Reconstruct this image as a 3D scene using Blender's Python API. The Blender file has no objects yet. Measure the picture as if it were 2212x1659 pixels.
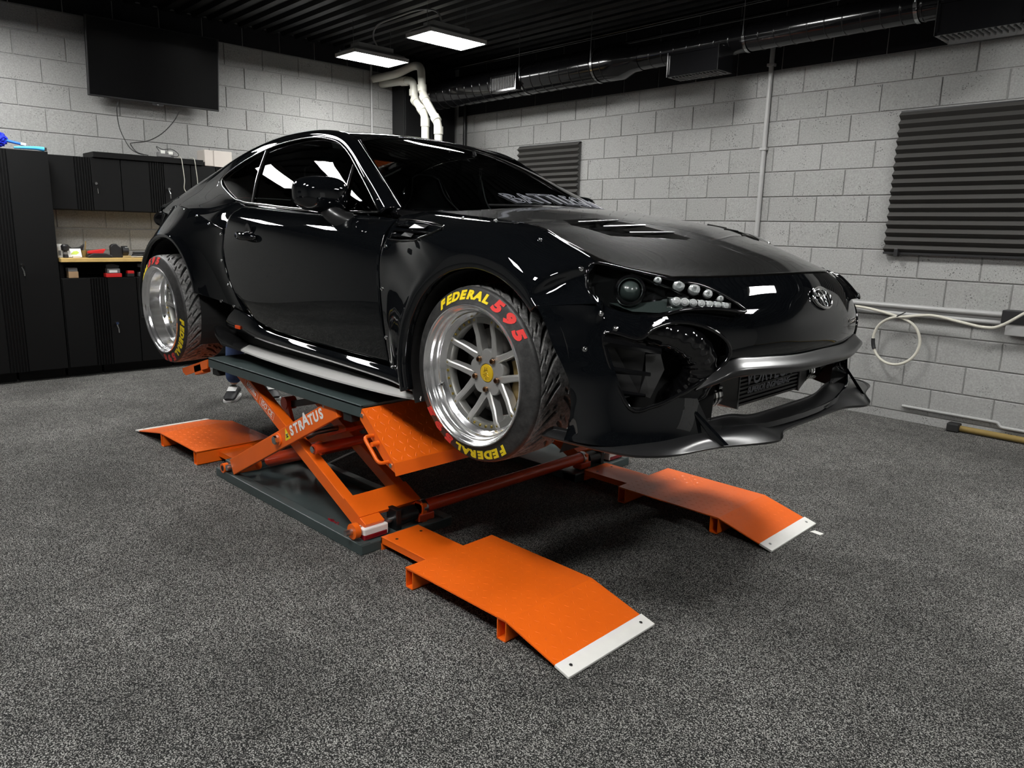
import bpy, bmesh, math, random
from math import sin, cos, pi, radians, sqrt, atan2, hypot
from mathutils import Vector, Matrix, Euler
random.seed(7)
SC = bpy.context.scene
COL = SC.collection
V = Vector

# ------------------------------------------------------------------ camera
CAM = V((3.1639, -2.5941, 1.355))
def make_camera():
    pitch, roll, yaw = radians(11.6745), radians(-1.4555), radians(134.3581)
    fw0 = V((cos(yaw), sin(yaw), 0)); rt0 = V((sin(yaw), -cos(yaw), 0)); up = V((0, 0, 1))
    fw = fw0 * cos(pitch) - up * sin(pitch)
    dn = -(up * cos(pitch) + fw0 * sin(pitch))
    r = rt0 * cos(roll) + dn * sin(roll)
    d = -rt0 * sin(roll) + dn * cos(roll)
    cd = bpy.data.cameras.new('camera'); cd.sensor_width = 36.0; cd.lens = 36.0 * 1598.32 / 2212.0
    cd.clip_start = 0.05; cd.clip_end = 100
    o = bpy.data.objects.new('camera', cd); COL.objects.link(o)
    m = Matrix(((r.x, -d.x, -fw.x, CAM.x), (r.y, -d.y, -fw.y, CAM.y), (r.z, -d.z, -fw.z, CAM.z), (0, 0, 0, 1)))
    o.matrix_world = m
    SC.camera = o
make_camera()

# ------------------------------------------------------------------ world + exposure
w = bpy.data.worlds.new('world'); SC.world = w; w.use_nodes = True
w.node_tree.nodes['Background'].inputs[0].default_value = (0.6, 0.65, 0.7, 1)
w.node_tree.nodes['Background'].inputs[1].default_value = 0.0
SC.view_settings.view_transform = 'Standard'
SC.view_settings.look = 'None'
SC.view_settings.gamma = 1.0
SC.view_settings.exposure = 2.0
SC.view_settings.use_curve_mapping = False
LAMP_POWER = 21.0          # emission strength of every LED panel in the room
# (X', Y') of the ceiling lamps in room axes, relative to the camera's foot
LAMPS = [(-6.68, 4.26), (-5.53, 4.29), (-6.65, 0.85), (-5.53, 0.85), (-3.1, 4.35), (-0.5, 4.28),
         (-2.3, -0.1), (-1.15, -0.1), (1.2, 4.28), (1.2, 0.85)]

# ------------------------------------------------------------------ room frame
YR = radians(-2.5168)
EX = V((cos(YR), sin(YR), 0)); EY = V((-sin(YR), cos(YR), 0))
def RM(X, Y, Z=0.0): return V((CAM.x, CAM.y, 0)) + EX * X + EY * Y + V((0, 0, Z))
RMAT = Matrix.Translation((CAM.x, CAM.y, 0)) @ Matrix.Rotation(YR, 4, 'Z')
XL, YRW, ZC = -7.764, 6.003, 3.29
XBACK, YNEAR = 4.2, -3.6

# ------------------------------------------------------------------ materials
MATS = {}
def node_mat(name):
    m = bpy.data.materials.new(name); m.use_nodes = True
    nt = m.node_tree
    b = nt.nodes['Principled BSDF']
    MATS[name] = m
    return m, nt, b
def setp(b, **k):
    names = dict(col='Base Color', rough='Roughness', metal='Metallic', coat='Coat Weight', coatr='Coat Roughness',
                 spec='Specular IOR Level', em='Emission Color', ems='Emission Strength', alpha='Alpha', trans='Transmission Weight', ior='IOR', coatior='Coat IOR', sheen='Sheen Weight', aniso='Anisotropic')
    for q, v in k.items():
        if q in ('col', 'em'): v = (*v, 1) if len(v) == 3 else v
        b.inputs[names[q]].default_value = v
def mat(name, col, rough=0.5, metal=0.0, noise=0.0, nscale=8.0, bump=0.0, bscale=60.0, **k):
    """plain principled material with a little procedural wear (colour noise and fine bump)"""
    m, nt, b = node_mat(name)
    setp(b, col=col, rough=rough, metal=metal, **k)
    tc = None
    if noise or bump:
        tc = nt.nodes.new('ShaderNodeTexCoord')
    if noise:
        n = nt.nodes.new('ShaderNodeTexNoise'); n.inputs['Scale'].default_value = nscale; n.inputs['Detail'].default_value = 6
        nt.links.new(tc.outputs['Object'], n.inputs['Vector'])
        mr = nt.nodes.new('ShaderNodeMapRange')
        mr.inputs['To Min'].default_value = 1 - noise; mr.inputs['To Max'].default_value = 1 + noise
        nt.links.new(n.outputs['Fac'], mr.inputs['Value'])
        mx = nt.nodes.new('ShaderNodeMix'); mx.data_type = 'RGBA'; mx.blend_type = 'MULTIPLY'; mx.inputs['Factor'].default_value = 1
        mx.inputs[6].default_value = (*col, 1)
        nt.links.new(mr.outputs['Result'], mx.inputs[7])
        nt.links.new(mx.outputs[2], b.inputs['Base Color'])
    if bump:
        n2 = nt.nodes.new('ShaderNodeTexNoise'); n2.inputs['Scale'].default_value = bscale; n2.inputs['Detail'].default_value = 4
        nt.links.new(tc.outputs['Object'], n2.inputs['Vector'])
        bp = nt.nodes.new('ShaderNodeBump'); bp.inputs['Strength'].default_value = bump; bp.inputs['Distance'].default_value = 0.004
        nt.links.new(n2.outputs['Fac'], bp.inputs['Height'])
        nt.links.new(bp.outputs['Normal'], b.inputs['Normal'])
    return m
def emit(name, col, s):
    m, nt, b = node_mat(name); setp(b, col=(0.8, 0.8, 0.8), em=col, ems=s, rough=0.4)
    return m

def block_mat(name, c0, pit=0.38):
    m, nt, b = node_mat(name)
    N, L = nt.nodes.new, nt.links.new
    tc = N('ShaderNodeTexCoord'); oi = N('ShaderNodeObjectInfo')
    add = N('ShaderNodeVectorMath'); add.operation = 'ADD'
    sc = N('ShaderNodeVectorMath'); sc.operation = 'SCALE'; sc.inputs['Scale'].default_value = 37.0
    cx = N('ShaderNodeCombineXYZ')
    for i in range(3): L(oi.outputs['Random'], cx.inputs[i])
    L(cx.outputs[0], sc.inputs[0]); L(tc.outputs['Object'], add.inputs[0]); L(sc.outputs[0], add.inputs[1])
    # pits
    v = N('ShaderNodeTexVoronoi'); v.inputs['Scale'].default_value = 62.0; v.inputs['Randomness'].default_value = 1
    L(add.outputs[0], v.inputs['Vector'])
    n = N('ShaderNodeTexNoise'); n.inputs['Scale'].default_value = 90.0; n.inputs['Detail'].default_value = 5
    L(add.outputs[0], n.inputs['Vector'])
    n3 = N('ShaderNodeTexNoise'); n3.inputs['Scale'].default_value = 9.0; n3.inputs['Detail'].default_value = 4
    L(add.outputs[0], n3.inputs['Vector'])
    # pit mask = voronoi distance below a noisy threshold
    th = N('ShaderNodeMapRange'); th.inputs['From Min'].default_value = 0.35; th.inputs['From Max'].default_value = 0.75
    th.inputs['To Min'].default_value = 0.02; th.inputs['To Max'].default_value = 0.34
    L(n3.outputs['Fac'], th.inputs['Value'])
    pm = N('ShaderNodeMath'); pm.operation = 'LESS_THAN'
    L(v.outputs['Distance'], pm.inputs[0]); L(th.outputs[0], pm.inputs[1])
    # colour
    r = N('ShaderNodeMapRange'); r.inputs['To Min'].default_value = 0.94; r.inputs['To Max'].default_value = 1.05
    L(oi.outputs['Random'], r.inputs['Value'])
    r2 = N('ShaderNodeMapRange'); r2.inputs['From Min'].default_value = 0.3; r2.inputs['From Max'].default_value = 0.7
    r2.inputs['To Min'].default_value = 0.82; r2.inputs['To Max'].default_value = 1.12
    L(n.outputs['Fac'], r2.inputs['Value'])
    mu = N('ShaderNodeMath'); mu.operation = 'MULTIPLY'; L(r.outputs[0], mu.inputs[0]); L(r2.outputs[0], mu.inputs[1])
    pk = N('ShaderNodeMapRange'); pk.inputs['To Min'].default_value = 1.0; pk.inputs['To Max'].default_value = pit
    L(pm.outputs[0], pk.inputs['Value'])
    mu2 = N('ShaderNodeMath'); mu2.operation = 'MULTIPLY'; L(mu.outputs[0], mu2.inputs[0]); L(pk.outputs[0], mu2.inputs[1])
    vm = N('ShaderNodeVectorMath'); vm.operation = 'SCALE'; vm.inputs[0].default_value = c0
    L(mu2.outputs[0], vm.inputs['Scale'])
    L(vm.outputs[0], b.inputs['Base Color'])
    setp(b, rough=0.75, spec=0.25)
    hh = N('ShaderNodeMath'); hh.operation = 'MULTIPLY_ADD'; hh.inputs[1].default_value = 0.35
    L(n.outputs['Fac'], hh.inputs[0])
    neg = N('ShaderNodeMath'); neg.operation = 'MULTIPLY'; neg.inputs[1].default_value = -1.0
    L(pm.outputs[0], neg.inputs[0]); L(neg.outputs[0], hh.inputs[2])
    bp = N('ShaderNodeBump'); bp.inputs['Strength'].default_value = 0.45; bp.inputs['Distance'].default_value = 0.004
    L(hh.outputs[0], bp.inputs['Height']); L(bp.outputs[0], b.inputs['Normal'])
    return m

def floor_mat():
    m, nt, b = node_mat('speckled_rubber')
    N, L = nt.nodes.new, nt.links.new
    tc = N('ShaderNodeTexCoord')
    def noise(s, d=2):
        n = N('ShaderNodeTexNoise'); n.inputs['Scale'].default_value = s; n.inputs['Detail'].default_value = d
        L(tc.outputs['Object'], n.inputs['Vector']); return n
    a = noise(250, 2); big = noise(1.3, 4); mid = noise(9, 3)
    v = N('ShaderNodeTexVoronoi'); v.inputs['Scale'].default_value = 300; L(tc.outputs['Object'], v.inputs['Vector'])
    sep = N('ShaderNodeSeparateColor'); L(v.outputs['Color'], sep.inputs[0])
    mixv = N('ShaderNodeMath'); mixv.operation = 'MULTIPLY_ADD'; mixv.inputs[1].default_value = 0.35
    L(sep.outputs[0], mixv.inputs[0]); L(a.outputs['Fac'], mixv.inputs[2])
    cr = N('ShaderNodeValToRGB')
    e = cr.color_ramp.elements
    e[0].position = 0.56; e[0].color = (0.0030, 0.0031, 0.0033, 1)
    e[1].position = 0.70; e[1].color = (0.032, 0.0315, 0.030, 1)
    e2 = cr.color_ramp.elements.new(0.86); e2.color = (0.34, 0.333, 0.315, 1)
    L(mixv.outputs[0], cr.inputs[0])
    # worn, dusty patches
    mr = N('ShaderNodeMapRange'); mr.inputs['From Min'].default_value = 0.35; mr.inputs['From Max'].default_value = 0.75
    mr.inputs['To Min'].default_value = 0.75; mr.inputs['To Max'].default_value = 1.35
    L(big.outputs['Fac'], mr.inputs['Value'])
    mr2 = N('ShaderNodeMapRange'); mr2.inputs['From Min'].default_value = 0.3; mr2.inputs['From Max'].default_value = 0.7
    mr2.inputs['To Min'].default_value = 0.85; mr2.inputs['To Max'].default_value = 1.15
    L(mid.outputs['Fac'], mr2.inputs['Value'])
    mm = N('ShaderNodeMath'); mm.operation = 'MULTIPLY'; L(mr.outputs[0], mm.inputs[0]); L(mr2.outputs[0], mm.inputs[1])
    vm = N('ShaderNodeVectorMath'); vm.operation = 'SCALE'; L(cr.outputs[0], vm.inputs[0]); L(mm.outputs[0], vm.inputs['Scale'])
    L(vm.outputs[0], b.inputs['Base Color'])
    setp(b, rough=0.82, spec=0.2)
    bp = N('ShaderNodeBump'); bp.inputs['Strength'].default_value = 0.5; bp.inputs['Distance'].default_value = 0.003
    L(mixv.outputs[0], bp.inputs['Height']); L(bp.outputs[0], b.inputs['Normal'])
    return m

def paint_mat(name, base, flake=0.0, rough=0.3, coatr=0.02):
    m, nt, b = node_mat(name)
    setp(b, col=base, rough=rough, coat=1.0, coatr=coatr, spec=0.0, coatior=1.65)
    if flake:
        N, L = nt.nodes.new, nt.links.new
        tc = N('ShaderNodeTexCoord'); v = N('ShaderNodeTexVoronoi'); v.inputs['Scale'].default_value = 900
        L(tc.outputs['Object'], v.inputs['Vector'])
        sep = N('ShaderNodeSeparateColor'); L(v.outputs['Color'], sep.inputs[0])
        gt = N('ShaderNodeMath'); gt.operation = 'GREATER_THAN'; gt.inputs[1].default_value = 0.9; L(sep.outputs[0], gt.inputs[0])
        mx = N('ShaderNodeMix'); mx.data_type = 'RGBA'; mx.inputs[6].default_value = (*base, 1); mx.inputs[7].default_value = (flake, flake * 1.15, flake * 1.2, 1)
        L(gt.outputs[0], mx.inputs['Factor']); L(mx.outputs[2], b.inputs['Base Color'])
    return m

def carbon_mat():
    m, nt, b = node_mat('carbon_fibre')
    N, L = nt.nodes.new, nt.links.new
    tc = N('ShaderNodeTexCoord'); sp = N('ShaderNodeSeparateXYZ'); L(tc.outputs['Object'], sp.inputs[0])
    def saw(sock, k, other, k2):
        a = N('ShaderNodeMath'); a.operation = 'MULTIPLY'; a.inputs[1].default_value = k; L(sock, a.inputs[0])
        c = N('ShaderNodeMath'); c.operation = 'MULTIPLY'; c.inputs[1].default_value = k2; L(other, c.inputs[0])
        d = N('ShaderNodeMath'); d.operation = 'ADD'; L(a.outputs[0], d.inputs[0]); L(c.outputs[0], d.inputs[1])
        f = N('ShaderNodeMath'); f.operation = 'FRACT'; L(d.outputs[0], f.inputs[0]); return f
    t = saw(sp.outputs[0], 190, sp.outputs[1], 190)      # 2x2 twill: diagonal ribs ...
    u = saw(sp.outputs[1], 380, sp.outputs[0], 0)        # ... broken into tows
    gt = N('ShaderNodeMath'); gt.operation = 'GREATER_THAN'; gt.inputs[1].default_value = 0.5; L(t.outputs[0], gt.inputs[0])
    w_ = N('ShaderNodeMath'); w_.operation = 'MULTIPLY_ADD'; w_.inputs[1].default_value = 0.3; L(u.outputs[0], w_.inputs[0]); L(gt.outputs[0], w_.inputs[2])
    cr = N('ShaderNodeValToRGB'); cr.color_ramp.elements[0].color = (0.0025, 0.0025, 0.0025, 1); cr.color_ramp.elements[1].color = (0.016, 0.016, 0.015, 1)
    L(w_.outputs[0], cr.inputs[0]); L(cr.outputs[0], b.inputs['Base Color'])
    setp(b, rough=0.5, metal=0.0, coat=1.0, coatr=0.04, spec=0.06, coatior=1.9)
    return m

def glass_mat(name, tint, refl_ior=1.5):
    m = bpy.data.materials.new(name); m.use_nodes = True; MATS[name] = m
    nt = m.node_tree; nt.nodes.clear(); N, L = nt.nodes.new, nt.links.new
    o = N('ShaderNodeOutputMaterial'); tr = N('ShaderNodeBsdfTransparent'); gl = N('ShaderNodeBsdfGlossy'); mx = N('ShaderNodeMixShader'); fr = N('ShaderNodeFresnel')
    tr.inputs[0].default_value = (*tint, 1); gl.inputs['Roughness'].default_value = 0.0; fr.inputs['IOR'].default_value = refl_ior
    L(fr.outputs[0], mx.inputs[0]); L(tr.outputs[0], mx.inputs[1]); L(gl.outputs[0], mx.inputs[2]); L(mx.outputs[0], o.inputs[0])
    return m

block_mat('grey_block', (0.315, 0.315, 0.307))
block_mat('grey_block_smooth', (0.315, 0.315, 0.307), pit=0.6)
block_mat('black_block', (0.009, 0.009, 0.011), pit=0.8)
mat('mortar', (0.315, 0.315, 0.307), 0.85, noise=0.15, nscale=30, bump=0.3)
mat('mortar_black', (0.012, 0.012, 0.014), 0.85)
floor_mat()
mat('ceiling_black', (0.003, 0.003, 0.0034), 0.45, noise=0.3, nscale=3)
mat('black_metal', (0.005, 0.005, 0.0055), 0.38, noise=0.2, nscale=5)
mat('duct_black', (0.004, 0.004, 0.0045), 0.14, noise=0.2, nscale=4)
mat('cabinet_black', (0.0022, 0.0023, 0.0024), 0.5, noise=0.15, nscale=20, bump=0.15, bscale=300, spec=0.2)
mat('cabinet_rib', (0.001, 0.001, 0.0012), 0.4, spec=0.2)
mat('white_wall_paint', (0.72, 0.72, 0.70), 0.6, noise=0.04)
mat('lamp_housing', (0.40, 0.40, 0.39), 0.45, noise=0.05)
emit('led_panel', (1.0, 0.995, 0.975), LAMP_POWER)
mat('pvc_white', (0.62, 0.61, 0.54), 0.4, noise=0.08, nscale=12)
mat('conduit_grey', (0.36, 0.36, 0.355), 0.45, metal=0.1, noise=0.1)
mat('chrome', (0.72, 0.72, 0.72), 0.12, metal=1.0)
mat('steel', (0.50, 0.50, 0.50), 0.32, metal=1.0, noise=0.15, nscale=40)
mat('orange_paint', (0.86, 0.135, 0.004), 0.45, noise=0.09, nscale=6, bump=0.05, bscale=200, coat=0.25)
mat('shadow_orange_paint', (0.62, 0.055, 0.008), 0.38, noise=0.1, nscale=8, coat=0.25)  # lift orange deepened towards red: shadow under the car put into the colour
mat('lift_grey', (0.044, 0.062, 0.062), 0.40, noise=0.25, nscale=14, bump=0.05, bscale=120, coat=0.2)
mat('bare_strip', (0.83, 0.82, 0.78), 0.5, noise=0.06, nscale=20)
mat('black_plastic', (0.012, 0.012, 0.013), 0.45)
mat('black_rubber', (0.010, 0.010, 0.010), 0.7, noise=0.3, nscale=60)
mat('white_print', (0.85, 0.85, 0.83), 0.5)
mat('yellow_print', (0.86, 0.66, 0.015), 0.5)
mat('red_print', (0.75, 0.045, 0.04), 0.5)
mat('black_print', (0.01, 0.01, 0.01), 0.5)
mat('grey_print', (0.26, 0.27, 0.31), 0.5)
mat('nylon_white', (0.78, 0.77, 0.74), 0.4)
mat('grease_red', (0.22, 0.006, 0.012), 0.15, coat=0.6)
mat('shade_paper', (0.046, 0.044, 0.041), 0.8, noise=0.08)
mat('wood_top', (0.55, 0.37, 0.13), 0.4, noise=0.2, nscale=18)
mat('screen_black', (0.002, 0.002, 0.0024), 0.12, spec=0.3)
mat('cable_white', (0.55, 0.53, 0.46), 0.5, noise=0.1)
mat('cable_black', (0.02, 0.02, 0.02), 0.5)
mat('kraft', (0.42, 0.27, 0.15), 0.7, noise=0.1)
mat('beige_plastic', (0.60, 0.55, 0.50), 0.55)
mat('red_plastic', (0.62, 0.02, 0.02), 0.4)
mat('grey_plastic', (0.16, 0.16, 0.16), 0.5)
mat('blue_cloth', (0.005, 0.02, 0.62), 0.8, bump=0.8, bscale=120)
mat('blue_plastic', (0.03, 0.16, 0.62), 0.35)
mat('sky_glove', (0.07, 0.42, 0.78), 0.45, bump=0.3, bscale=40)
mat('navy_plastic', (0.012, 0.012, 0.05), 0.4)
mat('white_paper', (0.78, 0.78, 0.74), 0.7)
mat('green_print', (0.45, 0.55, 0.08), 0.6)
mat('brown_pot', (0.22, 0.15, 0.04), 0.7)
mat('denim', (0.035, 0.065, 0.16), 0.85, noise=0.35, nscale=60, bump=0.3, bscale=500)
mat('dark_shirt', (0.02, 0.02, 0.022), 0.85)
mat('skin', (0.50, 0.30, 0.21), 0.5)
mat('hair_dark', (0.02, 0.014, 0.01), 0.6)
mat('shoe_black', (0.015, 0.015, 0.017), 0.55)
mat('shoe_white', (0.75, 0.75, 0.74), 0.5)
paint_mat('car_black', (0.0022, 0.0026, 0.0034), flake=0.010, rough=0.4)
paint_mat('trim_gloss', (0.004, 0.004, 0.0045), rough=0.25, coatr=0.06)
mat('trim_satin', (0.012, 0.012, 0.0125), 0.30, coat=0.35, coatr=0.2)
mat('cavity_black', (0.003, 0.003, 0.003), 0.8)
mat('vent_edge_glint', (0.10, 0.10, 0.10), 0.15, metal=1.0)  # pale metal standing in for highlights along black vent edges
mat('glint_edge', (0.35, 0.35, 0.35), 0.18, metal=1.0)  # metal tone carrying highlights along black trim; also straps and headlamp dividers
mat('blade_metal', (0.80, 0.79, 0.77), 0.42, metal=0.45, noise=0.1, nscale=10)
carbon_mat()
glass_mat('tint_glass', (0.05, 0.056, 0.055))
glass_mat('windscreen_glass', (0.55, 0.58, 0.57))
glass_mat('lens_clear', (0.86, 0.88, 0.88))
mat('reflector', (0.50, 0.51, 0.51), 0.16, metal=1.0)
mat('lamp_black', (0.006, 0.0062, 0.0064), 0.22, coat=0.6)
mat('lamp_grey', (0.045, 0.06, 0.056), 0.3, coat=0.4)
mat('led_lens', (0.75, 0.77, 0.77), 0.06, metal=0.35)
mat('polished_alu', (0.92, 0.92, 0.93), 0.15, metal=0.92)
mat('brushed_alu', (0.52, 0.515, 0.50), 0.42, metal=0.75, noise=0.08, nscale=60)
mat('wheel_ring', (0.33, 0.33, 0.31), 0.4, metal=0.85)
mat('gold_bolt', (0.72, 0.55, 0.16), 0.22, metal=1.0)
mat('copper_nut', (0.30, 0.17, 0.10), 0.25, metal=1.0)
mat('cap_gold', (0.72, 0.47, 0.02), 0.35, metal=0.3)
mat('brake_iron', (0.10, 0.095, 0.09), 0.35, metal=0.9, noise=0.2, nscale=30)
mat('caliper_gold', (0.20, 0.14, 0.05), 0.4, metal=0.5)
mat('interior_black', (0.008, 0.008, 0.009), 0.8)
mat('interior_grey', (0.10, 0.105, 0.105), 0.6)
mat('piping', (0.60, 0.60, 0.60), 0.6)
mat('intercooler', (0.014, 0.014, 0.014), 0.35)
mat('radiator', (0.10, 0.10, 0.10), 0.4, metal=0.8)
mat('orange_marker', (0.70, 0.07, 0.005), 0.35)
def tyre_mat():
    m, nt, b = node_mat('tyre')
    N, L = nt.nodes.new, nt.links.new
    tc = N('ShaderNodeTexCoord')
    n = N('ShaderNodeTexNoise'); n.inputs['Scale'].default_value = 35; n.inputs['Detail'].default_value = 8; n.inputs['Roughness'].default_value = 0.7
    L(tc.outputs['Object'], n.inputs['Vector'])
    cr = N('ShaderNodeValToRGB'); cr.color_ramp.elements[0].position = 0.35; cr.color_ramp.elements[0].color = (0.010, 0.010, 0.010, 1)
    cr.color_ramp.elements[1].position = 0.72; cr.color_ramp.elements[1].color = (0.045, 0.044, 0.043, 1)
    L(n.outputs['Fac'], cr.inputs[0]); L(cr.outputs[0], b.inputs['Base Color'])
    setp(b, rough=0.55)
    bp = N('ShaderNodeBump'); bp.inputs['Strength'].default_value = 0.25; bp.inputs['Distance'].default_value = 0.002
    L(n.outputs['Fac'], bp.inputs['Height']); L(bp.outputs[0], b.inputs['Normal'])
def tread_mat():
    m, nt, b = node_mat('worn_tread')
    N, L = nt.nodes.new, nt.links.new
    tc = N('ShaderNodeTexCoord')
    n = N('ShaderNodeTexNoise'); n.inputs['Scale'].default_value = 60; n.inputs['Detail'].default_value = 10; n.inputs['Roughness'].default_value = 0.75
    L(tc.outputs['Object'], n.inputs['Vector'])
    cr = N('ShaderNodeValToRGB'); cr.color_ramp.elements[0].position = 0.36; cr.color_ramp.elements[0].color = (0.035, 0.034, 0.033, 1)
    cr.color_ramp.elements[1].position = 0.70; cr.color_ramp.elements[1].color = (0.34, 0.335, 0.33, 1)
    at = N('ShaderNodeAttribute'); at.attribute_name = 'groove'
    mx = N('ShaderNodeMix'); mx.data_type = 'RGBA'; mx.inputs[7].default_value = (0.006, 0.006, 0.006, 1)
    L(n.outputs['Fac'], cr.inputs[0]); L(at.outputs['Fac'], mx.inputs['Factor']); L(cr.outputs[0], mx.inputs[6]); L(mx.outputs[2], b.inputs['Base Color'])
    setp(b, rough=0.5, spec=0.6)
    bp = N('ShaderNodeBump'); bp.inputs['Strength'].default_value = 0.5; bp.inputs['Distance'].default_value = 0.003
    L(n.outputs['Fac'], bp.inputs['Height']); L(bp.outputs[0], b.inputs['Normal'])
tyre_mat(); tread_mat()

# ------------------------------------------------------------------ object helpers
def M(m): return MATS[m] if isinstance(m, str) else m
def link_mesh(name, me, m=None, parent=None):
    if m is not None:
        me.materials.clear(); me.materials.append(M(m))
    o = bpy.data.objects.new(name, me); COL.objects.link(o)
    if parent is not None: o.parent = parent
    return o
def tag(o, label=None, cat=None, group=None, kind=None):
    if label: o['label'] = label
    if cat: o['category'] = cat
    if group: o['group'] = group
    if kind: o['kind'] = kind
    return o
def empty(name, label=None, cat=None, group=None, kind=None, mtx=None):
    o = bpy.data.objects.new(name, None); o.empty_display_size = 0.1; COL.objects.link(o)
    if mtx is not None: o.matrix_world = mtx
    return tag(o, label, cat, group, kind)
def smooth(me, ang=35):
    me.shade_smooth()
    try: me.set_sharp_from_angle(angle=radians(ang))
    except Exception: pass
class MB:
    """collects shapes into one mesh"""
    def __init__(s): s.v = []; s.f = []
    def add(s, vs, fs, mtx=None):
        o = len(s.v)
        s.v += [(mtx @ V(p)) if mtx is not None else V(p) for p in vs]
        s.f += [tuple(i + o for i in f) for f in fs]
        return s
    def box(s, x0, x1, y0, y1, z0, z1, mtx=None, c=0.0):
        if c <= 0:
            vs = [(x, y, z) for z in (z0, z1) for y in (y0, y1) for x in (x0, x1)]
            fs = [(0, 2, 3, 1), (4, 5, 7, 6), (0, 1, 5, 4), (2, 6, 7, 3), (0, 4, 6, 2), (1, 3, 7, 5)]
            return s.add(vs, fs, mtx)
        bm = bmesh.new()
        bmesh.ops.create_cube(bm, size=1)
        for q in bm.verts: q.co = V(((x0 + x1) / 2 + q.co.x * (x1 - x0), (y0 + y1) / 2 + q.co.y * (y1 - y0), (z0 + z1) / 2 + q.co.z * (z1 - z0)))
        bmesh.ops.bevel(bm, geom=list(bm.edges), offset=c, segments=2, profile=0.5, affect='EDGES')
        return s.bm(bm, mtx)
    def bm(s, bm, mtx=None):
        bm.verts.index_update()
        s.add([q.co.copy() for q in bm.verts], [[q.index for q in f.verts] for f in bm.faces], mtx); bm.free(); return s
    def prism(s, pts, h0, h1, axis='z', mtx=None, c=0.0):
        """polygon pts extruded along axis (x: pts=(y,z), y: pts=(x,z), z: pts=(x,y))"""
        n = len(pts)
        def P(p, h): return {'x': (h, p[0], p[1]), 'y': (p[0], h, p[1]), 'z': (p[0], p[1], h)}[axis]
        vs = [P(p, h0) for p in pts] + [P(p, h1) for p in pts]
        fs = [tuple(range(n))[::-1], tuple(range(n, 2 * n))] + [(i, (i + 1) % n, n + (i + 1) % n, n + i) for i in range(n)]
        if c > 0:
            bm = bmesh.new(); bv = [bm.verts.new(p) for p in vs]
            for f in fs: bm.faces.new([bv[i] for i in f])
            bmesh.ops.recalc_face_normals(bm, faces=bm.faces[:])
            bmesh.ops.bevel(bm, geom=list(bm.edges), offset=c, segments=2, profile=0.5, affect='EDGES')
            return s.bm(bm, mtx)
        return s.add(vs, fs, mtx)
    def cyl(s, a, b, r, n=16, r2=None, cap=True):
        a, b = V(a), V(b); r2 = r if r2 is None else r2
        d = (b - a).normalized(); u = d.orthogonal().normalized(); w_ = d.cross(u)
        vs = [a + (u * cos(2 * pi * i / n) + w_ * sin(2 * pi * i / n)) * r for i in range(n)] + [b + (u * cos(2 * pi * i / n) + w_ * sin(2 * pi * i / n)) * r2 for i in range(n)]
        fs = [(i, (i + 1) % n, n + (i + 1) % n, n + i) for i in range(n)]
        if cap: fs += [tuple(range(n))[::-1], tuple(range(n, 2 * n))]
        return s.add(vs, fs)
    def tube(s, pts, r, n=8, cap=True, closed=False):
        pts = [V(p) for p in pts]; k = len(pts)
        rings = []; u = None
        for i, p in enumerate(pts):
            if closed: d = (pts[(i + 1) % k] - pts[i - 1]).normalized()
            else: d = (pts[min(i + 1, k - 1)] - pts[max(i - 1, 0)]).normalized()
            if u is None: u = d.orthogonal().normalized()
            u = (u - d * u.dot(d)).normalized(); w_ = d.cross(u)
            rr = r[i] if isinstance(r, (list, tuple)) else r
            rings.append([p + (u * cos(2 * pi * j / n) + w_ * sin(2 * pi * j / n)) * rr for j in range(n)])
        vs = [q for g in rings for q in g]; fs = []
        for i in range(k if closed else k - 1):
            i2 = (i + 1) % k
            fs += [(i * n + j, i * n + (j + 1) % n, i2 * n + (j + 1) % n, i2 * n + j) for j in range(n)]
        if cap and not closed: fs += [tuple(range(n))[::-1], tuple(range((k - 1) * n, k * n))]
        return s.add(vs, fs)
    def lathe(s, prof, n=48, mtx=None, a0=0, a1=2 * pi, closed=True):
        """prof: (radius, height) pairs turned about the local z axis"""
        k = len(prof); full = abs(a1 - a0 - 2 * pi) < 1e-6
        m_ = n if full else n + 1
        vs = [(r * cos(a0 + (a1 - a0) * i / n), r * sin(a0 + (a1 - a0) * i / n), h) for i in range(m_) for r, h in prof]
        fs = [(i * k + j, ((i + 1) % m_) * k + j, ((i + 1) % m_) * k + j + 1, i * k + j + 1) for i in range(n) for j in range(k - 1)]
        return s.add(vs, fs, mtx)
    def build(s, name, m, parent=None, sm=None, fix=True):
        me = bpy.data.meshes.new(name)
        me.from_pydata([tuple(q) for q in s.v], [], s.f)
        if fix:
            bm = bmesh.new(); bm.from_mesh(me); bmesh.ops.remove_doubles(bm, verts=bm.verts[:], dist=1e-6)
            bmesh.ops.recalc_face_normals(bm, faces=bm.faces[:]); bm.to_mesh(me); bm.free()
        if sm: smooth(me, sm)
        return link_mesh(name, me, m, parent)
def catmull(p, n, closed=False):
    """n points along a Catmull-Rom spline through p (uniform in parameter)"""
    k = len(p); out = []
    segs = k if closed else k - 1
    for i in range(n):
        t = i * segs / (n if closed else n - 1); j = min(int(t), segs - 1); f = t - j
        g = (lambda q: p[q % k]) if closed else (lambda q: p[q] if 0 <= q < k else (p[0] * 2 - p[1] if q < 0 else p[-1] * 2 - p[-2]))
        a, b, c, d = g(j - 1), g(j), g(j + 1), g(j + 2)
        out.append((b * 2 + (c - a) * f + (a * 2 - b * 5 + c * 4 - d) * f * f + (b * 3 - a - c * 3 + d) * f ** 3) * 0.5)
    return out
def spline(pts, n, closed=False): return catmull([V(p) for p in pts], n, closed)
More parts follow.
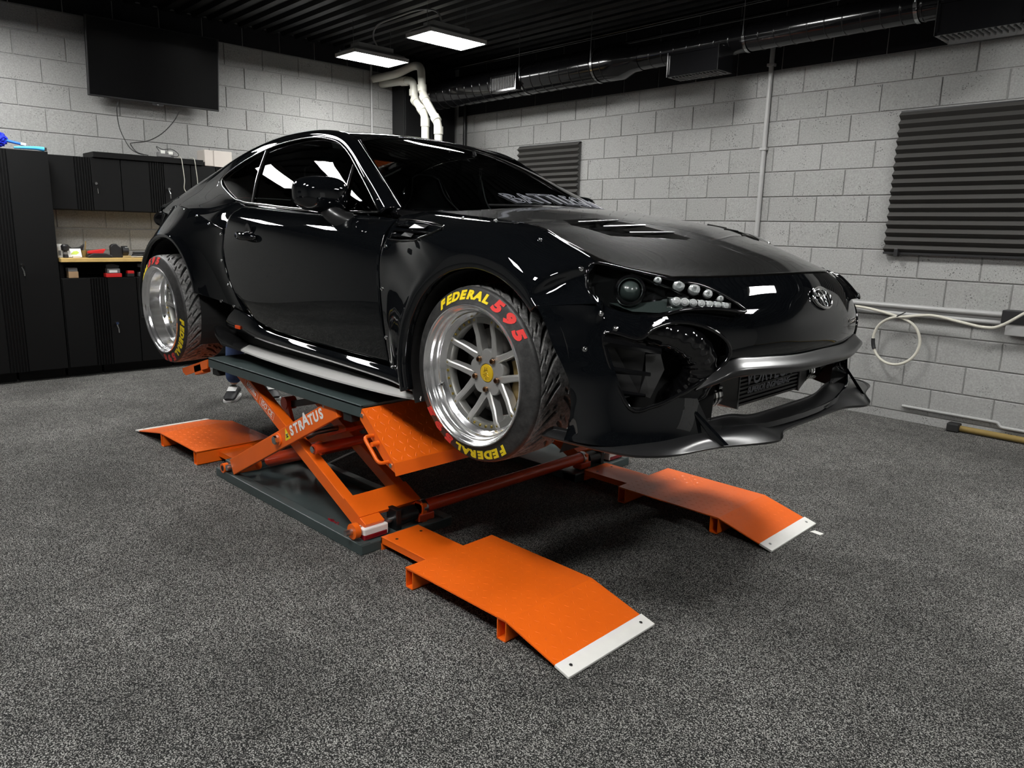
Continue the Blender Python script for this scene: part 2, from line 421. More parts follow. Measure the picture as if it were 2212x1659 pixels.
def text_mesh(body, size=1.0, extrude=0.0, shear=0.0, spacing=1.0, bold=0.0, align='CENTER'):
    c = bpy.data.curves.new('txt', 'FONT'); c.body = body; c.size = size; c.extrude = extrude; c.shear = shear
    c.space_character = spacing; c.offset = bold; c.align_x = align; c.align_y = 'CENTER'; c.resolution_u = 3
    o = bpy.data.objects.new('txt', c); COL.objects.link(o)
    dg = bpy.context.evaluated_depsgraph_get(); dg.update()
    me = bpy.data.meshes.new_from_object(o.evaluated_get(dg))
    bpy.data.objects.remove(o); bpy.data.curves.remove(c)
    return me
def copy_obj(o, parent=None, name=None):
    c = o.copy(); COL.objects.link(c)
    if parent is not None: c.parent = parent
    return c
def copy_tree(o, parent=None):
    c = o.copy(); COL.objects.link(c)
    if parent is not None: c.parent = parent
    for ch in list(o.children): copy_tree(ch, c)
    return c
def frame(o, x, y, z):
    """matrix from origin and three axes"""
    return Matrix(((x[0], y[0], z[0], o[0]), (x[1], y[1], z[1], o[1]), (x[2], y[2], z[2], o[2]), (0, 0, 0, 1)))
# ================================================================== THE ROOM
def room_box(name, x0, x1, y0, y1, z0, z1, m, label=None, kind='structure'):
    o = MB().box(x0, x1, y0, y1, z0, z1).build(name, m); o.matrix_world = RMAT
    return tag(o, label, None, None, kind)
fl = room_box('floor', XL - 0.2, XBACK, YNEAR, YRW + 0.2, -0.1, 0.0, 'speckled_rubber', 'black rubber floor with pale grey speckles')

# ceiling: corrugated black deck, ribs running along X'
def ceiling():
    prof = []; y = YNEAR; P = 0.152
    while y < YRW + 0.15:
        prof += [(y, ZC), (y + 0.060, ZC), (y + 0.074, ZC + 0.038), (y + 0.138, ZC + 0.038)]; y += P
    mb = MB(); n = len(prof)
    mb.add([(XL - 0.2, a, b) for a, b in prof] + [(XBACK, a, b) for a, b in prof], [(i, i + 1, n + i + 1, n + i) for i in range(n - 1)])
    mb.box(XL - 0.2, XBACK, YNEAR, YRW + 0.2, ZC + 0.05, ZC + 0.12)
    o = mb.build('ceiling', 'ceiling_black', fix=False); o.matrix_world = RMAT
    tag(o, 'black corrugated steel deck ceiling', None, None, 'structure')
ceiling()

# concrete block walls: every block a piece with its own edges
BH = 0.2033; Z0 = 0.268
def block_mesh(w_, h_, d=0.05):
    j = 0.0042; c = 0.0035
    a, b = w_ / 2 - j, h_ / 2 - j
    bm = bmesh.new()
    f0 = [(-a, 0, -b), (a, 0, -b), (a, 0, b), (-a, 0, b)]
    f1 = [(x * (1 - c / a), -c, z * (1 - c / b)) for x, y, z in f0]
    vs = [(x, d, z) for x, y, z in f0] + f0 + f1
    me = bpy.data.meshes.new('block')
    fs = [(8, 9, 10, 11)] + [(i + 4, (i + 1) % 4 + 4, (i + 1) % 4 + 8, i + 8) for i in range(4)] + [(i, (i + 1) % 4, (i + 1) % 4 + 4, i + 4) for i in range(4)]
    me.from_pydata(vs, [], fs)
    bm.free(); return me
def wall_blocks(parent, along, u0, u1, rows, pitch, uj, faceaxis, pos, mats):
    """rows: list of row numbers; joints of even rows at uj + k*pitch, odd rows half a block on"""
    cache = {}
    for r in rows:
        z = Z0 + r * BH
        off = uj + (0 if r % 2 else pitch / 2)
        k = math.floor((u0 - off) / pitch)
        while off + k * pitch < u1 - 1e-4:
            a = max(u0, off + k * pitch); b = min(u1, off + (k + 1) * pitch); k += 1
            if b - a < 0.06: continue
            mn = mats(r, (a + b) / 2)
            key = (round(b - a, 3), mn)
            if key not in cache:
                me = block_mesh(b - a, BH); me.materials.append(M(mn)); cache[key] = me
            o = bpy.data.objects.new('block', cache[key]); COL.objects.link(o); o.parent = parent
            jit = random.uniform(-0.0012, 0.0012)
            if faceaxis == 'y': o.location = ((a + b) / 2, pos + jit, z + BH / 2)
            else:
                o.location = (pos + jit, (a + b) / 2, z + BH / 2); o.rotation_euler = (0, 0, pi / 2)
def wall(name, x0, x1, y0, y1, label, m='mortar'):
    o = MB().box(x0, x1, y0, y1, 0, ZC + 0.05).build(name, m); o.matrix_world = RMAT
    return tag(o, label, None, None, 'structure')
D = 0.0085
wr = wall('wall_right', XL - 0.2, XBACK, YRW + D, YRW + 0.2, 'grey painted concrete block wall with black painted top, shades and conduits')
wall_blocks(wr, 'x', -7.50, -0.75, range(-1, 15), 0.4135, -3.06, 'y', YRW + 0.003,
            lambda r, u: 'black_block' if r >= 12 else ('grey_block' if r > 2 else 'grey_block_smooth'))
wl = wall('wall_left', XL - 0.2, XL - D, YNEAR, YRW, 'grey painted concrete block wall behind the cabinets and television')
wall_blocks(wl, 'y', 0.75, 5.25, range(3, 15), 0.400, 1.623, 'x', XL - 0.003,
            lambda r, u: 'black_block' if r >= 14 else ('grey_block' if u > 2.9 else 'grey_block_smooth'))
# plain pieces of wall past the blocks, and the two walls behind the camera
o = MB().box(-0.75, XBACK, YRW - 0.002, YRW + D, 0, ZC).build('plain_blockwork', 'grey_block_smooth', wr)
o = MB().box(XL - D, XL + 0.002, YNEAR, 0.75, 0, ZC).build('plain_blockwork', 'grey_block_smooth', wl)
o = MB().box(-7.5, XBACK, YRW - 0.001, YRW + 0.1, 0, 0.062).build('footing_strip', 'grey_block', wr)
wb = wall('wall_back', XBACK, XBACK + 0.2, YNEAR - 0.2, YRW + 0.2, 'grey block wall behind the camera with a white door', 'grey_block_smooth')
wn = wall('wall_near', XL - 0.2, XBACK, YNEAR - 0.2, YNEAR, 'grey block wall beside the camera', 'grey_block_smooth')
# white panelled door on the back wall (mirrored in the bumper)
dr = empty('door_1', 'white six panel door in the wall behind the camera', None, None, 'structure', RMAT @ Matrix.Translation((XBACK, 3.4, 0)))
MB().box(-0.05, 0.0, -0.45, 0.45, 0.01, 2.05).build('door_leaf', 'white_wall_paint', dr)
for zz in (0.2, 0.85, 1.45):
    for yy in (-0.2, 0.2): MB().box(-0.062, -0.045, yy - 0.14, yy + 0.14, zz, zz + 0.48, c=0.006).build('door_panel', 'white_wall_paint', dr)
MB().cyl((-0.12, 0.38, 1.0), (-0.05, 0.38, 1.0), 0.03).build('door_knob', 'black_metal', dr, 30)
# dark enclosure in the corner behind the pipes
cb = empty('corner_cabinet', 'tall black sheet metal enclosure in the corner behind white pipes', 'enclosure', mtx=RMAT @ Matrix.Translation((XL, 5.6, 0)))
MB().box(0.0, 0.24, -0.385, 0.37, 0, 3.27, c=0.004).build('body', 'black_metal', cb)
MB().box(0.235, 0.252, -0.37, -0.02, 0.1, 3.2, c=0.004).build('panel', 'black_metal', cb)
MB().box(0.235, 0.252, 0.0, 0.36, 0.1, 3.2, c=0.004).build('panel', 'black_metal', cb)

# ------------------------------------------------------------------ LED high-bay lamps
def make_lamp():
    t = empty('ceiling_lamp')
    h = MB()
    # flared housing: narrow top, wide skirt
    prof = [(0.11, 0.245, 0.062), (0.15, 0.285, 0.038), (0.178, 0.306, 0.012), (0.178, 0.306, -0.006)]
    vs = []; fs = []
    for a, b, z in prof: vs += [(-a, -b, z), (a, -b, z), (a, b, z), (-a, b, z)]
    for i in range(3): fs += [(i * 4 + j, i * 4 + (j + 1) % 4, i * 4 + 4 + (j + 1) % 4, i * 4 + 4 + j) for j in range(4)]
    fs.append((0, 1, 2, 3))
    h.add(vs, fs); h.build('housing', 'lamp_housing', t)
    MB().box(-0.075, 0.075, -0.20, 0.20, 0.062, 0.112, c=0.004).build('driver_box', 'lamp_housing', t)
    MB().box(-0.168, 0.168, -0.296, 0.296, -0.012, -0.004).build('diffuser', 'led_panel', t)
    for s in (-1, 1):
        MB().box(-0.178, 0.178, s * 0.306 - 0.006, s * 0.306 + 0.006, -0.012, 0.02).build('end_rail', 'lamp_housing', t)
        MB().box(s * 0.178 - 0.006, s * 0.178 + 0.006, -0.306, 0.306, -0.012, 0.02).build('side_rail', 'lamp_housing', t)
        MB().tube([(0, s * 0.21, 0.08), (0.0, s * 0.215, ZC - 2.98 + 0.04)], 0.002, 5).build('suspension_cable', 'steel', t)
        for q in (-1, 1): MB().cyl((q * 0.13, s * 0.28, 0.015), (q * 0.13, s * 0.28, 0.05), 0.007, 8).build('bolt', 'steel', t)
    return t
L0 = make_lamp()
lamp_labels = ['lit LED panel lamp hanging nearer the left block wall', 'lit LED panel lamp hanging nearer the ductwork and larger in view']
for i, (lx, ly) in enumerate(LAMPS):
    o = L0 if i == 0 else copy_tree(L0)
    o.matrix_world = RMAT @ Matrix.Translation((lx, ly, 2.985))
    if i < 2: tag(o, lamp_labels[i], 'lamp', 'LED panel lamps under the ceiling')
    else: tag(o, 'LED panel lamp hanging above the camera out of the picture', 'lamp', 'LED panel lamps out of the picture')
# flexible conduit between the two visible lamps
pts = [(-6.62, 4.28, 3.09), (-6.60, 4.22, 3.17), (-6.45, 4.18, 3.24), (-6.1, 4.18, 3.255), (-5.8, 4.2, 3.26), (-5.62, 4.25, 3.22), (-5.56, 4.27, 3.10)]
o = MB().tube(spline(pts, 40), 0.008, 8).build('lamp_conduit', 'conduit_grey', None, 60); o.matrix_world = RMAT
tag(o, 'thin grey flexible conduit joining the two ceiling lamps', 'conduit')

# ------------------------------------------------------------------ spiral duct
DY, DZ = 5.5, 2.865
def ringx(prof, n=40):   # (x, r) profile turned about an axis along X'
    mb = MB(); k = len(prof)
    vs = [(x, DY + r * cos(2 * pi * i / n), DZ + r * sin(2 * pi * i / n)) for i in range(n) for x, r in prof]
    fs = [(i * k + j, i * k + j + 1, ((i + 1) % n) * k + j + 1, ((i + 1) % n) * k + j) for i in range(n) for j in range(k - 1)]
    return mb.add(vs, fs)
dt = empty('air_duct', 'glossy black round spiral air duct along the right wall', 'duct', mtx=RMAT)
ringx([(-7.46, 0.15), (-4.62, 0.15)]).build('duct_section', 'duct_black', dt, 40)
ringx([(-4.64, 0.153), (-4.52, 0.153), (-4.40, 0.108), (-4.30, 0.106)]).build('reducer', 'duct_black', dt, 40)
ringx([(-4.32, 0.102), (XBACK, 0.102)]).build('duct_section', 'duct_black', dt, 40)
x = -7.35
while x < -0.6:
    R = 0.15 if x < -4.64 else 0.102
    if not (-4.66 < x < -4.30):
        ringx([(x - 0.006, R), (x - 0.003, R + 0.004), (x + 0.003, R + 0.004), (x + 0.006, R)], 32).build('spiral_seam', 'duct_black', dt, 60)
    x += 0.127
for x in (-5.72, -4.78, -3.28, -2.05):     # hanger straps
    R = 0.157 if x < -4.64 else 0.109
    ringx([(x - 0.012, R), (x + 0.012, R)], 32).build('hanger_strap', 'glint_edge' if x > -6 else 'duct_black', dt, 60)
    MB().cyl((x, DY - R, DZ), (x, DY - R, ZC), 0.003, 6).build('hanger_wire', 'steel', dt)
def register(x0, x1, z0, z1, yf, label, louv=True):
    t = empty('vent_box'); t.parent = dt; t['label'] = label
    MB().box(x0, x1, yf, DY - 0.02, z0, z1, c=0.003).build('body', 'duct_black', t)
    fw = 0.018
    for (a, b, c_, d_) in ((x0, x1, z0, z0 + fw), (x0, x1, z1 - fw, z1), (x0, x0 + fw, z0, z1), (x1 - fw, x1, z0, z1)):
        MB().box(a, b, yf - 0.008, yf, c_, d_).build('front_rim', 'duct_black', t)
    MB().box(x0, x0 + 0.005, yf - 0.012, yf - 0.002, z0, z1).build('glint_edge', 'glint_edge', t)  # highlight on the black rim, built as a bright strip
    MB().box(x1 - 0.005, x1, yf - 0.012, yf - 0.002, z0, z1).build('glint_edge', 'glint_edge', t)
    n = 14
    if louv == 'front':
        for i in range(n):
            xx = x0 + 0.03 + (x1 - x0 - 0.06) * i / (n - 1)
            MB().box(xx - 0.004, xx + 0.004, yf - 0.012, yf - 0.002, z0 + 0.02, z1 - 0.02).build('louvre', 'grey_plastic', t)
    else:
        for i in range(n):
            xx = x0 + 0.03 + (x1 - x0 - 0.06) * i / (n - 1)
            MB().box(xx - 0.005, xx + 0.005, yf + 0.03, yf + 0.16, z0 - 0.008, z0).build('louvre', 'grey_plastic', t)
register(-6.12, -5.74, 2.745, 2.90, 5.33, 'louvred black vent box with highlight strips on its rim near the far end of the duct', 'front')
register(-3.88, -3.40, 2.615, 2.80, 5.28, 'small black vent box in the middle of the duct')
register(-1.84, -1.36, 2.59, 2.79, 5.20, 'large black vent box at the right end of the duct')
# conduits near the ceiling on the right
for i, (yy, zz, r) in enumerate(((5.62, 3.16, 0.022), (5.72, 3.08, 0.015))):
    o = MB().cyl((-7.5, yy, zz), (XBACK, yy, zz), r, 12).build('ceiling_pipe', 'duct_black', None, 40); o.matrix_world = RMAT
    tag(o, ['upper black pipe running under the ceiling above the duct', 'thinner black pipe running just below the ceiling pipe'][i], 'pipe', 'black pipes above the duct')

# white PVC pipes in the corner
def pvc(name, pts, joints, label):
    t = empty(name, label, 'pipe', 'white vent pipes in the corner', mtx=RMAT)
    MB().tube(pts, 0.043, 16).build('pipe', 'pvc_white', t, 50)
    for a, b in joints: MB().cyl(a, b, 0.051, 16).build('coupling', 'pvc_white', t, 40)
def poly(pts, n=5, r=0.09):
    """polyline with rounded corners"""
    pts = [V(p) for p in pts]; out = [pts[0]]
    for i in range(1, len(pts) - 1):
        a, b, c = pts[i - 1], pts[i], pts[i + 1]
        d1 = (a - b).normalized(); d2 = (c - b).normalized(); q = min(r, (a - b).length * 0.45, (c - b).length * 0.45)
        p0, p1 = b + d1 * q, b + d2 * q
        for k in range(n + 1):
            f = k / n; out.append(p0 * (1 - f) ** 2 + b * 2 * f * (1 - f) + p1 * f * f)
    out.append(pts[-1]); return out
Y1 = 5.10
A = [(-6.95, Y1, 0.0), (-6.95, Y1, 2.585), (-7.16, Y1, 2.77), (-7.165, Y1, 2.965), (-7.5, Y1 - 0.02, 2.985), (-7.76, Y1 - 0.03, 2.99)]
pvc('vent_pipe', poly(A), [((-6.95, Y1, 2.46), (-6.95, Y1, 2.55)), ((-6.99, Y1, 2.62), (-7.04, Y1, 2.665)), ((-7.115, Y1, 2.73), (-7.155, Y1, 2.765)), ((-7.165, Y1, 2.80), (-7.165, Y1, 2.87)), ((-7.28, Y1 - 0.01, 2.97), (-7.38, Y1 - 0.01, 2.978))],
    'left white plastic pipe that elbows into the block wall')
B = [(-6.71, Y1, 0.0), (-6.71, Y1, 2.47), (-7.0, Y1, 2.80), (-7.03, Y1, 3.09), (-7.16, Y1, 3.12), (-7.34, Y1 - 0.1, 3.04), (-7.76, Y1 - 0.15, 3.03)]
pvc('vent_pipe', poly(B), [((-6.71, Y1, 2.36), (-6.71, Y1, 2.44)), ((-6.735, Y1, 2.50), (-6.78, Y1, 2.55)), ((-6.94, Y1, 2.73), (-6.985, Y1, 2.785)), ((-7.005, Y1, 2.83), (-7.012, Y1, 2.90))],
    'right white plastic pipe with the higher bend in the corner')
# thin conduit and black pole near the corner
o = MB().cyl((XL + 0.02, 4.92, 0.0), (XL + 0.02, 4.92, ZC), 0.013, 10).build('wall_conduit', 'conduit_grey', None, 40); o.matrix_world = RMAT
tag(o, 'thin grey conduit standing on the left block wall beside the corner', 'conduit')
o = MB().cyl((-7.33, YRW - 0.03, 0.0), (-7.33, YRW - 0.03, 3.0), 0.022, 10).build('drain_pole', 'black_metal', None, 40); o.matrix_world = RMAT
tag(o, 'thin black vertical pole against the right wall near the corner', 'pole')
# conduit on the right wall
t = empty('wall_conduit', 'grey conduit standing between the two window shades on the right wall', 'conduit', mtx=RMAT)
MB().cyl((-3.345, YRW - 0.025, 0.86), (-3.345, YRW - 0.025, 3.1), 0.020, 12).build('conduit', 'conduit_grey', t, 40)
for zz in (1.1, 2.085, 2.75): MB().box(-3.375, -3.315, YRW - 0.05, YRW, zz - 0.012, zz + 0.012, c=0.003).build('strap', 'conduit_grey', t)
t = empty('wall_conduit', 'pair of grey conduits running level low along the right wall', 'conduit', mtx=RMAT)
for zz, rr in ((0.872, 0.018), (0.815, 0.016)):
    MB().cyl((-4.4, YRW - 0.03, zz), (-1.40, YRW - 0.03, zz), rr, 12).build('conduit', 'conduit_grey', t, 40)
MB().box(-4.4, -1.4, YRW - 0.012, YRW + 0.0, 0.80, 0.89).build('backing_rail', 'conduit_grey', t)
t = empty('junction_box', 'black and grey junction box at the right end of the level conduits', 'box', mtx=RMAT @ Matrix.Translation((-1.33, YRW - 0.05, 0.80)))
MB().box(-0.09, 0.12, -0.05, 0.05, 0.02, 0.11, c=0.004).build('lid', 'black_plastic', t)
MB().box(-0.06, 0.12, -0.04, 0.05, -0.06, 0.02, c=0.004).build('body', 'conduit_grey', t)
# coiled cable on the right wall
CY = YRW - 0.085
ring = [(-2.085 + 0.168 * sin(a), CY - 0.01 * cos(a * 2), 0.612 + 0.178 * cos(a)) for a in [2 * pi * i / 40 for i in range(41)]]
path = spline([(-2.75, CY + 0.02, 0.845), (-2.45, CY + 0.02, 0.846), (-2.25, CY, 0.83)] + [ring[i] for i in range(2, 39, 4)] +
              [(-2.02, CY - 0.02, 0.805), (-1.85, CY - 0.02, 0.83), (-1.65, CY - 0.02, 0.80), (-1.50, CY - 0.03, 0.782), (-1.40, CY - 0.05, 0.81), (-1.24, CY - 0.06, 0.935), (-1.05, CY - 0.05, 1.06)], 120)
t = empty('coiled_cable', 'pale cable looped once and tied to the low wall conduits', 'cable', mtx=RMAT)
MB().tube(path, 0.0105, 8).build('cable', 'cable_white', t, 60)
MB().tube([(p[0], p[1], p[2]) for p in ring[27:31]], 0.0145, 10).build('tape_band', 'black_plastic', t, 60)
MB().tube([(-2.09, CY - 0.03, 0.80), (-2.04, CY, 0.835)], 0.004, 6).build('cable_tie', 'black_plastic', t)
# skirting pipe and trunking near the floor on the right
t = empty('floor_pipe', 'rusty yellow pipe lying along the foot of the right wall', 'pipe', mtx=RMAT)
MB().cyl((-1.58, YRW - 0.04, 0.028), (XBACK, YRW - 0.04, 0.028), 0.022, 12).build('pipe', 'brown_pot', t, 40)
MB().box(-1.66, -1.58, YRW - 0.09, YRW - 0.01, 0.0, 0.065, c=0.01).build('end_fitting', 'black_rubber', t)
o = MB().tube(poly([(-2.0, YRW - 0.015, 0.115), (-1.36, YRW - 0.015, 0.115), (-1.34, YRW - 0.015, 0.085), (-0.3, YRW - 0.015, 0.085)], 3, 0.03), 0.011, 8).build('trunking', 'conduit_grey', None, 40); o.matrix_world = RMAT
tag(o, 'thin grey trunking stepping down just above the floor pipe', 'conduit')

# ------------------------------------------------------------------ pleated window shades
def shade(name, x0, x1, z0, z1, n, label, clips):
    t = empty(name, label, 'window shade', 'pleated window shades on the right wall', mtx=RMAT @ Matrix.Translation(((x0 + x1) / 2, YRW, z0)))
    h_ = (z1 - z0) / n; w2 = (x1 - x0) / 2
    me = None
    for i in range(n):
        z = i * h_
        if me is None:
            vs = []
            for x in (-w2, w2): vs += [(x, -0.022, 0.0), (x, -0.062, h_ * 0.46), (x, -0.0225, h_), (x, -0.020, h_), (x, -0.058, h_ * 0.46), (x, -0.020, 0.0)]
            fs = [(k, (k + 1) % 6, 6 + (k + 1) % 6, 6 + k) for k in range(6)] + [(0, 1, 4, 5), (1, 2, 3, 4), (6, 11, 10, 7), (7, 10, 9, 8)]
            me = bpy.data.meshes.new('pleat'); me.from_pydata(vs, [], fs); me.materials.append(M('shade_paper'))
        o = bpy.data.objects.new('pleat', me); COL.objects.link(o); o.parent = t; o.location = (0, 0, z)
    MB().box(-w2, w2, -0.03, -0.004, z1 - z0 - 0.01, z1 - z0 + 0.004).build('head_strip', 'black_plastic', t)
    MB().box(-w2, w2, -0.05, -0.012, -0.012, 0.004).build('bottom_strip', 'black_plastic', t)
    for cx in clips:
        MB().box(cx - 0.014, cx + 0.014, -0.075, -0.03, -0.028, 0.03, c=0.003).build('clip', 'black_plastic', t)
shade('window_shade', -2.27, -1.27, 1.268, 2.285, 17, 'large dark pleated paper shade at the right edge of the picture', (-0.40, 0.46))
shade('window_shade', -6.36, -5.44, 1.268, 2.285, 17, 'dark pleated paper shade seen just past the windscreen', (-0.40, 0.40))

# ------------------------------------------------------------------ television
tm = RMAT @ Matrix.Translation((-7.55, 2.50, 2.755)) @ Matrix.Rotation(radians(7), 4, 'Y')
tv = empty('television', 'black flat screen television mounted on the left wall', 'television', mtx=tm)
MB().box(-0.03, 0.008, -0.575, 0.575, -0.328, 0.328, c=0.006).build('casing', 'black_plastic', tv)
MB().box(0.006, 0.011, -0.562, 0.562, -0.312, 0.318).build('screen', 'screen_black', tv)
MB().box(0.0, 0.016, -0.05, 0.05, -0.345, -0.325, c=0.003).build('sensor_bar', 'black_plastic', tv)
MB().box(0.014, 0.018, -0.006, 0.006, -0.338, -0.332).build('logo', 'steel', tv)
MB().box(-0.07, -0.03, -0.2, 0.2, -0.15, 0.15, c=0.01).build('rear_housing', 'black_plastic', tv)
MB().box(-0.20, -0.06, -0.05, 0.05, -0.06, 0.06).build('wall_bracket', 'black_metal', tv)
tvc = [[(-7.62, 2.17, 2.405), (-7.63, 2.16, 2.35), (-7.66, 2.17, 2.25), (-7.66, 2.19, 2.15), (-7.62, 2.24, 2.02), (-7.55, 2.29, 1.97), (-7.52, 2.33, 1.96)],
       [(-7.63, 2.71, 2.395), (-7.65, 2.66, 2.30), (-7.66, 2.55, 2.18), (-7.66, 2.42, 2.10), (-7.66, 2.29, 2.07), (-7.62, 2.25, 2.05), (-7.55, 2.28, 1.98), (-7.5, 2.36, 1.955)]]
for pts, lb in zip(tvc, ('thin black cord falling straight from the left of the television', 'thin black cord curving left from the right of the television')):
    o = MB().tube(spline(pts, 40), 0.0045, 6).build('television_wire', 'cable_black', None, 60); o.matrix_world = RMAT
    tag(o, lb, 'cord', 'cords below the television')

# ------------------------------------------------------------------ cabinets
def cabinet(name, y0, y1, z0, z1, xb, xf, doors, strips, label, group, handles=(), legs=True):
    t = empty(name, label, 'cabinet', group, mtx=RMAT)
    MB().box(xb, xf - 0.022, y0 + 0.002, y1 - 0.002, z0, z1, c=0.003).build('body', 'cabinet_black', t)
    for i, (a, b) in enumerate(doors):
        d = MB().box(xf - 0.02, xf, a + 0.003, b - 0.003, z0 + 0.004, z1 - 0.004, c=0.003).build('door', 'cabinet_black', t)
        for (hy, hz) in handles:
            if a < hy < b:
                MB().cyl((xf, hy, hz), (xf + 0.022, hy, hz), 0.012, 12).build('lock', 'chrome', d, 40)
                MB().tube([(xf + 0.018, hy - 0.004, hz - 0.012), (xf + 0.03, hy + 0.004, hz - 0.045), (xf + 0.02, hy + 0.008, hz - 0.085)], 0.005, 6).build('key', 'chrome', d)
    for (a, b) in strips:
        s_ = MB().box(xf - 0.02, xf - 0.008, a, b, z0 + 0.004, z1 - 0.004).build('side_strip', 'cabinet_rib', t)
        n = max(2, int((b - a) / 0.017))
        for k in range(n):
            yy = a + (b - a) * (k + 0.5) / n
            MB().box(xf - 0.01, xf + 0.002, yy - 0.004, yy + 0.004, z0 + 0.004, z1 - 0.004).build('rib', 'cabinet_black', s_)
    if legs: MB().box(xb + 0.05, xf - 0.12, y0 + 0.01, y1 - 0.01, 0.0, z0).build('plinth', 'cabinet_rib', t)
    return t
XW = XL + 0.01
cabinet('tall_cabinet', 0.50, 1.14, 0.09, 1.90, XW, -7.24, [(0.56, 1.075)], [(0.50, 0.56), (1.075, 1.14)], 'tall black cabinet cut by the left edge of the picture', 'tall black cabinets', ((0.62, 0.98),))
cabinet('tall_cabinet', 1.14, 1.505, 0.09, 1.90, XW, -7.24, [(1.205, 1.50)], [(1.14, 1.205)], 'tall black cabinet with a key beside the workbench', 'tall black cabinets', ((1.235, 0.98),))
ug = 'black wall cabinets above the workbench'
cabinet('wall_cabinet', 1.51, 1.795, 1.44, 1.895, XW, -7.44, [(1.512, 1.73)], [(1.73, 1.795)], 'narrow black wall cabinet beside the tall cabinet', ug, (), False)
cabinet('wall_cabinet', 1.795, 2.405, 1.44, 1.895, XW, -7.44, [(1.855, 2.098), (2.098, 2.34)], [(1.795, 1.855), (2.34, 2.405)], 'black wall cabinet with a key hanging on its left door', ug, ((1.885, 1.675),), False)
cabinet('wall_cabinet', 2.405, 3.015, 1.44, 1.895, XW, -7.44, [(2.465, 2.712), (2.712, 2.952)], [(2.405, 2.465), (2.952, 3.015)], 'black wall cabinet with cords dangling over its doors beside the car roof', ug, ((2.50, 1.66),), False)
lg = 'black base cabinets below the workbench'
cabinet('base_cabinet', 1.505, 1.795, 0.09, 0.865, XW, -7.24, [(1.51, 1.73)], [(1.73, 1.795)], 'narrow black base cabinet beside the tall cabinet', lg)
cabinet('base_cabinet', 1.795, 2.405, 0.09, 0.865, XW, -7.24, [(1.86, 2.10), (2.10, 2.34)], [(1.795, 1.86), (2.34, 2.405)], 'black base cabinet with a key behind the rear wheel', lg, ((1.91, 0.46),))
cabinet('base_cabinet', 2.405, 3.015, 0.09, 0.865, XW, -7.24, [(2.465, 2.712), (2.712, 2.952)], [(2.405, 2.465), (2.952, 3.015)], 'black base cabinet hidden behind the rear wheel of the car', lg)
wt = empty('worktop', 'yellow wooden worktop laid over the black base cabinets', 'worktop', mtx=RMAT)
MB().box(XW, -7.20, 1.51, 3.02, 1.003, 1.036, c=0.003).build('board', 'wood_top', wt)
for yy in (1.53, 2.29, 2.98): MB().box(XW, -7.30, yy - 0.015, yy + 0.015, 0.865, 1.003).build('support', 'cabinet_rib', wt)
o = MB().box(XW, XW + 0.01, 1.51, 3.02, 0.865, 1.003).build('back_rail', 'cabinet_rib', wt)
o = MB().box(XW, -7.42, 1.88, 2.83, 1.896, 1.945, c=0.003).build('shelf_board', 'cabinet_black'); o.matrix_world = RMAT
tag(o, 'long flat black board lying on top of the wall cabinets', 'board')
t = empty('storage_box', 'beige plastic box standing on the wall cabinets beside the car roof', 'box', mtx=RMAT @ Matrix.Translation((-7.5, 2.98, 1.896)))
MB().box(-0.13, 0.06, -0.13, 0.14, 0, 0.15, c=0.006).build('body', 'beige_plastic', t); MB().box(0.06, 0.066, -0.04, 0.13, 0.0, 0.148).build('front_label', 'beige_plastic', t)
t = empty('power_strip', 'small white power strip with tangled cords on the wall cabinets', 'power strip', mtx=RMAT @ Matrix.Translation((-7.47, 2.50, 1.946)))
MB().box(-0.03, 0.03, -0.07, 0.07, 0, 0.045, c=0.006).build('body', 'grey_plastic', t)
MB().box(0.0, 0.035, -0.05, -0.01, 0.03, 0.06, c=0.004).build('plug', 'white_paper', t)
MB().box(0.0, 0.035, 0.02, 0.06, 0.025, 0.055, c=0.004).build('plug', 'white_paper', t)
MB().tube(spline([(0.03, -0.06, 0.05), (0.02, -0.08, 0.09), (0.0, -0.02, 0.07), (0.03, 0.05, 0.075), (0.05, 0.1, 0.04), (0.055, 0.09, 0.012), (0.06, 0.03, 0.01)], 30), 0.0035, 6).build('cord', 'cable_black', t)
for k, (y0, lb) in enumerate(((2.62, 'white cord hanging in a loop over the left door of the cabinet near the car'), (2.74, 'white cord hanging straight beside the door gap of the cabinet near the car'))):
    pts = [(-7.44, y0 - 0.03, 1.955), (-7.41, y0, 1.95), (-7.405, y0 + 0.01, 1.86), (-7.41, y0 + 0.02, 1.75), (-7.41, y0 + 0.015, 1.66), (-7.41, y0 + 0.08 * (1 - k), 1.60)]
    o = MB().tube(spline(pts, 24), 0.0035, 6).build('hanging_cord', 'cable_white', None, 60); o.matrix_world = RMAT; tag(o, lb, 'cord', 'white cords over the cabinet doors')
# blue duster and brush on the tall cabinet
t = empty('duster', 'fluffy bright blue duster with blue handle on the tall cabinet', 'duster', mtx=RMAT @ Matrix.Translation((-7.32, 1.16, 1.90)))
bm = bmesh.new(); bmesh.ops.create_icosphere(bm, subdivisions=4, radius=1)
for q in bm.verts:
    n_ = q.co.normalized(); f = 1 + 0.16 * sin(n_.x * 17 + n_.z * 9) * sin(n_.y * 19 + 2) + random.uniform(-0.06, 0.06)
    q.co = V((n_.x * 0.07 * f, n_.y * 0.13 * f - 0.06, max(-0.068, n_.z * 0.075 * f) + 0.07))
MB().bm(bm).build('head', 'blue_cloth', t)
MB().tube([(0.0, 0.02, 0.075), (0.02, 0.17, 0.045)], [0.013, 0.010], 10).build('handle', 'blue_plastic', t, 50)
MB().cyl((0.02, 0.165, 0.046), (0.023, 0.20, 0.04), 0.013, 10).build('ferrule', 'white_paper', t, 40)
t = empty('brush', 'pale blue brush lying on the tall cabinet beside the duster', 'brush', mtx=RMAT @ Matrix.Translation((-7.265, 1.36, 1.90)))
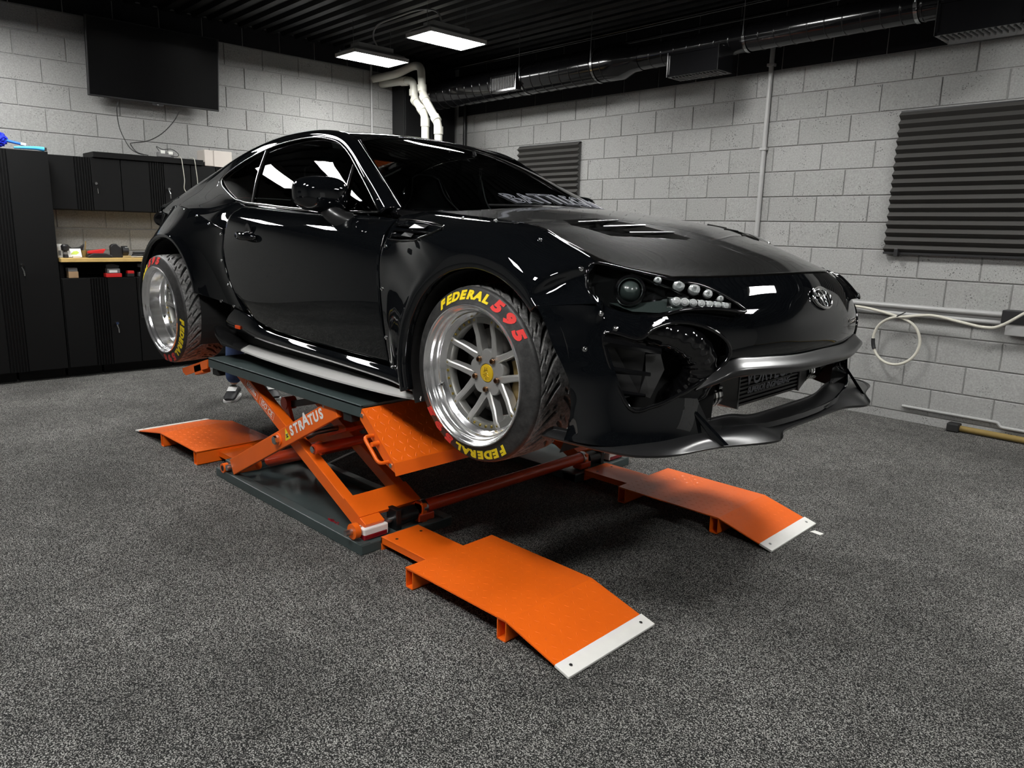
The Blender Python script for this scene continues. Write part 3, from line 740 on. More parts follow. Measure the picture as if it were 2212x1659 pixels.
MB().tube(spline([(0, -0.09, 0.012), (0, -0.03, 0.016), (0.0, 0.06, 0.02), (0.0, 0.12, 0.016)], 16), [0.008 + 0.010 * i / 15 for i in range(16)], 10).build('handle', 'sky_glove', t, 50)
MB().box(-0.016, 0.012, 0.11, 0.138, 0.004, 0.03, c=0.004).build('bristles', 'black_plastic', t)
# things on the worktop
ZB = 1.036
def bench(name, y, lab, cat, x=-7.30, z=ZB): return empty(name, lab, cat, None, None, RMAT @ Matrix.Translation((x, y, z)))
t = bench('charger_plug', 1.535, 'white charger standing at the left end of the worktop', 'charger', -7.36)
MB().box(-0.02, 0.02, -0.022, 0.022, 0, 0.115, c=0.004).build('body', 'white_paper', t); MB().box(0.02, 0.024, -0.01, 0.01, 0.02, 0.06).build('socket', 'grey_plastic', t)
t = bench('spray_head', 1.57, 'small black bottle with round top beside the white charger', 'bottle')
MB().lathe([(0.0, 0), (0.02, 0), (0.022, 0.012), (0.014, 0.04), (0.014, 0.055), (0.03, 0.065), (0.032, 0.10), (0.022, 0.112), (0.0, 0.114)], 20).build('body', 'black_plastic', t, 40)
MB().cyl((0, 0, 0.03), (0, 0, 0.05), 0.018, 14).build('collar', 'grey_plastic', t, 40)
t = bench('card', 1.645, 'white card with a green print leaning on a stand', 'card')
rm = Matrix.Rotation(radians(-28), 4, 'Y')
MB().box(-0.003, 0.003, -0.055, 0.05, 0.005, 0.085, rm).build('card_sheet', 'white_paper', t)
MB().prism([(-0.035, 0.03), (-0.01, 0.058), (0.02, 0.062), (0.035, 0.045), (0.01, 0.028)], 0.0031, 0.0045, 'x', rm).build('print', 'green_print', t)
MB().box(-0.05, -0.02, -0.03, 0.03, 0, 0.02, c=0.003).build('stand', 'beige_plastic', t)
MB().box(0.015, 0.04, -0.03, 0.03, 0, 0.018, c=0.003).build('front_block', 'beige_plastic', t)
t = bench('tool_rest', 1.675, 'black angular tool behind the white card', 'tool', -7.42)
MB().prism([(-0.07, 0.0), (0.02, 0.0), (0.05, 0.04), (0.07, 0.115), (0.03, 0.085), (-0.03, 0.08), (-0.065, 0.11), (-0.07, 0.06)], -0.015, 0.015, 'x', c=0.003).build('body', 'black_plastic', t)
MB().box(-0.03, 0.03, -0.04, 0.03, 0.0, 0.012).build('foot', 'black_plastic', t)
t = bench('brush_pot', 1.725, 'small brown pot holding a thin stick', 'pot', -7.36)
MB().lathe([(0.0, 0), (0.02, 0), (0.027, 0.06), (0.024, 0.06), (0.018, 0.004), (0, 0.004)], 18).build('pot', 'brown_pot', t, 40)
MB().tube(spline([(0, 0, 0.01), (0, 0.012, 0.07), (0, 0.018, 0.11), (0, 0.02, 0.14)], 10), 0.005, 6).build('stick', 'brown_pot', t, 50)
t = bench('pouch', 1.815, 'black pouch with a red top lying on the worktop', 'pouch')
MB().prism([(-0.085, 0.0), (0.11, 0.0), (0.105, 0.022), (0.06, 0.038), (-0.04, 0.04), (-0.085, 0.02)], -0.05, 0.05, 'x', c=0.006).build('body', 'black_plastic', t)
MB().prism([(-0.07, 0.036), (0.04, 0.036), (0.065, 0.075), (0.02, 0.07), (-0.065, 0.058)], -0.045, 0.03, 'x', c=0.004).build('flap', 'red_plastic', t)
t = bench('camera_body', 1.985, 'black photo camera standing on the worktop', 'camera')
MB().prism([(-0.065, 0), (0.03, 0), (0.03, 0.085), (0.005, 0.10), (-0.015, 0.122), (-0.045, 0.118), (-0.065, 0.10)], -0.03, 0.025, 'x', c=0.006).build('body', 'black_plastic', t)
MB().cyl((0.0, 0.03, 0.06), (0.0, 0.075, 0.06), 0.042, 24).build('lens', 'black_plastic', t, 40)
MB().cyl((0.0, 0.075, 0.06), (0.0, 0.08, 0.06), 0.036, 24).build('lens_glass', 'screen_black', t, 40)
MB().box(0.02, 0.03, 0.05, 0.075, 0.085, 0.092).build('badge', 'white_paper', t)
t = bench('cable_bundle', 2.165, 'black cable bundle lying on the worktop right of the camera', 'cables')
MB().tube(spline([(0.02, -0.08, 0.012), (0.04, -0.02, 0.02), (0.0, 0.05, 0.02), (0.03, 0.1, 0.015), (-0.02, 0.06, 0.03), (-0.04, -0.03, 0.035), (0, -0.06, 0.025)], 40), 0.009, 8).build('cable', 'cable_black', t, 60)
MB().box(-0.05, 0.0, -0.05, 0.06, 0, 0.05, c=0.005).build('adapter', 'black_plastic', t)
MB().tube(spline([(0.05, -0.09, 0.008), (0.06, 0.0, 0.01), (0.06, 0.12, 0.012)], 12), 0.004, 6).build('white_lead', 'cable_white', t)
t = bench('parts_bin', 2.37, 'navy bin with light blue gloves draped over its rim', 'bin', -7.34)
MB().add([(x * (0.075 + 0.02 * z / 0.1), y * (0.08 + 0.02 * z / 0.1), z) for z in (0, 0.105) for x, y in ((-1, -1), (1, -1), (1, 1), (-1, 1))],
         [(0, 3, 2, 1), (0, 1, 5, 4), (1, 2, 6, 5), (2, 3, 7, 6), (3, 0, 4, 7), (4, 5, 6, 7)]).build('body', 'navy_plastic', t)
gl = MB()
gl.tube(spline([(0.09, -0.06, 0.05), (0.10, -0.05, 0.10), (0.07, -0.03, 0.135), (0.0, 0.0, 0.145), (-0.04, 0.04, 0.14)], 14), [0.012, 0.02, 0.024, 0.028, 0.03, 0.032, 0.034, 0.034, 0.034, 0.032, 0.03, 0.028, 0.024, 0.015], 10)
for q in range(4): gl.tube(spline([(0.07, -0.06 + q * 0.03, 0.135), (0.10, -0.07 + q * 0.032, 0.11), (0.105, -0.075 + q * 0.034, 0.06 + 0.012 * q)], 8), [0.014, 0.014, 0.013, 0.012, 0.011, 0.010, 0.009, 0.006], 8)
gl.tube(spline([(0.0, 0.0, 0.14), (0.03, 0.07, 0.145), (0.07, 0.09, 0.12)], 8), 0.02, 8)
gl.build('glove', 'sky_glove', t, 60)
# things on the shelf under the worktop
ZS = 0.866
t = bench('parts_box', 1.61, 'small cardboard box at the left end under the worktop', 'box', -7.29, ZS)
MB().box(-0.05, 0.03, -0.04, 0.035, 0, 0.055, c=0.003).build('body', 'kraft', t); MB().box(-0.055, 0.03, -0.042, 0.03, 0.055, 0.085, c=0.003).build('lid', 'grey_plastic', t)
t = bench('battery_charger', 1.92, 'red battery charger with a grey top under the worktop', 'charger', -7.28, ZS)
MB().box(-0.05, 0.04, -0.065, 0.065, 0, 0.035, c=0.005).build('base', 'red_plastic', t); MB().box(-0.045, 0.03, -0.05, 0.055, 0.035, 0.075, c=0.005).build('battery', 'grey_plastic', t)
MB().box(0.03, 0.033, -0.035, 0.03, 0.04, 0.062).build('label', 'white_paper', t); MB().prism([(-0.05, 0.075), (0.05, 0.075), (0.06, 0.1), (0.0, 0.12), (-0.05, 0.11)], -0.04, 0.0, 'x', c=0.004).build('tool_head', 'black_plastic', t)
t = bench('battery_pack', 2.06, 'small red battery pack right of the charger', 'battery', -7.28, ZS)
MB().box(-0.03, 0.03, -0.03, 0.03, 0.0, 0.03, c=0.004).build('body', 'black_plastic', t); MB().box(-0.03, 0.032, -0.025, 0.03, 0.03, 0.055, c=0.004).build('top', 'red_plastic', t)
t = bench('power_drill', 2.18, 'grey cordless tool standing under the worktop by the rear wheel', 'tool', -7.30, ZS)
MB().box(-0.035, 0.035, -0.045, 0.045, 0, 0.04, c=0.006).build('battery', 'grey_plastic', t); MB().prism([(-0.018, 0.04), (0.018, 0.04), (0.02, 0.085), (0.03, 0.12), (-0.05, 0.12), (-0.05, 0.085), (-0.02, 0.08)], -0.02, 0.02, 'x', c=0.004).build('handle', 'black_plastic', t)

# ------------------------------------------------------------------ furniture beside the camera (mirrored in the car's flank)
t = empty('side_table', 'long black table beside the camera mirrored in the car door', 'table', mtx=RMAT @ Matrix.Translation((-3.6, -2.6, 0)))
MB().box(-0.9, 0.9, -0.35, 0.35, 0.70, 0.75, c=0.004).build('table_top', 'cabinet_black', t)
for sx in (-0.85, 0.85):
    for sy in (-0.3, 0.3): MB().box(sx - 0.025, sx + 0.025, sy - 0.025, sy + 0.025, 0, 0.70).build('leg', 'black_metal', t)
MB().box(-0.88, 0.88, 0.3, 0.32, 0.15, 0.70).build('front_drape', 'cabinet_black', t)
t = empty('wall_cupboard', 'long black cupboard on the wall beside the camera mirrored in the car door', 'cupboard', mtx=RMAT @ Matrix.Translation((-4.2, YNEAR, 1.45)))
MB().box(-1.3, 1.3, 0.01, 0.35, 0, 0.5, c=0.004).build('body', 'cabinet_black', t)
for k in range(4): MB().box(-1.29 + 0.65 * k, -0.66 + 0.65 * k, 0.35, 0.37, 0.01, 0.49, c=0.003).build('door', 'cabinet_black', t)
t = empty('floor_machine', 'pale grey machine with cables beside the camera mirrored in the car door', 'machine', mtx=RMAT @ Matrix.Translation((-2.3, -2.2, 0)))
MB().box(-0.22, 0.22, -0.18, 0.18, 0.05, 0.85, c=0.02).build('body', 'beige_plastic', t)
MB().box(-0.2, 0.2, -0.16, 0.16, 0.85, 0.92, c=0.01).build('top', 'black_plastic', t)
for sx in (-0.18, 0.18): MB().cyl((sx, -0.2, 0.06), (sx, 0.2, 0.06), 0.06, 16).build('wheel', 'black_rubber', t, 40)

o = MB().prism([(-0.02, -0.012), (0.03, -0.02), (0.035, 0.012), (-0.01, 0.018)], 0.0, 0.003, 'z').build('paper_scrap', 'white_paper'); o.location = (1.905, 0.76, 0.0005)
tag(o, 'small white scrap lying on the floor by the far ramp tip', 'scrap')
# ================================================================== THE SCISSOR LIFT
lift = empty('scissor_lift', 'orange and grey mid-rise scissor lift holding the black car', 'car lift')
PT = 0.655                        # top of the raised platforms
def lozenges(P0, ux, uy, un, lx, ly, pitch=0.030, size=0.0125, hgt=0.0016):
    """diamond plate: small raised lens shapes in alternating directions over a rectangle"""
    mb = MB(); nx, ny = int(lx / pitch), int(ly / pitch)
    for i in range(nx):
        for j in range(ny):
            c = P0 + ux * ((i + 0.5) * lx / nx) + uy * ((j + 0.5) * ly / ny)
            s = 1 if (i + j) % 2 else -1
            a = (ux * 0.82 + uy * 0.57 * s); b = (uy * 0.82 - ux * 0.57 * s)
            mb.add([c + a * size, c + b * size * 0.28, c - a * size, c - b * size * 0.28, c + a * size * 0.35 + un * hgt, c - a * size * 0.35 + un * hgt],
                   [(0, 1, 4), (1, 2, 5, 4), (2, 3, 5), (3, 0, 4, 5)])
    return mb
def plate(mb, a, b, c, d, th):
    """slab from four top corners"""
    a, b, c, d = V(a), V(b), V(c), V(d); n = (b - a).cross(d - a).normalized() * th
    mb.add([a, b, c, d, a - n, b - n, c - n, d - n], [(0, 1, 2, 3), (7, 6, 5, 4), (0, 4, 5, 1), (1, 5, 6, 2), (2, 6, 7, 3), (3, 7, 4, 0)])
    return mb
def bar(p, q, w_, h_, c=0.003):
    """box bar from p to q in a plane of constant y: w_ along y, h_ across"""
    p, q = V(p), V(q); d = (q - p); L = d.length; d.normalize(); y = V((0, 1, 0)); z = d.cross(y)
    return MB().box(0, L, -w_ / 2, w_ / 2, -h_ / 2, h_ / 2, frame(p, d, y, z), c=c)
def lift_unit(s):
    """s = -1 near side, +1 far side"""
    Y = lambda y: y * -s           # y given for the near side (negative)
    def bx(x0, x1, y0, y1, z0, z1, c=0.0): a, b = sorted((Y(y0), Y(y1))); return MB().box(x0, x1, a, b, z0, z1, c=c)
    # base pan with rails
    bs = bx(-0.69, 0.69, -0.95, -0.46, 0.004, 0.014).build('base_pan', 'lift_grey', lift)
    bx(-0.695, 0.695, -0.953, -0.90, 0.0, 0.048, 0.004).build('rail', 'lift_grey', bs)
    bx(-0.695, 0.695, -0.50, -0.45, 0.0, 0.048, 0.004).build('rail', 'lift_grey', bs)
    bx(0.60, 0.697, -0.95, -0.45, 0.0, 0.044, 0.004).build('end_rail', 'lift_grey', bs)
    bx(-0.697, -0.62, -0.95, -0.45, 0.0, 0.044, 0.004).build('end_rail', 'lift_grey', bs)
    # platform
    pf = bx(-0.713, 0.713, -0.953, -0.47, PT - 0.012, PT, 0.003).build('platform', 'lift_grey', lift)
    bx(-0.713, 0.713, -0.953, -0.938, PT - 0.052, PT - 0.001, 0.003).build('side_skirt', 'lift_grey', pf)
    bx(-0.713, 0.713, -0.487, -0.47, PT - 0.052, PT - 0.001, 0.003).build('side_skirt', 'lift_grey', pf)
    for xx in (-0.70, -0.2, 0.3, 0.69): bx(xx - 0.01, xx + 0.01, -0.94, -0.485, PT - 0.05, PT - 0.01).build('cross_rib', 'lift_grey', pf)
    for xx in (-0.655, 0.60): bx(xx - 0.03, xx + 0.03, -0.945, -0.90, PT - 0.09, PT - 0.05, 0.004).build('rubber_stop', 'black_rubber', pf)
    # rubber lifting blocks under the sills
    for xx in (-0.46, 0.42): bx(xx - 0.09, xx + 0.09, -0.79, -0.67, PT, PT + 0.052, 0.006).build('rubber_pad', 'black_rubber', pf)
    # scissor arms
    def arm(name, p, q, y, w_, h_, m='orange_paint'):
        return bar((p[0], Y(y), p[1]), (q[0], Y(y), q[1]), w_, h_).build(name, m, lift)
    h_ = 0.085
    A1 = arm('outer_arm', (-0.53, 0.085), (0.50, 0.602), -0.928, 0.022, h_)
    arm('outer_arm', (-0.53, 0.085), (0.50, 0.602), -0.535, 0.022, h_)
    arm('inner_arm', (0.60, 0.095), (-0.50, 0.612), -0.872, 0.052, 0.062)
    arm('inner_arm', (0.60, 0.095), (-0.50, 0.612), -0.592, 0.052, 0.062)
    # cross plate joining the inner arms at the front, slotted round the black clevis
    d = V((-0.905, 0, 0.425)); n_ = V((0.425, 0, 0.905))
    o = V((0.625, 0, 0.115))
    mb = MB(); a, b = sorted((Y(-0.90), Y(-0.565)))
    mb.box(0.02, 0.15, a, b, -0.004, 0.012, frame(o, d, V((0, 1, 0)), n_))
    mb.build('cross_plate', 'orange_paint', lift)
    mb = MB(); a, b = sorted((Y(-0.90), Y(-0.80))); mb.box(-0.03, 0.02, a, b, -0.02, 0.010, frame(o, d, V((0, 1, 0)), n_), c=0.003); mb.build('cross_plate_lug', 'orange_paint', lift)
    # pivot bolts
    for (px, pz, py, r) in ((0.0, 0.355, -0.94, 0.017),):
        MB().cyl((px, Y(-0.50), pz), (px, Y(-0.945), pz), 0.014, 16).build('pivot_shaft', 'steel', lift, 40)
        MB().cyl((px, Y(-0.938), pz), (px, Y(-0.946), pz), 0.030, 24).build('pivot_washer', 'orange_paint', lift, 40)
        MB().cyl((px, Y(-0.944), pz), (px, Y(-0.966), pz), 0.021, 6).build('pivot_bolt', 'chrome', lift)
    # rear lower bearing of the outer arms
    MB().cyl((-0.555, Y(-0.955), 0.078), (-0.555, Y(-0.50), 0.078), 0.016, 16).build('lower_shaft', 'steel', lift, 40)
    MB().cyl((-0.600, Y(-0.958), 0.066), (-0.600, Y(-0.93), 0.066), 0.026, 24).build('bearing_ring', 'orange_paint', lift, 40)
    MB().cyl((-0.600, Y(-0.9585), 0.066), (-0.600, Y(-0.955), 0.066), 0.016, 24).build('bearing_bore', 'cavity_black', lift, 40)
    bx(-0.625, -0.535, -0.93, -0.885, 0.04, 0.105, 0.004).build('bearing_block', 'lift_grey', lift)
    MB().cyl((-0.49, Y(-0.90), 0.085), (-0.40, Y(-0.85), 0.115), 0.028, 16).build('arm_boss', 'orange_paint', lift, 40)
    # front rollers of the inner arms
    MB().cyl((0.628, Y(-0.985), 0.088), (0.628, Y(-0.50), 0.088), 0.013, 16).build('roller_shaft', 'steel', lift, 40)
    MB().cyl((0.628, Y(-0.952), 0.088), (0.628, Y(-0.925), 0.088), 0.034, 28).build('roller', 'orange_paint', lift, 40)
    bx(0.605, 0.668, -0.915, -0.79, 0.048, 0.098, 0.006).build('slide_block', 'nylon_white', lift)
    bx(0.607, 0.6695, -0.917, -0.795, 0.046, 0.072, 0.006).build('grease', 'grease_red', lift)
    bx(0.605, 0.668, -0.62, -0.53, 0.048, 0.085, 0.006).build('slide_block', 'shadow_orange_paint', lift)
    MB().cyl((0.628, Y(-0.72), 0.088), (0.628, Y(-0.62), 0.088), 0.036, 24).build('clevis', 'black_metal', lift, 40)
    bx(0.59, 0.665, -0.745, -0.715, 0.03, 0.14, 0.004).build('clevis_plate', 'black_metal', lift)
    bx(0.59, 0.665, -0.60, -0.57, 0.03, 0.13, 0.004).build('clevis_plate', 'orange_paint', lift)
    # grease smear on the pan
    g = MB()
    random.seed(3)
    for k in range(16):
        cx, cy = 0.33 + random.uniform(-0.05, 0.05), -0.86 + random.uniform(-0.012, 0.018); r = random.uniform(0.004, 0.014)
        g.add([(cx + r * 1.4 * cos(q), Y(cy + r * 0.5 * sin(q)), 0.0148) for q in [2 * pi * i / 8 for i in range(8)]] + [(cx, Y(cy), 0.018)], [(i, (i + 1) % 8, 8) for i in range(8)])
    if s == -1: g.build('grease_smear', 'grease_red', lift)
    # hydraulic cylinder between the arms
    MB().cyl((-0.50, Y(-0.73), 0.09), (0.02, Y(-0.73), 0.275), 0.036, 24).build('cylinder', 'shadow_orange_paint', lift, 40)
    MB().cyl((0.02, Y(-0.73), 0.275), (0.25, Y(-0.73), 0.36), 0.018, 16).build('cylinder_rod', 'chrome', lift, 40)
    MB().cyl((0.25, Y(-0.90), 0.355), (0.25, Y(-0.55), 0.355), 0.024, 20).build('cylinder_pin', 'shadow_orange_paint', lift, 40)
    MB().cyl((0.25, Y(-0.905), 0.355), (0.25, Y(-0.91), 0.355), 0.016, 20).build('pin_cap', 'chrome', lift, 40)
    plate(MB(), (0.20, Y(-0.80), 0.40), (0.36, Y(-0.80), 0.46), (0.36, Y(-0.66), 0.46), (0.20, Y(-0.66), 0.40), 0.012).build('cylinder_bracket', 'shadow_orange_paint', lift)
    # safety lever and rear link seen below the platform
    bar((-0.33, Y(-0.70), 0.43), (0.02, Y(-0.70), 0.52), 0.012, 0.035).build('lock_bar', 'black_metal', lift)
    MB().cyl((-0.33, Y(-0.73), 0.44), (-0.33, Y(-0.67), 0.44), 0.034, 20).build('lock_wheel', 'shadow_orange_paint', lift, 40)
    bar((-0.33, Y(-0.715), 0.44), (-0.28, Y(-0.715), 0.33), 0.02, 0.05).build('lock_link', 'shadow_orange_paint', lift)
    # hinged end flaps
    for e in (1, -1):
        ln = 0.275 if e > 0 else 0.36
        ang = radians(40.5) if e > 0 else radians(16)
        hx, hz = 0.722 * e, PT - 0.012
        ux = V((e * cos(ang), 0, -sin(ang))); uy = V((0, 1, 0)); un = V((e * sin(ang), 0, cos(ang)))
        y0, y1 = sorted((Y(-0.953), Y(-0.475)))
        P0 = V((hx, y0, hz)); W = y1 - y0
        fp = plate(MB(), P0, P0 + ux * ln, P0 + ux * ln + uy * W, P0 + uy * W, 0.006 * e).build('end_flap', 'orange_paint', lift)
        # bent-down lip
        lp = V((e * cos(ang + 0.5), 0, -sin(ang + 0.5))); Q = P0 + ux * ln
        if e > 0: plate(MB(), Q, Q + lp * 0.05, Q + lp * 0.05 + uy * W, Q + uy * W, 0.006).build('flap_lip', 'orange_paint', fp)
        for yy in (y0, y1 - 0.006):
            R0 = V((hx, yy, hz))
            pr_ = [R0 - un * 0.005, R0 + ux * ln - un * 0.005, R0 + ux * (ln + (0.03 if e > 0 else 0)) - un * 0.022, R0 + ux * ln * 0.9 - un * 0.045, R0 + ux * 0.02 - un * 0.045]
            MB().add([p for p in pr_] + [p + uy * 0.006 for p in pr_], [(0, 1, 2, 3, 4), (9, 8, 7, 6, 5)] + [(i, (i + 1) % 5, 5 + (i + 1) % 5, 5 + i) for i in range(5)]).build('flap_side', 'orange_paint', fp)
        tr = lozenges(P0 + un * 0.0001, ux, uy, un, ln, W, 0.033 if e > 0 else 0.03, 0.013).build('tread_pattern', 'orange_paint', fp, fix=False); tr['kind'] = 'stuff'
        for yy in (Y(-0.957),):
            if e > 0:
                for f in (0.02, ln - 0.005): MB().cyl(V((hx, yy, hz)) + ux * f - un * 0.02, V((hx, Y(-0.950), hz)) + ux * f - un * 0.02, 0.009, 12).build('flap_bolt', 'chrome', fp, 40)
                hp = [V((hx, Y(-0.955), hz)) + ux * 0.12 - un * 0.022, V((hx, Y(-1.0), hz)) + ux * 0.12 - un * 0.018, V((hx, Y(-1.0), hz)) + ux * 0.25 - un * 0.02, V((hx, Y(-0.955), hz)) + ux * 0.25 - un * 0.022]
                MB().tube(poly(hp, 4, 0.02), 0.0075, 10).build('flap_handle', 'orange_paint', fp, 50)
                MB().cyl(V((hx, Y(-0.945), hz)) + ux * 0.16 - un * 0.02, V((hx, Y(-0.985), hz)) + ux * 0.16 - un * 0.02, 0.010, 12).build('catch_pin', 'orange_paint', fp, 40)
            else:
                MB().box(0.10, 0.20, min(y0, y1), min(y0, y1) + 0.05, -0.06, -0.006, frame(V((hx, 0, hz)), ux, uy, un * 1.0), c=0.004).build('flap_foot', 'orange_paint', fp)
    return A1
A1 = lift_unit(-1)
lift_unit(1)
# cross tubes tying the two units together
for (x, z, r, m) in ((0.632, 0.105, 0.030, 'shadow_orange_paint'), (-0.40, 0.115, 0.026, 'shadow_orange_paint')):
    ct = MB().cyl((x, -0.60, z), (x, 0.60, z), r, 24).build('cross_tube', m, lift, 40)
    for yy in (-0.575, 0.575): MB().cyl((x, yy - 0.012, z), (x, yy + 0.012, z), r + 0.004, 24).build('tube_clamp', 'steel' if x > 0 else m, ct, 40)
MB().tube(poly([(0.63, -0.72, 0.06), (0.3, -0.66, 0.04), (-0.3, -0.6, 0.04), (-0.5, -0.2, 0.03), (-0.5, 0.6, 0.03)], 4, 0.08), 0.007, 8).build('hydraulic_hose', 'steel', lift, 50)
# lettering on the near outer arm
d = V((1.03, 0, 0.517)).normalized(); up_ = V((-d.z, 0, d.x))
def arm_text(body, size, along, up, m, name, bold=0.0, yoff=-0.9402, ext=0.0004, base=(0.0, 0.355)):
    me = text_mesh(body, size, ext, 0, 1.0, bold)
    o = link_mesh(name, me, m, lift)
    P = V((base[0], yoff, base[1])) + d * along + up_ * up
    o.matrix_local = frame(P, d, up_, V((0, -1, 0)))
    return o
for ch, a, sz in (('S', 0.145, 0.064), ('T', 0.192, 0.064), ('R', 0.239, 0.064), ('A', 0.290, 0.088), ('T', 0.340, 0.064), ('U', 0.388, 0.064), ('S', 0.436, 0.064)):
    arm_text(ch, sz * 0.98, a, 0.004 + (0.012 if ch == 'A' else 0), 'white_print', 'letter', 0.0025)
arm_text('®', 0.018, 0.472, 0.028, 'white_print', 'registered_mark')
c0 = V((0, -0.9403, 0.355)) + d * 0.092
MB().add([c0 - d * 0.028 - up_ * 0.024, c0 + d * 0.028 - up_ * 0.024, c0 + up_ * 0.034], [(0, 1, 2)]).build('warning_sticker', 'yellow_print', lift, fix=False)
c1 = c0 + V((0, -0.0004, 0))
MB().add([c1 - d * 0.012 - up_ * 0.014, c1 + d * 0.012 - up_ * 0.014, c1 + d * 0.009 - up_ * 0.008, c1 - d * 0.009 - up_ * 0.008,
          c1 - d * 0.003 - up_ * 0.008, c1 + d * 0.003 - up_ * 0.008, c1 + d * 0.012 + up_ * 0.004, c1 - d * 0.012 + up_ * 0.004], [(0, 1, 2, 3), (4, 5, 6, 7)]).build('warning_symbol', 'black_print', lift, fix=False)
# ISO CE and weight stickers on the rising inner arm
d2 = V((0.905, 0, -0.425)); up2 = V((0.425, 0, 0.905))
def sticker(body, cx, L_, H_, sz):
    P = V((0.60, -0.8985, 0.095)) - d2 * cx
    q = [P - d2 * L_ / 2 - up2 * H_ / 2, P + d2 * L_ / 2 - up2 * H_ / 2, P + d2 * L_ / 2 + up2 * H_ / 2, P - d2 * L_ / 2 + up2 * H_ / 2]
    for i in range(4):
        a, b = q[i], q[(i + 1) % 4]; e = (b - a).normalized(); n_ = V((0, -1, 0)).cross(e) * 0.0022
        MB().add([a, b, b + n_, a + n_], [(0, 1, 2, 3)]).build('sticker_border', 'white_print', lift, fix=False)
    me = text_mesh(body, sz, 0.0002, 0, 1.0, 0.0006); o = link_mesh('sticker_text', me, 'white_print', lift)
    o.matrix_local = frame(P, d2, up2, V((0, -1, 0)))
sticker('ISO CE', 0.87, 0.15, 0.042, 0.040)
sticker('6000lbs', 1.04, 0.14, 0.040, 0.034)

# ------------------------------------------------------------------ drive-on ramps lying on the floor
def floor_ramp(name, yc, e, xb, xk, xt, label):
    t = empty(name, label, 'ramp', 'drive-on ramps of the car lift')
    y0, y1 = yc - 0.23, yc + 0.23; H = 0.082
    uy = V((0, 1, 0))
    B, K, T = V((e * xb, y0, H)), V((e * xk, y0, H)), V((e * xt, y0, 0.008))
    W = uy * (y1 - y0)
    if e > 0: plate(MB(), B, K, K + W, B + W, 0.005).build('top_plate', 'orange_paint', t); plate(MB(), K, T, T + W, K + W, 0.005).build('slope_plate', 'orange_paint', t)
    else: plate(MB(), K, B, B + W, K + W, 0.005).build('top_plate', 'orange_paint', t); plate(MB(), T, K, K + W, T + W, 0.005).build('slope_plate', 'orange_paint', t)
    ux1 = V((e, 0, 0)); ux2 = (T - K).normalized(); n2 = V((abs(ux2.z) * e, 0, abs(ux2.x)))
    tr = lozenges(B + V((0, 0, 0.0001)), ux1, uy, V((0, 0, 1)), xk - xb, y1 - y0, 0.036, 0.010, 0.0008).build('tread_pattern', 'orange_paint', t, fix=False); tr['kind'] = 'stuff'
    tr = lozenges(K + n2 * 0.0001, ux2, uy, n2, (T - K).length - 0.055, y1 - y0, 0.036, 0.010, 0.0008).build('tread_pattern', 'orange_paint', t, fix=False); tr['kind'] = 'stuff'
    # pale edge strip at the tip
    S0 = T - ux2 * 0.055
    m_ = frame(S0, ux2, uy, n2)
    MB().box(0, 0.062, -0.004, y1 - y0 + 0.004, -0.006, 0.005, m_, c=0.002).build('edge_strip', 'bare_strip', t)
    for yy in (0.04, y1 - y0 - 0.04):
        P = S0 + ux2 * 0.03 + uy * yy + n2 * 0.004
        MB().cyl(P, P + n2 * 0.003, 0.006, 12).build('screw', 'steel', t, 40)
    # box tube cross legs
    for xx in (xb + 0.022, xk - 0.02):
        mb = MB(); a, b = sorted((e * xx - 0.022, e * xx + 0.022))
        for (p, q, r, s_) in ((a, a + 0.004, 0.0, H - 0.005), (b - 0.004, b, 0.0, H - 0.005), (a, b, 0.0, 0.004), (a, b, H - 0.009, H - 0.005)): mb.box(p, q, y0 + 0.002, y1 - 0.002, r, s_)
        mb.build('cross_leg', 'orange_paint', t)
    # tongue to the lift base
    a, b = sorted((e * 0.70, e * (xb + 0.03))); 
    tg = MB().box(a, b, yc - 0.10, yc + 0.10, 0.054, 0.060, c=0.001).build('tongue', 'orange_paint', t)
    MB().box(a, b, yc - 0.10, yc - 0.095, 0.03, 0.056).build('tongue_side', 'orange_paint', tg)
    MB().box(a, b, yc + 0.095, yc + 0.10, 0.03, 0.056).build('tongue_side', 'orange_paint', tg)
    a, b = sorted((e * 0.70, e * 0.706)); MB().box(a, b, yc - 0.10, yc + 0.10, 0.0, 0.056).build('tongue_end', 'orange_paint', tg)
    for yy in (-0.065, 0.065): MB().cyl((e * 0.765, yc + yy, 0.0598), (e * 0.765, yc + yy, 0.0606), 0.007, 12).build('bolt_hole', 'black_print', tg, 40)
floor_ramp('floor_ramp', -0.752, 1, 1.04, 1.585, 1.862, 'largest orange steel ramp lying nearest the camera')
floor_ramp('floor_ramp', 0.62, 1, 1.03, 1.60, 1.862, 'orange steel ramp ahead of the car toward the right wall')
floor_ramp('floor_ramp', -0.73, -1, 0.93, 1.46, 1.88, 'orange steel ramp behind the lift at the left of the picture')
floor_ramp('floor_ramp', 0.66, -1, 0.93, 1.46, 1.88, 'orange steel ramp hidden behind the lift under the car tail')
# ================================================================== THE CAR
car = empty('sports_car', 'glossy black wide-bodied two door sports car raised on the orange scissor lift', 'car')

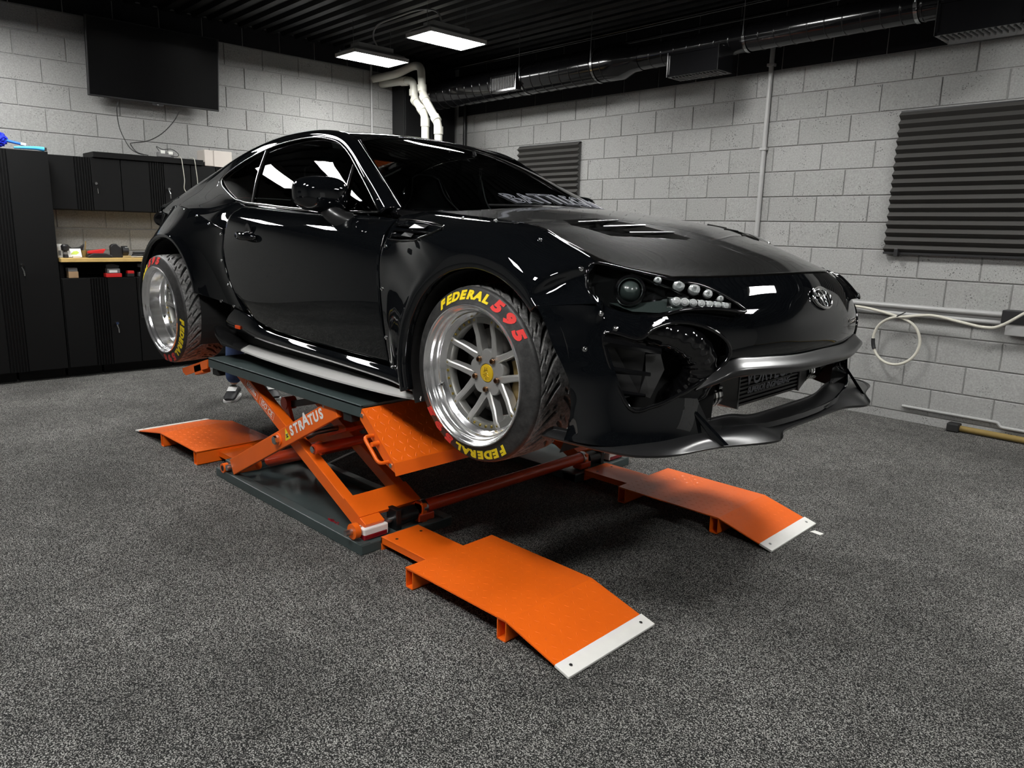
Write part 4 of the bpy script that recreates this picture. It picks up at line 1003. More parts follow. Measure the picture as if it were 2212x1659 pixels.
def make_wheel(depth, width, poke=0.0):
    """wheel part: local z points outward, z = 0 at the outer rim edge; depth = how far the spoke face is sunk"""
    t = empty('wheel'); t.parent = car
    zr = -depth + 0.016              # bolt ring plane
    # rim lip and barrel
    prof = [(0.2465, -0.006), (0.2475, 0.0), (0.2465, 0.004), (0.2435, 0.005), (0.2405, 0.003), (0.2385, -0.002), (0.236, -0.006), (0.230, -0.010), (0.2275, -0.014),
            (0.2265, -0.022), (0.2235, -0.027), (0.2195, -0.030), (0.2185, zr * 0.72), (0.2160, zr * 0.80), (0.2080, zr * 0.88), (0.2050, zr - 0.0), (0.2000, zr - 0.002)]
    MB().lathe(prof, 120).build('rim_lip', 'polished_alu', t, 50)
    MB().lathe([(0.200, zr - 0.002), (0.205, zr - 0.03), (0.222, -width * 0.8), (0.236, -width)], 72).build('barrel', 'brake_iron', t, 50)
    # bolt ring
    MB().lathe([(0.2005, zr - 0.003), (0.1985, zr), (0.180, zr), (0.176, zr - 0.006), (0.176, zr - 0.03)], 96).build('bolt_ring', 'wheel_ring', t, 40)
    bolt = None
    for i in range(40):
        a = 2 * pi * (i + 0.5) / 40
        dd = (degrees_ := math.degrees(a)) % 72
        if abs(dd - 18) < 5.0: continue
        if bolt is None:
            mb = MB().cyl((0, 0, -0.002), (0, 0, 0.0035), 0.0052, 8); mb.cyl((0, 0, 0.0035), (0, 0, 0.0052), 0.0032, 6)
            bolt = mb.build('rim_bolt', 'gold_bolt', t, 40)
            bolt.location = (0.1895 * cos(a), 0.1895 * sin(a), zr)
        else:
            c = copy_obj(bolt, t); c.location = (0.1895 * cos(a), 0.1895 * sin(a), zr)
    # hub disc: five-lobed plate with lug pockets
    zh = -depth
    mb = MB(); n = 80
    R = [0.080 + 0.007 * cos(5 * (2 * pi * i / n - radians(90))) for i in range(n)]
    rings = [(0.97, 0.0, -0.034), (1.0, 0, -0.006), (0.965, 0, 0.0), (0.50, 0, 0.002), (0.41, 0, 0.0), (0.40, 0, -0.01)]
    vs = [(R[i] * f * cos(2 * pi * i / n) if f > 0.6 else 0.083 * f * cos(2 * pi * i / n), R[i] * f * sin(2 * pi * i / n) if f > 0.6 else 0.083 * f * sin(2 * pi * i / n), zh + dz) for (f, _, dz) in rings for i in range(n)]
    fs = [(k * n + i, k * n + (i + 1) % n, (k + 1) * n + (i + 1) % n, (k + 1) * n + i) for k in range(len(rings) - 1) for i in range(n)]
    mb.add(vs, fs).build('hub', 'brushed_alu', t, 40)
    MB().lathe([(0, 0.005), (0.018, 0.0045), (0.031, 0.001), (0.0335, -0.006), (0.0335, -0.012)], 40, Matrix.Translation((0, 0, zh))).build('centre_cap', 'cap_gold', t, 50)
    # raised crest lines on the cap
    cp = MB()
    for (a, b) in (((-0.004, 0.022), (-0.003, 0.012)), ((0.006, 0.021), (0.004, 0.013)), ((-0.008, 0.010), (0.010, 0.012)), ((-0.010, 0.004), (0.003, 0.008)), ((0.003, 0.008), (0.012, -0.002)), ((-0.013, -0.006), (0.006, 0.0)), ((-0.008, -0.012), (0.002, -0.006)), ((0.002, -0.006), (0.016, -0.012)), ((0.001, -0.014), (0.001, -0.023))):
        cp.tube([(a[0], a[1], zh + 0.0052), (b[0], b[1], zh + 0.0052)], 0.0011, 5)
    cp.build('cap_crest', 'gold_bolt', t)
    for k in range(5):
        a = radians(270 + 72 * k); cx, cy = 0.0575 * cos(a), 0.0575 * sin(a)
        MB().lathe([(0.0135, 0.0022), (0.0125, 0.001), (0.011, -0.012)], 20, Matrix.Translation((cx, cy, zh))).build('lug_pocket', 'cavity_black', t, 40)
        MB().lathe([(0.0, 0.004), (0.0045, 0.004), (0.005, 0.012), (0.0088, 0.012), (0.0098, 0.009), (0.0098, -0.008)], 12, Matrix.Translation((cx, cy, zh))).build('lug_nut', 'copper_nut', t, 40)
    # five pairs of parallel spokes
    sp = None
    for k in range(5):
        for s in (-1, 1):
            a = radians(90 + 72 * k)
            if sp is None:
                # tapered bar along local x, chamfered top edges, dropping slightly to the ring
                secs = [(0.060, 0.0155, zh + 0.001, 0.032), (0.085, 0.0125, zh + 0.004, 0.034), (0.13, 0.0112, zh + 0.010, 0.036), (0.172, 0.0112, zr + 0.006, 0.034), (0.190, 0.0118, zr + 0.003, 0.022), (0.1975, 0.0118, zr - 0.001, 0.012)]
                mb = MB(); vs = []; fs = []
                for (x, hw, zt, dp) in secs: vs += [(x, -hw, zt - dp), (x, -hw, zt - 0.004), (x, -hw + 0.004, zt), (x, hw - 0.004, zt), (x, hw, zt - 0.004), (x, hw, zt - dp)]
                for i in range(len(secs) - 1): fs += [(i * 6 + j, i * 6 + (j + 1) % 6, i * 6 + 6 + (j + 1) % 6, i * 6 + 6 + j) for j in range(6)]
                fs += [tuple(range(6)), tuple(range((len(secs) - 1) * 6, len(secs) * 6))[::-1]]
                sp = mb.add(vs, fs).build('spoke', 'brushed_alu', t, 30); o = sp
            else: o = copy_obj(sp, t)
            off = 0.031 * s; tl = radians(4.2) * s
            o.matrix_local = Matrix.Rotation(a, 4, 'Z') @ Matrix.Translation((0, off, 0)) @ Matrix.Rotation(tl, 4, 'Z')
    # brake disc and caliper
    MB().lathe([(0.06, 0.0), (0.158, 0.0), (0.158, -0.026), (0.06, -0.026)], 72, Matrix.Translation((0, 0, -depth - 0.052))).build('brake_disc', 'brake_iron', t, 30)
    MB().lathe([(0.0, 0.012), (0.07, 0.012), (0.075, 0.0)], 48, Matrix.Translation((0, 0, -depth - 0.052))).build('disc_hat', 'brake_iron', t, 30)
    mb = MB(); mb.lathe([(0.105, 0.022), (0.168, 0.022), (0.175, 0.012), (0.175, -0.05), (0.105, -0.05), (0.105, 0.022)], 20, Matrix.Translation((0, 0, -depth - 0.052)), radians(-38), radians(28))
    mb.build('caliper', 'caliper_gold', t, 40)
    MB().cyl((-0.206 * cos(radians(12)), -0.206 * sin(radians(12)) - 0.02, zr + 0.012), (-0.19, -0.065, zr + 0.03), 0.004, 8).build('valve_stem', 'black_plastic', t, 40)
    # tyre: sidewalls and directional tread
    Rt = 0.3110; W = width
    side = [(0.2425, -0.012), (0.2455, -0.004), (0.2495, -0.0035), (0.2530, -0.006), (0.2600, -0.008), (0.2960, -0.0190), (0.3020, -0.0220), (0.3055, -0.0270), (0.3070, -0.0330)]
    MB().lathe(side, 144).build('sidewall', 'tyre', t, 50)
    MB().lathe([(0.3070, -W + 0.009), (0.3005, -W - 0.002), (0.29, -W - 0.012), (0.262, -W - 0.012), (0.24, -W)], 96).build('sidewall', 'tyre', t, 50)
    NT, NW = 720, 64
    z0, z1 = -0.032, -W + 0.008
    vs = []; fs = []
    NB = 20; GR = []
    for i in range(NT):
        th = 2 * pi * i / NT
        for j in range(NW + 1):
            w = 1 - 2 * j / NW                     # +1 outer shoulder .. -1 inner
            crown = Rt - 0.0035 * abs(w) ** 2.6 - (0.0012 if abs(w) > 0.98 else 0)
            s_ = abs(w)
            ph = th / (2 * pi) * NB + (0.5 if w < 0 else 0) + 1.25 * (s_ - 0.1) ** 1.3 if s_ > 0.1 else None
            g = 0.0
            if ph is not None:
                wd = 0.15 + 0.10 * sin(pi * min(1, (s_ - 0.1) / 0.75))
                def gv(f, w_, lo, hi, amp):      # soft-edged groove: phase window times lateral window
                    a = min(f, w_ - f) / 0.05; b = min(s_ - lo, hi - s_) / 0.03
                    q = max(0.0, min(1.0, a, b)); return amp * q * q * (3 - 2 * q)
                g = max(gv(ph % 1.0, wd, 0.10, 0.88, 1.0), gv((ph + 0.52) % 1.0, 0.17, 0.44, 0.74, 0.85),
                        gv((ph + 0.30) % 1.0, 0.14, 0.74, 1.02, 0.8), gv((ph + 0.70) % 1.0, 0.18, 0.14, 0.34, 0.8))
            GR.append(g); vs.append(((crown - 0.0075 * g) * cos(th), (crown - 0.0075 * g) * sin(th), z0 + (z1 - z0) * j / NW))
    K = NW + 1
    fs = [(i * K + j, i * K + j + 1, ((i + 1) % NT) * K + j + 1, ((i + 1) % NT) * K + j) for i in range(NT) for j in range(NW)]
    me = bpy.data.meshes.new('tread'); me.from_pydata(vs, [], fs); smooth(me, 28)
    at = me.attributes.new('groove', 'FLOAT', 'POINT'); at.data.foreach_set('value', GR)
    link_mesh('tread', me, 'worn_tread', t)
    return t
def tyre_text(t, rot):
    """yellow and red lettering twice round the sidewall, one mesh per character"""
    rad = 0.2775
    for base in (0, 180):
        for txt, a0, a1, m, sz in (('FEDERAL', 124, 76, 'yellow_print', 0.054), ('595', 64.5, 38, 'red_print', 0.070)):
            for i, ch in enumerate(txt):
                a = radians(a0 + (a1 - a0) * i / (len(txt) - 1) + base + rot)
                key = ch + m
                if key not in LET:
                    LET[key] = text_mesh(ch, sz, 0.0008, 0.22, 1.0, 0.0032 if ch not in '59' else 0.0045)
                me = LET[key]
                o = link_mesh('tyre_letter', me, None, t)
                if not me.materials: me.materials.append(M(m))
                u = V((sin(a), -cos(a), 0)); r_ = V((cos(a), sin(a), 0))
                sx = 0.98 if ch not in '59' else 1.12
                sl = V((r_.x * 0.956, r_.y * 0.956, -0.292)); nn = V((r_.x * 0.292, r_.y * 0.292, 0.956))
                o.matrix_local = frame(r_ * rad + V((0, 0, -0.0134)) + nn * 0.0006, u * sx, sl * 0.76, nn)
LET = {}
def place_wheel(t, x, y, z, camber, side):
    if side < 0: f = frame((x, y, z), (1, 0, 0), (0, 0, 1), (0, -1, 0)); cm = Matrix.Rotation(radians(-camber), 4, 'X')
    else: f = frame((x, -y, z), (-1, 0, 0), (0, 0, 1), (0, 1, 0)); cm = Matrix.Rotation(radians(-camber), 4, 'X')
    t.matrix_local = f @ cm
WF = make_wheel(0.083, 0.240); tyre_text(WF, 0)
WR = make_wheel(0.135, 0.262); tyre_text(WR, 48)
WFL, WRL = copy_tree(WF, car), copy_tree(WR, car)
place_wheel(WF, 1.312, -0.912, 0.862, -1.0, -1)
place_wheel(WR, -1.243, -0.992, 0.862, -2.5, -1)
place_wheel(WFL, 1.312, -0.912, 0.862, -1.0, 1)
place_wheel(WRL, -1.243, -0.992, 0.862, -2.5, 1)
for o, lb in ((WF, 'front wheel with polished dish and split five-spoke centre'), (WR, 'deep-dish polished rear wheel'), (WFL, 'front wheel on the far side'), (WRL, 'rear wheel on the far side')): o['label'] = lb
# ------------------------------------------------------------------ body surfacing helpers
def crgrid(ctrl, nu, nv):
    """bicubic Catmull-Rom surface through a grid of control points: ctrl[row][col] -> nv x nu points"""
    rows = [catmull([V(p) for p in r], nu) for r in ctrl]
    cols = [catmull([rows[j][i] for j in range(len(rows))], nv) for i in range(nu)]
    return [[cols[i][j] for i in range(nu)] for j in range(nv)]
def mirror_half(rows):
    """rows run from the centre line (y = 0) outward to the right side; returns left..right rows"""
    return [[(p[0], -p[1], p[2]) for p in r[:0:-1]] + list(r) for r in rows]
def panel_mesh(name, G, gap=0.0025, flange=0.016, flip=False, sm=50, skip=()):
    nv, nu = len(G), len(G[0])
    G = [[p.copy() for p in r] for r in G]
    def T(j, i):
        a = G[j][min(i + 1, nu - 1)] - G[j][max(i - 1, 0)]; b = G[min(j + 1, nv - 1)][i] - G[max(j - 1, 0)][i]
        n = a.cross(b)
        if n.length < 1e-9: n = V((0, 0, 1))
        return a, b, (n.normalized() * (-1 if flip else 1))
    N = [[T(j, i)[2] for i in range(nu)] for j in range(nv)]
    # pull the edges in by the panel gap
    def pull(q, inner, g):
        d = inner - q; L = d.length
        return q + d * min(0.8, g / L) if L > 1e-7 else q
    H = [[p.copy() for p in r] for r in G]
    for i in range(nu):
        if 'b' not in skip: H[0][i] = pull(H[0][i], G[1][i], gap)
        if 't' not in skip: H[-1][i] = pull(H[-1][i], G[-2][i], gap)
    for j in range(nv):
        if 'l' not in skip: H[j][0] = pull(H[j][0], H[j][1], gap)
        if 'r' not in skip: H[j][-1] = pull(H[j][-1], H[j][-2], gap)
    vs = [p for r in H for p in r]; fs = []
    for j in range(nv - 1):
        for i in range(nu - 1):
            f = (j * nu + i, j * nu + i + 1, (j + 1) * nu + i + 1, (j + 1) * nu + i)
            fs.append(f[::-1] if flip else f)
    # rolled edge all round
    ring = [(0, i) for i in range(nu)] + [(j, nu - 1) for j in range(1, nv)] + [(nv - 1, i) for i in range(nu - 2, -1, -1)] + [(j, 0) for j in range(nv - 2, 0, -1)]
    K = len(ring); base = len(vs)
    prev = [j * nu + i for j, i in ring]
    for k, (o_, d_) in enumerate(((0.0009, 0.0009), (0.0012, 0.004), (0.0008, flange))):
        cur = []
        for (j, i) in ring:
            p = H[j][i]; n = N[j][i]
            j2 = min(max(j, 1), nv - 2); i2 = min(max(i, 1), nu - 2)
            out = (p - H[j2][i2]); out = out - n * out.dot(n)
            if out.length > 1e-9: out.normalize()
            vs.append(p + out * o_ - n * d_); cur.append(len(vs) - 1)
        for q in range(K):
            f = (prev[q], cur[q], cur[(q + 1) % K], prev[(q + 1) % K])
            fs.append(f[::-1] if flip else f)
        prev = cur
    me = bpy.data.meshes.new(name); me.from_pydata([tuple(p) for p in vs], [], fs)
    smooth(me, sm)
    return me
def flip_y(me, name):
    m2 = me.copy(); m2.name = name
    for v_ in m2.vertices: v_.co.y = -v_.co.y
    m2.flip_normals(); return m2
def panel(name, ctrl, nu, nv, m='car_black', parent=None, both=False, **k):
    G = crgrid(ctrl, nu, nv)
    me = panel_mesh(name, G, **k)
    o = link_mesh(name, me, m, parent or car)
    if both:
        o2 = link_mesh(name, flip_y(me, name), m, parent or car)
        return o, o2, G
    return o, G
def boolean(o, cutters):
    """cut a panel with prism objects and keep plain mesh data"""
    for c in cutters:
        md = o.modifiers.new('cut', 'BOOLEAN'); md.object = c; md.operation = 'DIFFERENCE'; md.solver = 'EXACT'
    dg = bpy.context.evaluated_depsgraph_get(); dg.update()
    me = bpy.data.meshes.new_from_object(o.evaluated_get(dg))
    o.modifiers.clear(); old = o.data; o.data = me
    smooth(me, 40)
    for c in cutters: bpy.data.objects.remove(c)
def prism_obj(poly3, d, h0, h1):
    """solid cutter: 3-D polygon swept along direction d"""
    d = V(d).normalized(); n = len(poly3); poly3 = [V(p) for p in poly3]
    m_ = sum((p.dot(d) for p in poly3)) / n
    poly3 = [p + d * (m_ - p.dot(d)) for p in poly3]          # flat caps
    vs = [V(p) + d * h0 for p in poly3] + [V(p) + d * h1 for p in poly3]
    fs = [tuple(range(n))[::-1], tuple(range(n, 2 * n))] + [(i, (i + 1) % n, n + (i + 1) % n, n + i) for i in range(n)]
    mb = MB(); mb.add(vs, fs); o = mb.build('cutter', 'cavity_black')
    bm = bmesh.new(); bm.from_mesh(o.data); bmesh.ops.triangulate(bm, faces=bm.faces[:])
    bmesh.ops.recalc_face_normals(bm, faces=bm.faces[:])
    if bm.calc_volume(signed=True) < 0: bmesh.ops.reverse_faces(bm, faces=bm.faces[:])
    bm.to_mesh(o.data); bm.free(); return o
def both_sides(fn):
    """run a builder for the right side (s = 1) and its mirror (s = -1); fn gets a point mapper"""
    for s in (1, -1): fn(lambda x, y, z, s=s: V((x, y * s, z)), s)
def solid(me_o, th):
    md = me_o.modifiers.new('solid', 'SOLIDIFY'); md.thickness = th; md.offset = -1
    dg = bpy.context.evaluated_depsgraph_get(); dg.update()
    me = bpy.data.meshes.new_from_object(me_o.evaluated_get(dg)); me_o.modifiers.clear(); me_o.data = me

# ------------------------------------------------------------------ doors
door_rows = [
    [(.757, -.845, .823), (.58, -.851, .829), (.34, -.853, .833), (.05, -.853, .841), (-.19, -.851, .854), (-.35, -.849, .876), (-.455, -.848, .925)],
    [(.750, -.866, .95), (.56, -.871, .96), (.33, -.873, .965), (.06, -.873, .97), (-.20, -.872, .98), (-.40, -.870, .99), (-.545, -.868, 1.02)],
    [(.744, -.877, 1.09), (.55, -.882, 1.10), (.33, -.884, 1.10), (.05, -.884, 1.11), (-.22, -.883, 1.12), (-.44, -.881, 1.13), (-.610, -.878, 1.15)],
    [(.737, -.874, 1.225), (.54, -.879, 1.235), (.32, -.881, 1.24), (.05, -.881, 1.25), (-.22, -.880, 1.26), (-.44, -.878, 1.27), (-.627, -.874, 1.28)],
    [(.730, -.842, 1.325), (.53, -.846, 1.335), (.31, -.848, 1.342), (.05, -.848, 1.352), (-.21, -.846, 1.362), (-.44, -.842, 1.374), (-.632, -.836, 1.388)],
    [(.724, -.800, 1.372), (.52, -.795, 1.385), (.30, -.792, 1.392), (.05, -.788, 1.401), (-.20, -.784, 1.412), (-.44, -.778, 1.425), (-.640, -.770, 1.437)],
    [(.720, -.768, 1.391), (.51, -.752, 1.404), (.30, -.748, 1.411), (.05, -.742, 1.419), (-.20, -.737, 1.431), (-.45, -.728, 1.446), (-.655, -.722, 1.457)]]
d1, d2_, DG = panel('door', door_rows, 70, 50, both=True, flip=True)

# ------------------------------------------------------------------ front fenders with flared arch
AC = (1.335, 0.865)
fcols = [  # angle, boundary point, k (0 side, 1 over the top)
    (197, (.768, -.846, .795), 0), (180, (.756, -.864, .95), 0), (160, (.747, -.876, 1.10), 0.1), (142, (.739, -.873, 1.235), 0.3),
    (131, (.731, -.825, 1.338), 0.5), (125, (.7275, -.787, 1.381), 0.68), (120, (.7275, -.754, 1.403), 0.8), (115, (.765, -.738, 1.412), 0.92), (107, (.872, -.712, 1.423), 1), (95, (1.08, -.722, 1.408), 1), (84, (1.27, -.722, 1.394), 1),
    (70, (1.435, -.72, 1.375), 1), (58, (1.55, -.712, 1.329), 1), (50, (1.690, -.728, 1.272), 0.9), (46.5, (1.697, -.772, 1.220), 0.55), (44, (1.730, -.803, 1.176), 0.25), (42, (1.797, -.815, 1.148), 0.1)]
def fender_rows(cols, C, R0, ylip, ycrest, ts=(0.0, 0.10, 0.28, 0.5, 0.75, 1.0), inner=0.030, qs=1.7):
    rows = [[], []]
    for (a, B, k) in cols:
        ca, sa = cos(radians(a)), sin(radians(a))
        rows[0].append((C[0] + (R0 - inner - 0.004) * ca, ylip + 0.030, C[1] + (R0 - inner - 0.004) * sa))
        rows[1].append((C[0] + (R0 - inner) * ca, ylip, C[1] + (R0 - inner) * sa))
    for t in ts:
        r = []
        for (a, B, k) in cols:
            ca, sa = cos(radians(a)), sin(radians(a))
            L = V((C[0] + R0 * ca, ycrest, C[1] + R0 * sa)); B = V(B)
            xz = L.lerp(B, t)
            ys = L.y + (B.y - L.y) * (1 - (1 - t) ** qs); yt = L.y + (B.y - L.y) * t ** 1.9
            zt = L.z + (B.z - L.z) * (1 - (1 - t) ** 1.7)
            r.append((xz.x, ys * (1 - k) + yt * k, xz.z * (1 - k) + zt * k))
        rows.append(r)
    return rows
f1, f2, FG = panel('front_fender', fender_rows(fcols, AC, 0.398, -.930, -.936), 110, 44, both=True, flip=False, skip=('b',))

# ------------------------------------------------------------------ hood (carbon)
HC = [(2.035, 1.240, (1.885, -.585, 1.230)), (1.900, 1.300, (1.722, -.680, 1.264)), (1.720, 1.357, (1.550, -.708, 1.328)), (1.540, 1.400, (1.435, -.717, 1.375)), (1.320, 1.434, (1.27, -.718, 1.394)), (1.130, 1.455, (1.08, -.718, 1.408)), (.985, 1.464, (.872, -.708, 1.423))]
hood_half = []
for k_, (xc, zc, E3) in enumerate(HC):     # centre line x, z and the point on the fender seam
    r = []
    for fy, fx, fz in ((0, 0, 0), (.26, .05, .08), (.52, .24, .38), (.78, .58, .76), (1, 1, 1)):
        r.append((xc + (E3[0] - xc) * fx, E3[1] * fy, zc + (E3[2] - zc) * fz))
    hood_half.append(r)
hood, HG = panel('hood', mirror_half(hood_half), 97, 64, 'carbon_fibre', flip=True)
def hood_z(x, y):
    best = None
    for r in HG:
        for p in r:
            d = (p.x - x) ** 2 + (p.y - y) ** 2
            if best is None or d < best[0]: best = (d, p.z)
    return best[1]
# vents cut in the hood, three blades each
cut = []
VENT = [(1.37, -.52), (1.40, -.36), (1.56, -.30), (1.73, -.235), (1.735, -.275), (1.66, -.42), (1.60, -.53), (1.47, -.59)]
for s in (1, -1):
    pts = [(x, y * s, hood_z(x, y)) for x, y in VENT]
    cut.append(prism_obj(pts if s > 0 else pts[::-1], (0, 0, 1), -0.10, 0.10))
boolean(hood, cut)
def hood_vents(Pm, s):
    mb = MB(); q = [Pm(x, y, hood_z(x, y) - 0.035) for x, y in VENT]
    mb.add(q, [tuple(range(len(q)))]).build('vent_tray', 'cavity_black', hood)
    # blades: sloping slats crossing the opening, front edge level, rear edge lifted
    for t0, w_ in ((0.06, 0.16), (0.34, 0.17), (0.64, 0.17)):
        L = lambda t, e: V((1.395, -.345, 0)).lerp(V((1.735, -.232, 0)), t) if e else V((1.385, -.555, 0)).lerp(V((1.665, -.415, 0)), t)
        qs = []
        for t, dz in ((t0, -0.016), (t0 + w_, 0.003)):
            i_, o_ = L(t, 1), L(t, 0)
            qs.append((Pm(i_.x, i_.y, hood_z(i_.x, i_.y) + dz), Pm(o_.x, o_.y, hood_z(o_.x, o_.y) + dz)))
        a, b = qs
        n = V((0, 0, -0.004))
        MB().add([a[0], a[1], b[1], b[0], a[0] + n, a[1] + n, b[1] + n, b[0] + n], [(0, 1, 2, 3), (4, 7, 6, 5), (0, 4, 5, 1), (1, 5, 6, 2), (2, 6, 7, 3), (3, 7, 4, 0)]).build('vent_blade', 'trim_gloss', hood)
        k_ = V((0, 0, 0.0))
        MB().tube([b[0] + V((0, 0, .001)), b[1] + V((0, 0, .001))], 0.0022, 6).build('vent_blade_glint', 'glint_edge', hood)  # lamp glint along the blade, put in as a bright tube
both_sides(hood_vents)
# raised creases on the hood
for s in (1, -1):
    pts = [(2.0, .17), (1.85, .19), (1.6, .21), (1.3, .23)]
# ------------------------------------------------------------------ front bumper
bump_half = [
    [(2.045, 0, 1.232), (2.028, -.2, 1.230), (1.985, -.38, 1.227), (1.94, -.495, 1.225), (1.888, -.592, 1.224), (1.80, -.645, 1.243), (1.708, -.712, 1.264), (1.714, -.786, 1.205), (1.798, -.816, 1.147), (1.742, -.868, 1.142), (1.635, -.932, 1.134)],
    [(2.082, 0, 1.200), (2.066, -.2, 1.198), (2.026, -.38, 1.193), (1.985, -.495, 1.190), (1.938, -.592, 1.188), (1.868, -.665, 1.200), (1.768, -.740, 1.222), (1.752, -.803, 1.172), (1.803, -.823, 1.122), (1.745, -.870, 1.118), (1.652, -.931, 1.110)],
    [(2.118, 0, 1.155), (2.103, -.2, 1.153), (2.065, -.38, 1.148), (2.030, -.495, 1.145), (1.985, -.60, 1.143), (1.922, -.685, 1.145), (1.85, -.748, 1.150), (1.822, -.800, 1.118), (1.805, -.828, 1.090), (1.752, -.873, 1.085), (1.672, -.929, 1.080)],
    [(2.150, 0, 1.085), (2.137, -.2, 1.083), (2.098, -.38, 1.078), (2.063, -.495, 1.074), (2.018, -.60, 1.070), (1.960, -.690, 1.066), (1.902, -.757, 1.062), (1.853, -.806, 1.050), (1.815, -.838, 1.035), (1.767, -.877, 1.028), (1.700, -.926, 1.022)],
    [(2.152, 0, 1.020), (2.140, -.2, 1.018), (2.104, -.38, 1.014), (2.070, -.495, 1.010), (2.026, -.60, 1.006), (1.970, -.695, 1.002), (1.915, -.765, .995), (1.868, -.816, .985), (1.828, -.850, .975), (1.785, -.883, .968), (1.738, -.920, .962)],
    [(2.135, 0, .960), (2.124, -.2, .958), (2.090, -.38, .955), (2.060, -.495, .952), (2.020, -.60, .948), (1.970, -.70, .945), (1.920, -.775, .940), (1.878, -.826, .932), (1.840, -.860, .922), (1.798, -.890, .915), (1.762, -.914, .910)],
    [(2.112, 0, .86), (2.102, -.2, .86), (2.075, -.38, .86), (2.050, -.50, .86), (2.015, -.605, .858), (1.968, -.705, .856), (1.923, -.785, .853), (1.885, -.836, .850), (1.848, -.870, .847), (1.805, -.895, .844), (1.768, -.910, .840)],
    [(2.115, 0, .785), (2.106, -.2, .785), (2.080, -.38, .785), (2.055, -.51, .785), (2.022, -.62, .784), (1.978, -.72, .782), (1.935, -.80, .780), (1.895, -.85, .778), (1.852, -.882, .776), (1.805, -.904, .774), (1.764, -.912, .772)],
    [(2.125, 0, .735), (2.116, -.2, .735), (2.090, -.38, .735), (2.065, -.52, .735), (2.032, -.635, .735), (1.990, -.74, .735), (1.945, -.82, .735), (1.902, -.868, .735), (1.855, -.895, .735), (1.805, -.912, .735), (1.752, -.916, .735)]]
G = crgrid(mirror_half(bump_half), 171, 72)
bump = link_mesh('front_bumper', panel_mesh('front_bumper', G, flip=False, flange=0.02), 'car_black', car)
BG = G
bv = bpy.data.meshes.new('b')
# give the shell thickness before cutting the openings
grid_v = [p for r in G for p in r]; nu_ = len(G[0])
def bshell():
    vs = [tuple(p) for r in G for p in r]
    fs = [(j * nu_ + i, j * nu_ + i + 1, (j + 1) * nu_ + i + 1, (j + 1) * nu_ + i) for j in range(len(G) - 1) for i in range(nu_ - 1)]
    me = bpy.data.meshes.new('front_bumper'); me.from_pydata(vs, [], fs); return me
bump.data = bshell(); bump.data.materials.append(M('car_black'))
def HLpoly():
    return [(1.694, -.742, 1.262), (1.700, -.775, 1.215), (1.735, -.800, 1.172), (1.800, -.790, 1.132), (1.850, -.755, 1.116), (1.918, -.705, 1.115), (1.976, -.645, 1.136), (2.035, -.565, 1.140),
            (2.078, -.470, 1.129), (2.060, -.475, 1.148), (2.022, -.500, 1.176), (1.965, -.545, 1.206), (1.905, -.595, 1.217), (1.79, -.655, 1.240)]
hd = V((0.62, -0.74, 0.26)).normalized()
VP = [(1.822, -.838, 1.058), (1.905, -.775, 1.050), (1.935, -.735, 1.085), (1.985, -.675, 1.102), (2.035, -.590, 1.090), (2.060, -.525, 1.040), (2.058, -.515, .985), (2.040, -.575, .925), (1.990, -.665, .880), (1.945, -.735, .842), (1.890, -.80, .850)]
vd = V((0.72, -0.69, 0.0)).normalized()
MP = [(2.1, -.555, .948), (2.1, .555, .948), (2.1, .60, .86), (2.1, .56, .775), (2.1, .30, .752), (2.1, -.30, .752), (2.1, -.56, .775), (2.1, -.60, .86)]
def cut_surface(o, polys, keep=False):
    """slice openings out of an open surface: polys = [(3-D polygon, sweep direction)]"""
    bm = bmesh.new(); bm.from_mesh(o.data)
    for P, d in polys:
        d = V(d).normalized(); P = [V(p) for p in P]; C = sum(P, V()) / len(P)
        R = max((p - C).length for p in P) + 0.03
        def near(f):
            c = f.calc_center_median() - C
            return abs(c.dot(d)) < 0.16 and (c - d * c.dot(d)).length < R
        for a, b in zip(P, P[1:] + P[:1]):
            fs = [f for f in bm.faces if near(f)]
            geom = list({e for f in fs for e in f.edges}) + list({v_ for f in fs for v_ in f.verts}) + fs
            bmesh.ops.bisect_plane(bm, geom=geom, dist=1e-5, plane_co=a, plane_no=(b - a).cross(d).normalized())
        u = d.orthogonal().normalized(); w_ = d.cross(u)
        Q = [((p - C).dot(u), (p - C).dot(w_)) for p in P]
        def inside(x, y):
            k = False; n = len(Q)
            for i in range(n):
                (x1, y1), (x2, y2) = Q[i], Q[(i + 1) % n]
                if (y1 > y) != (y2 > y) and x < (x2 - x1) * (y - y1) / (y2 - y1) + x1: k = not k
            return k
        kill = []
        for f in bm.faces:
            c = f.calc_center_median() - C
            ins = near(f) and inside(c.dot(u), c.dot(w_))
            if ins != keep: kill.append(f)
        bmesh.ops.delete(bm, geom=kill, context='FACES')
    bmesh.ops.recalc_face_normals(bm, faces=bm.faces[:])
    bm.to_mesh(o.data); bm.free()
cut = []
for s in (1, -1):
    S = lambda P, s=s: [V((x, y * s, z)) for x, y, z in P]
    cut.append((S(HLpoly()), (hd.x, hd.y * s, hd.z)))
    cut.append((S(VP), (vd.x, vd.y * s, 0)))
cut.append((MP, (1, 0, 0)))
cut_surface(bump, cut)
lens_me = []
for s in (1, -1):
    me = bshell(); o = bpy.data.objects.new('headlamp_lens', me)
    cut_surface(o, [([V((x, y * s, z)) for x, y, z in HLpoly()], (hd.x, hd.y * s, hd.z))], keep=True)
    bpy.data.objects.remove(o); smooth(me, 60); lens_me.append(me)
bm = bmesh.new(); bm.from_mesh(bump.data)
if sum((f.normal.x * f.calc_area() for f in bm.faces)) < 0: bmesh.ops.reverse_faces(bm, faces=bm.faces[:])
bm.to_mesh(bump.data); bm.free()
solid(bump, 0.007); smooth(bump.data, 40)
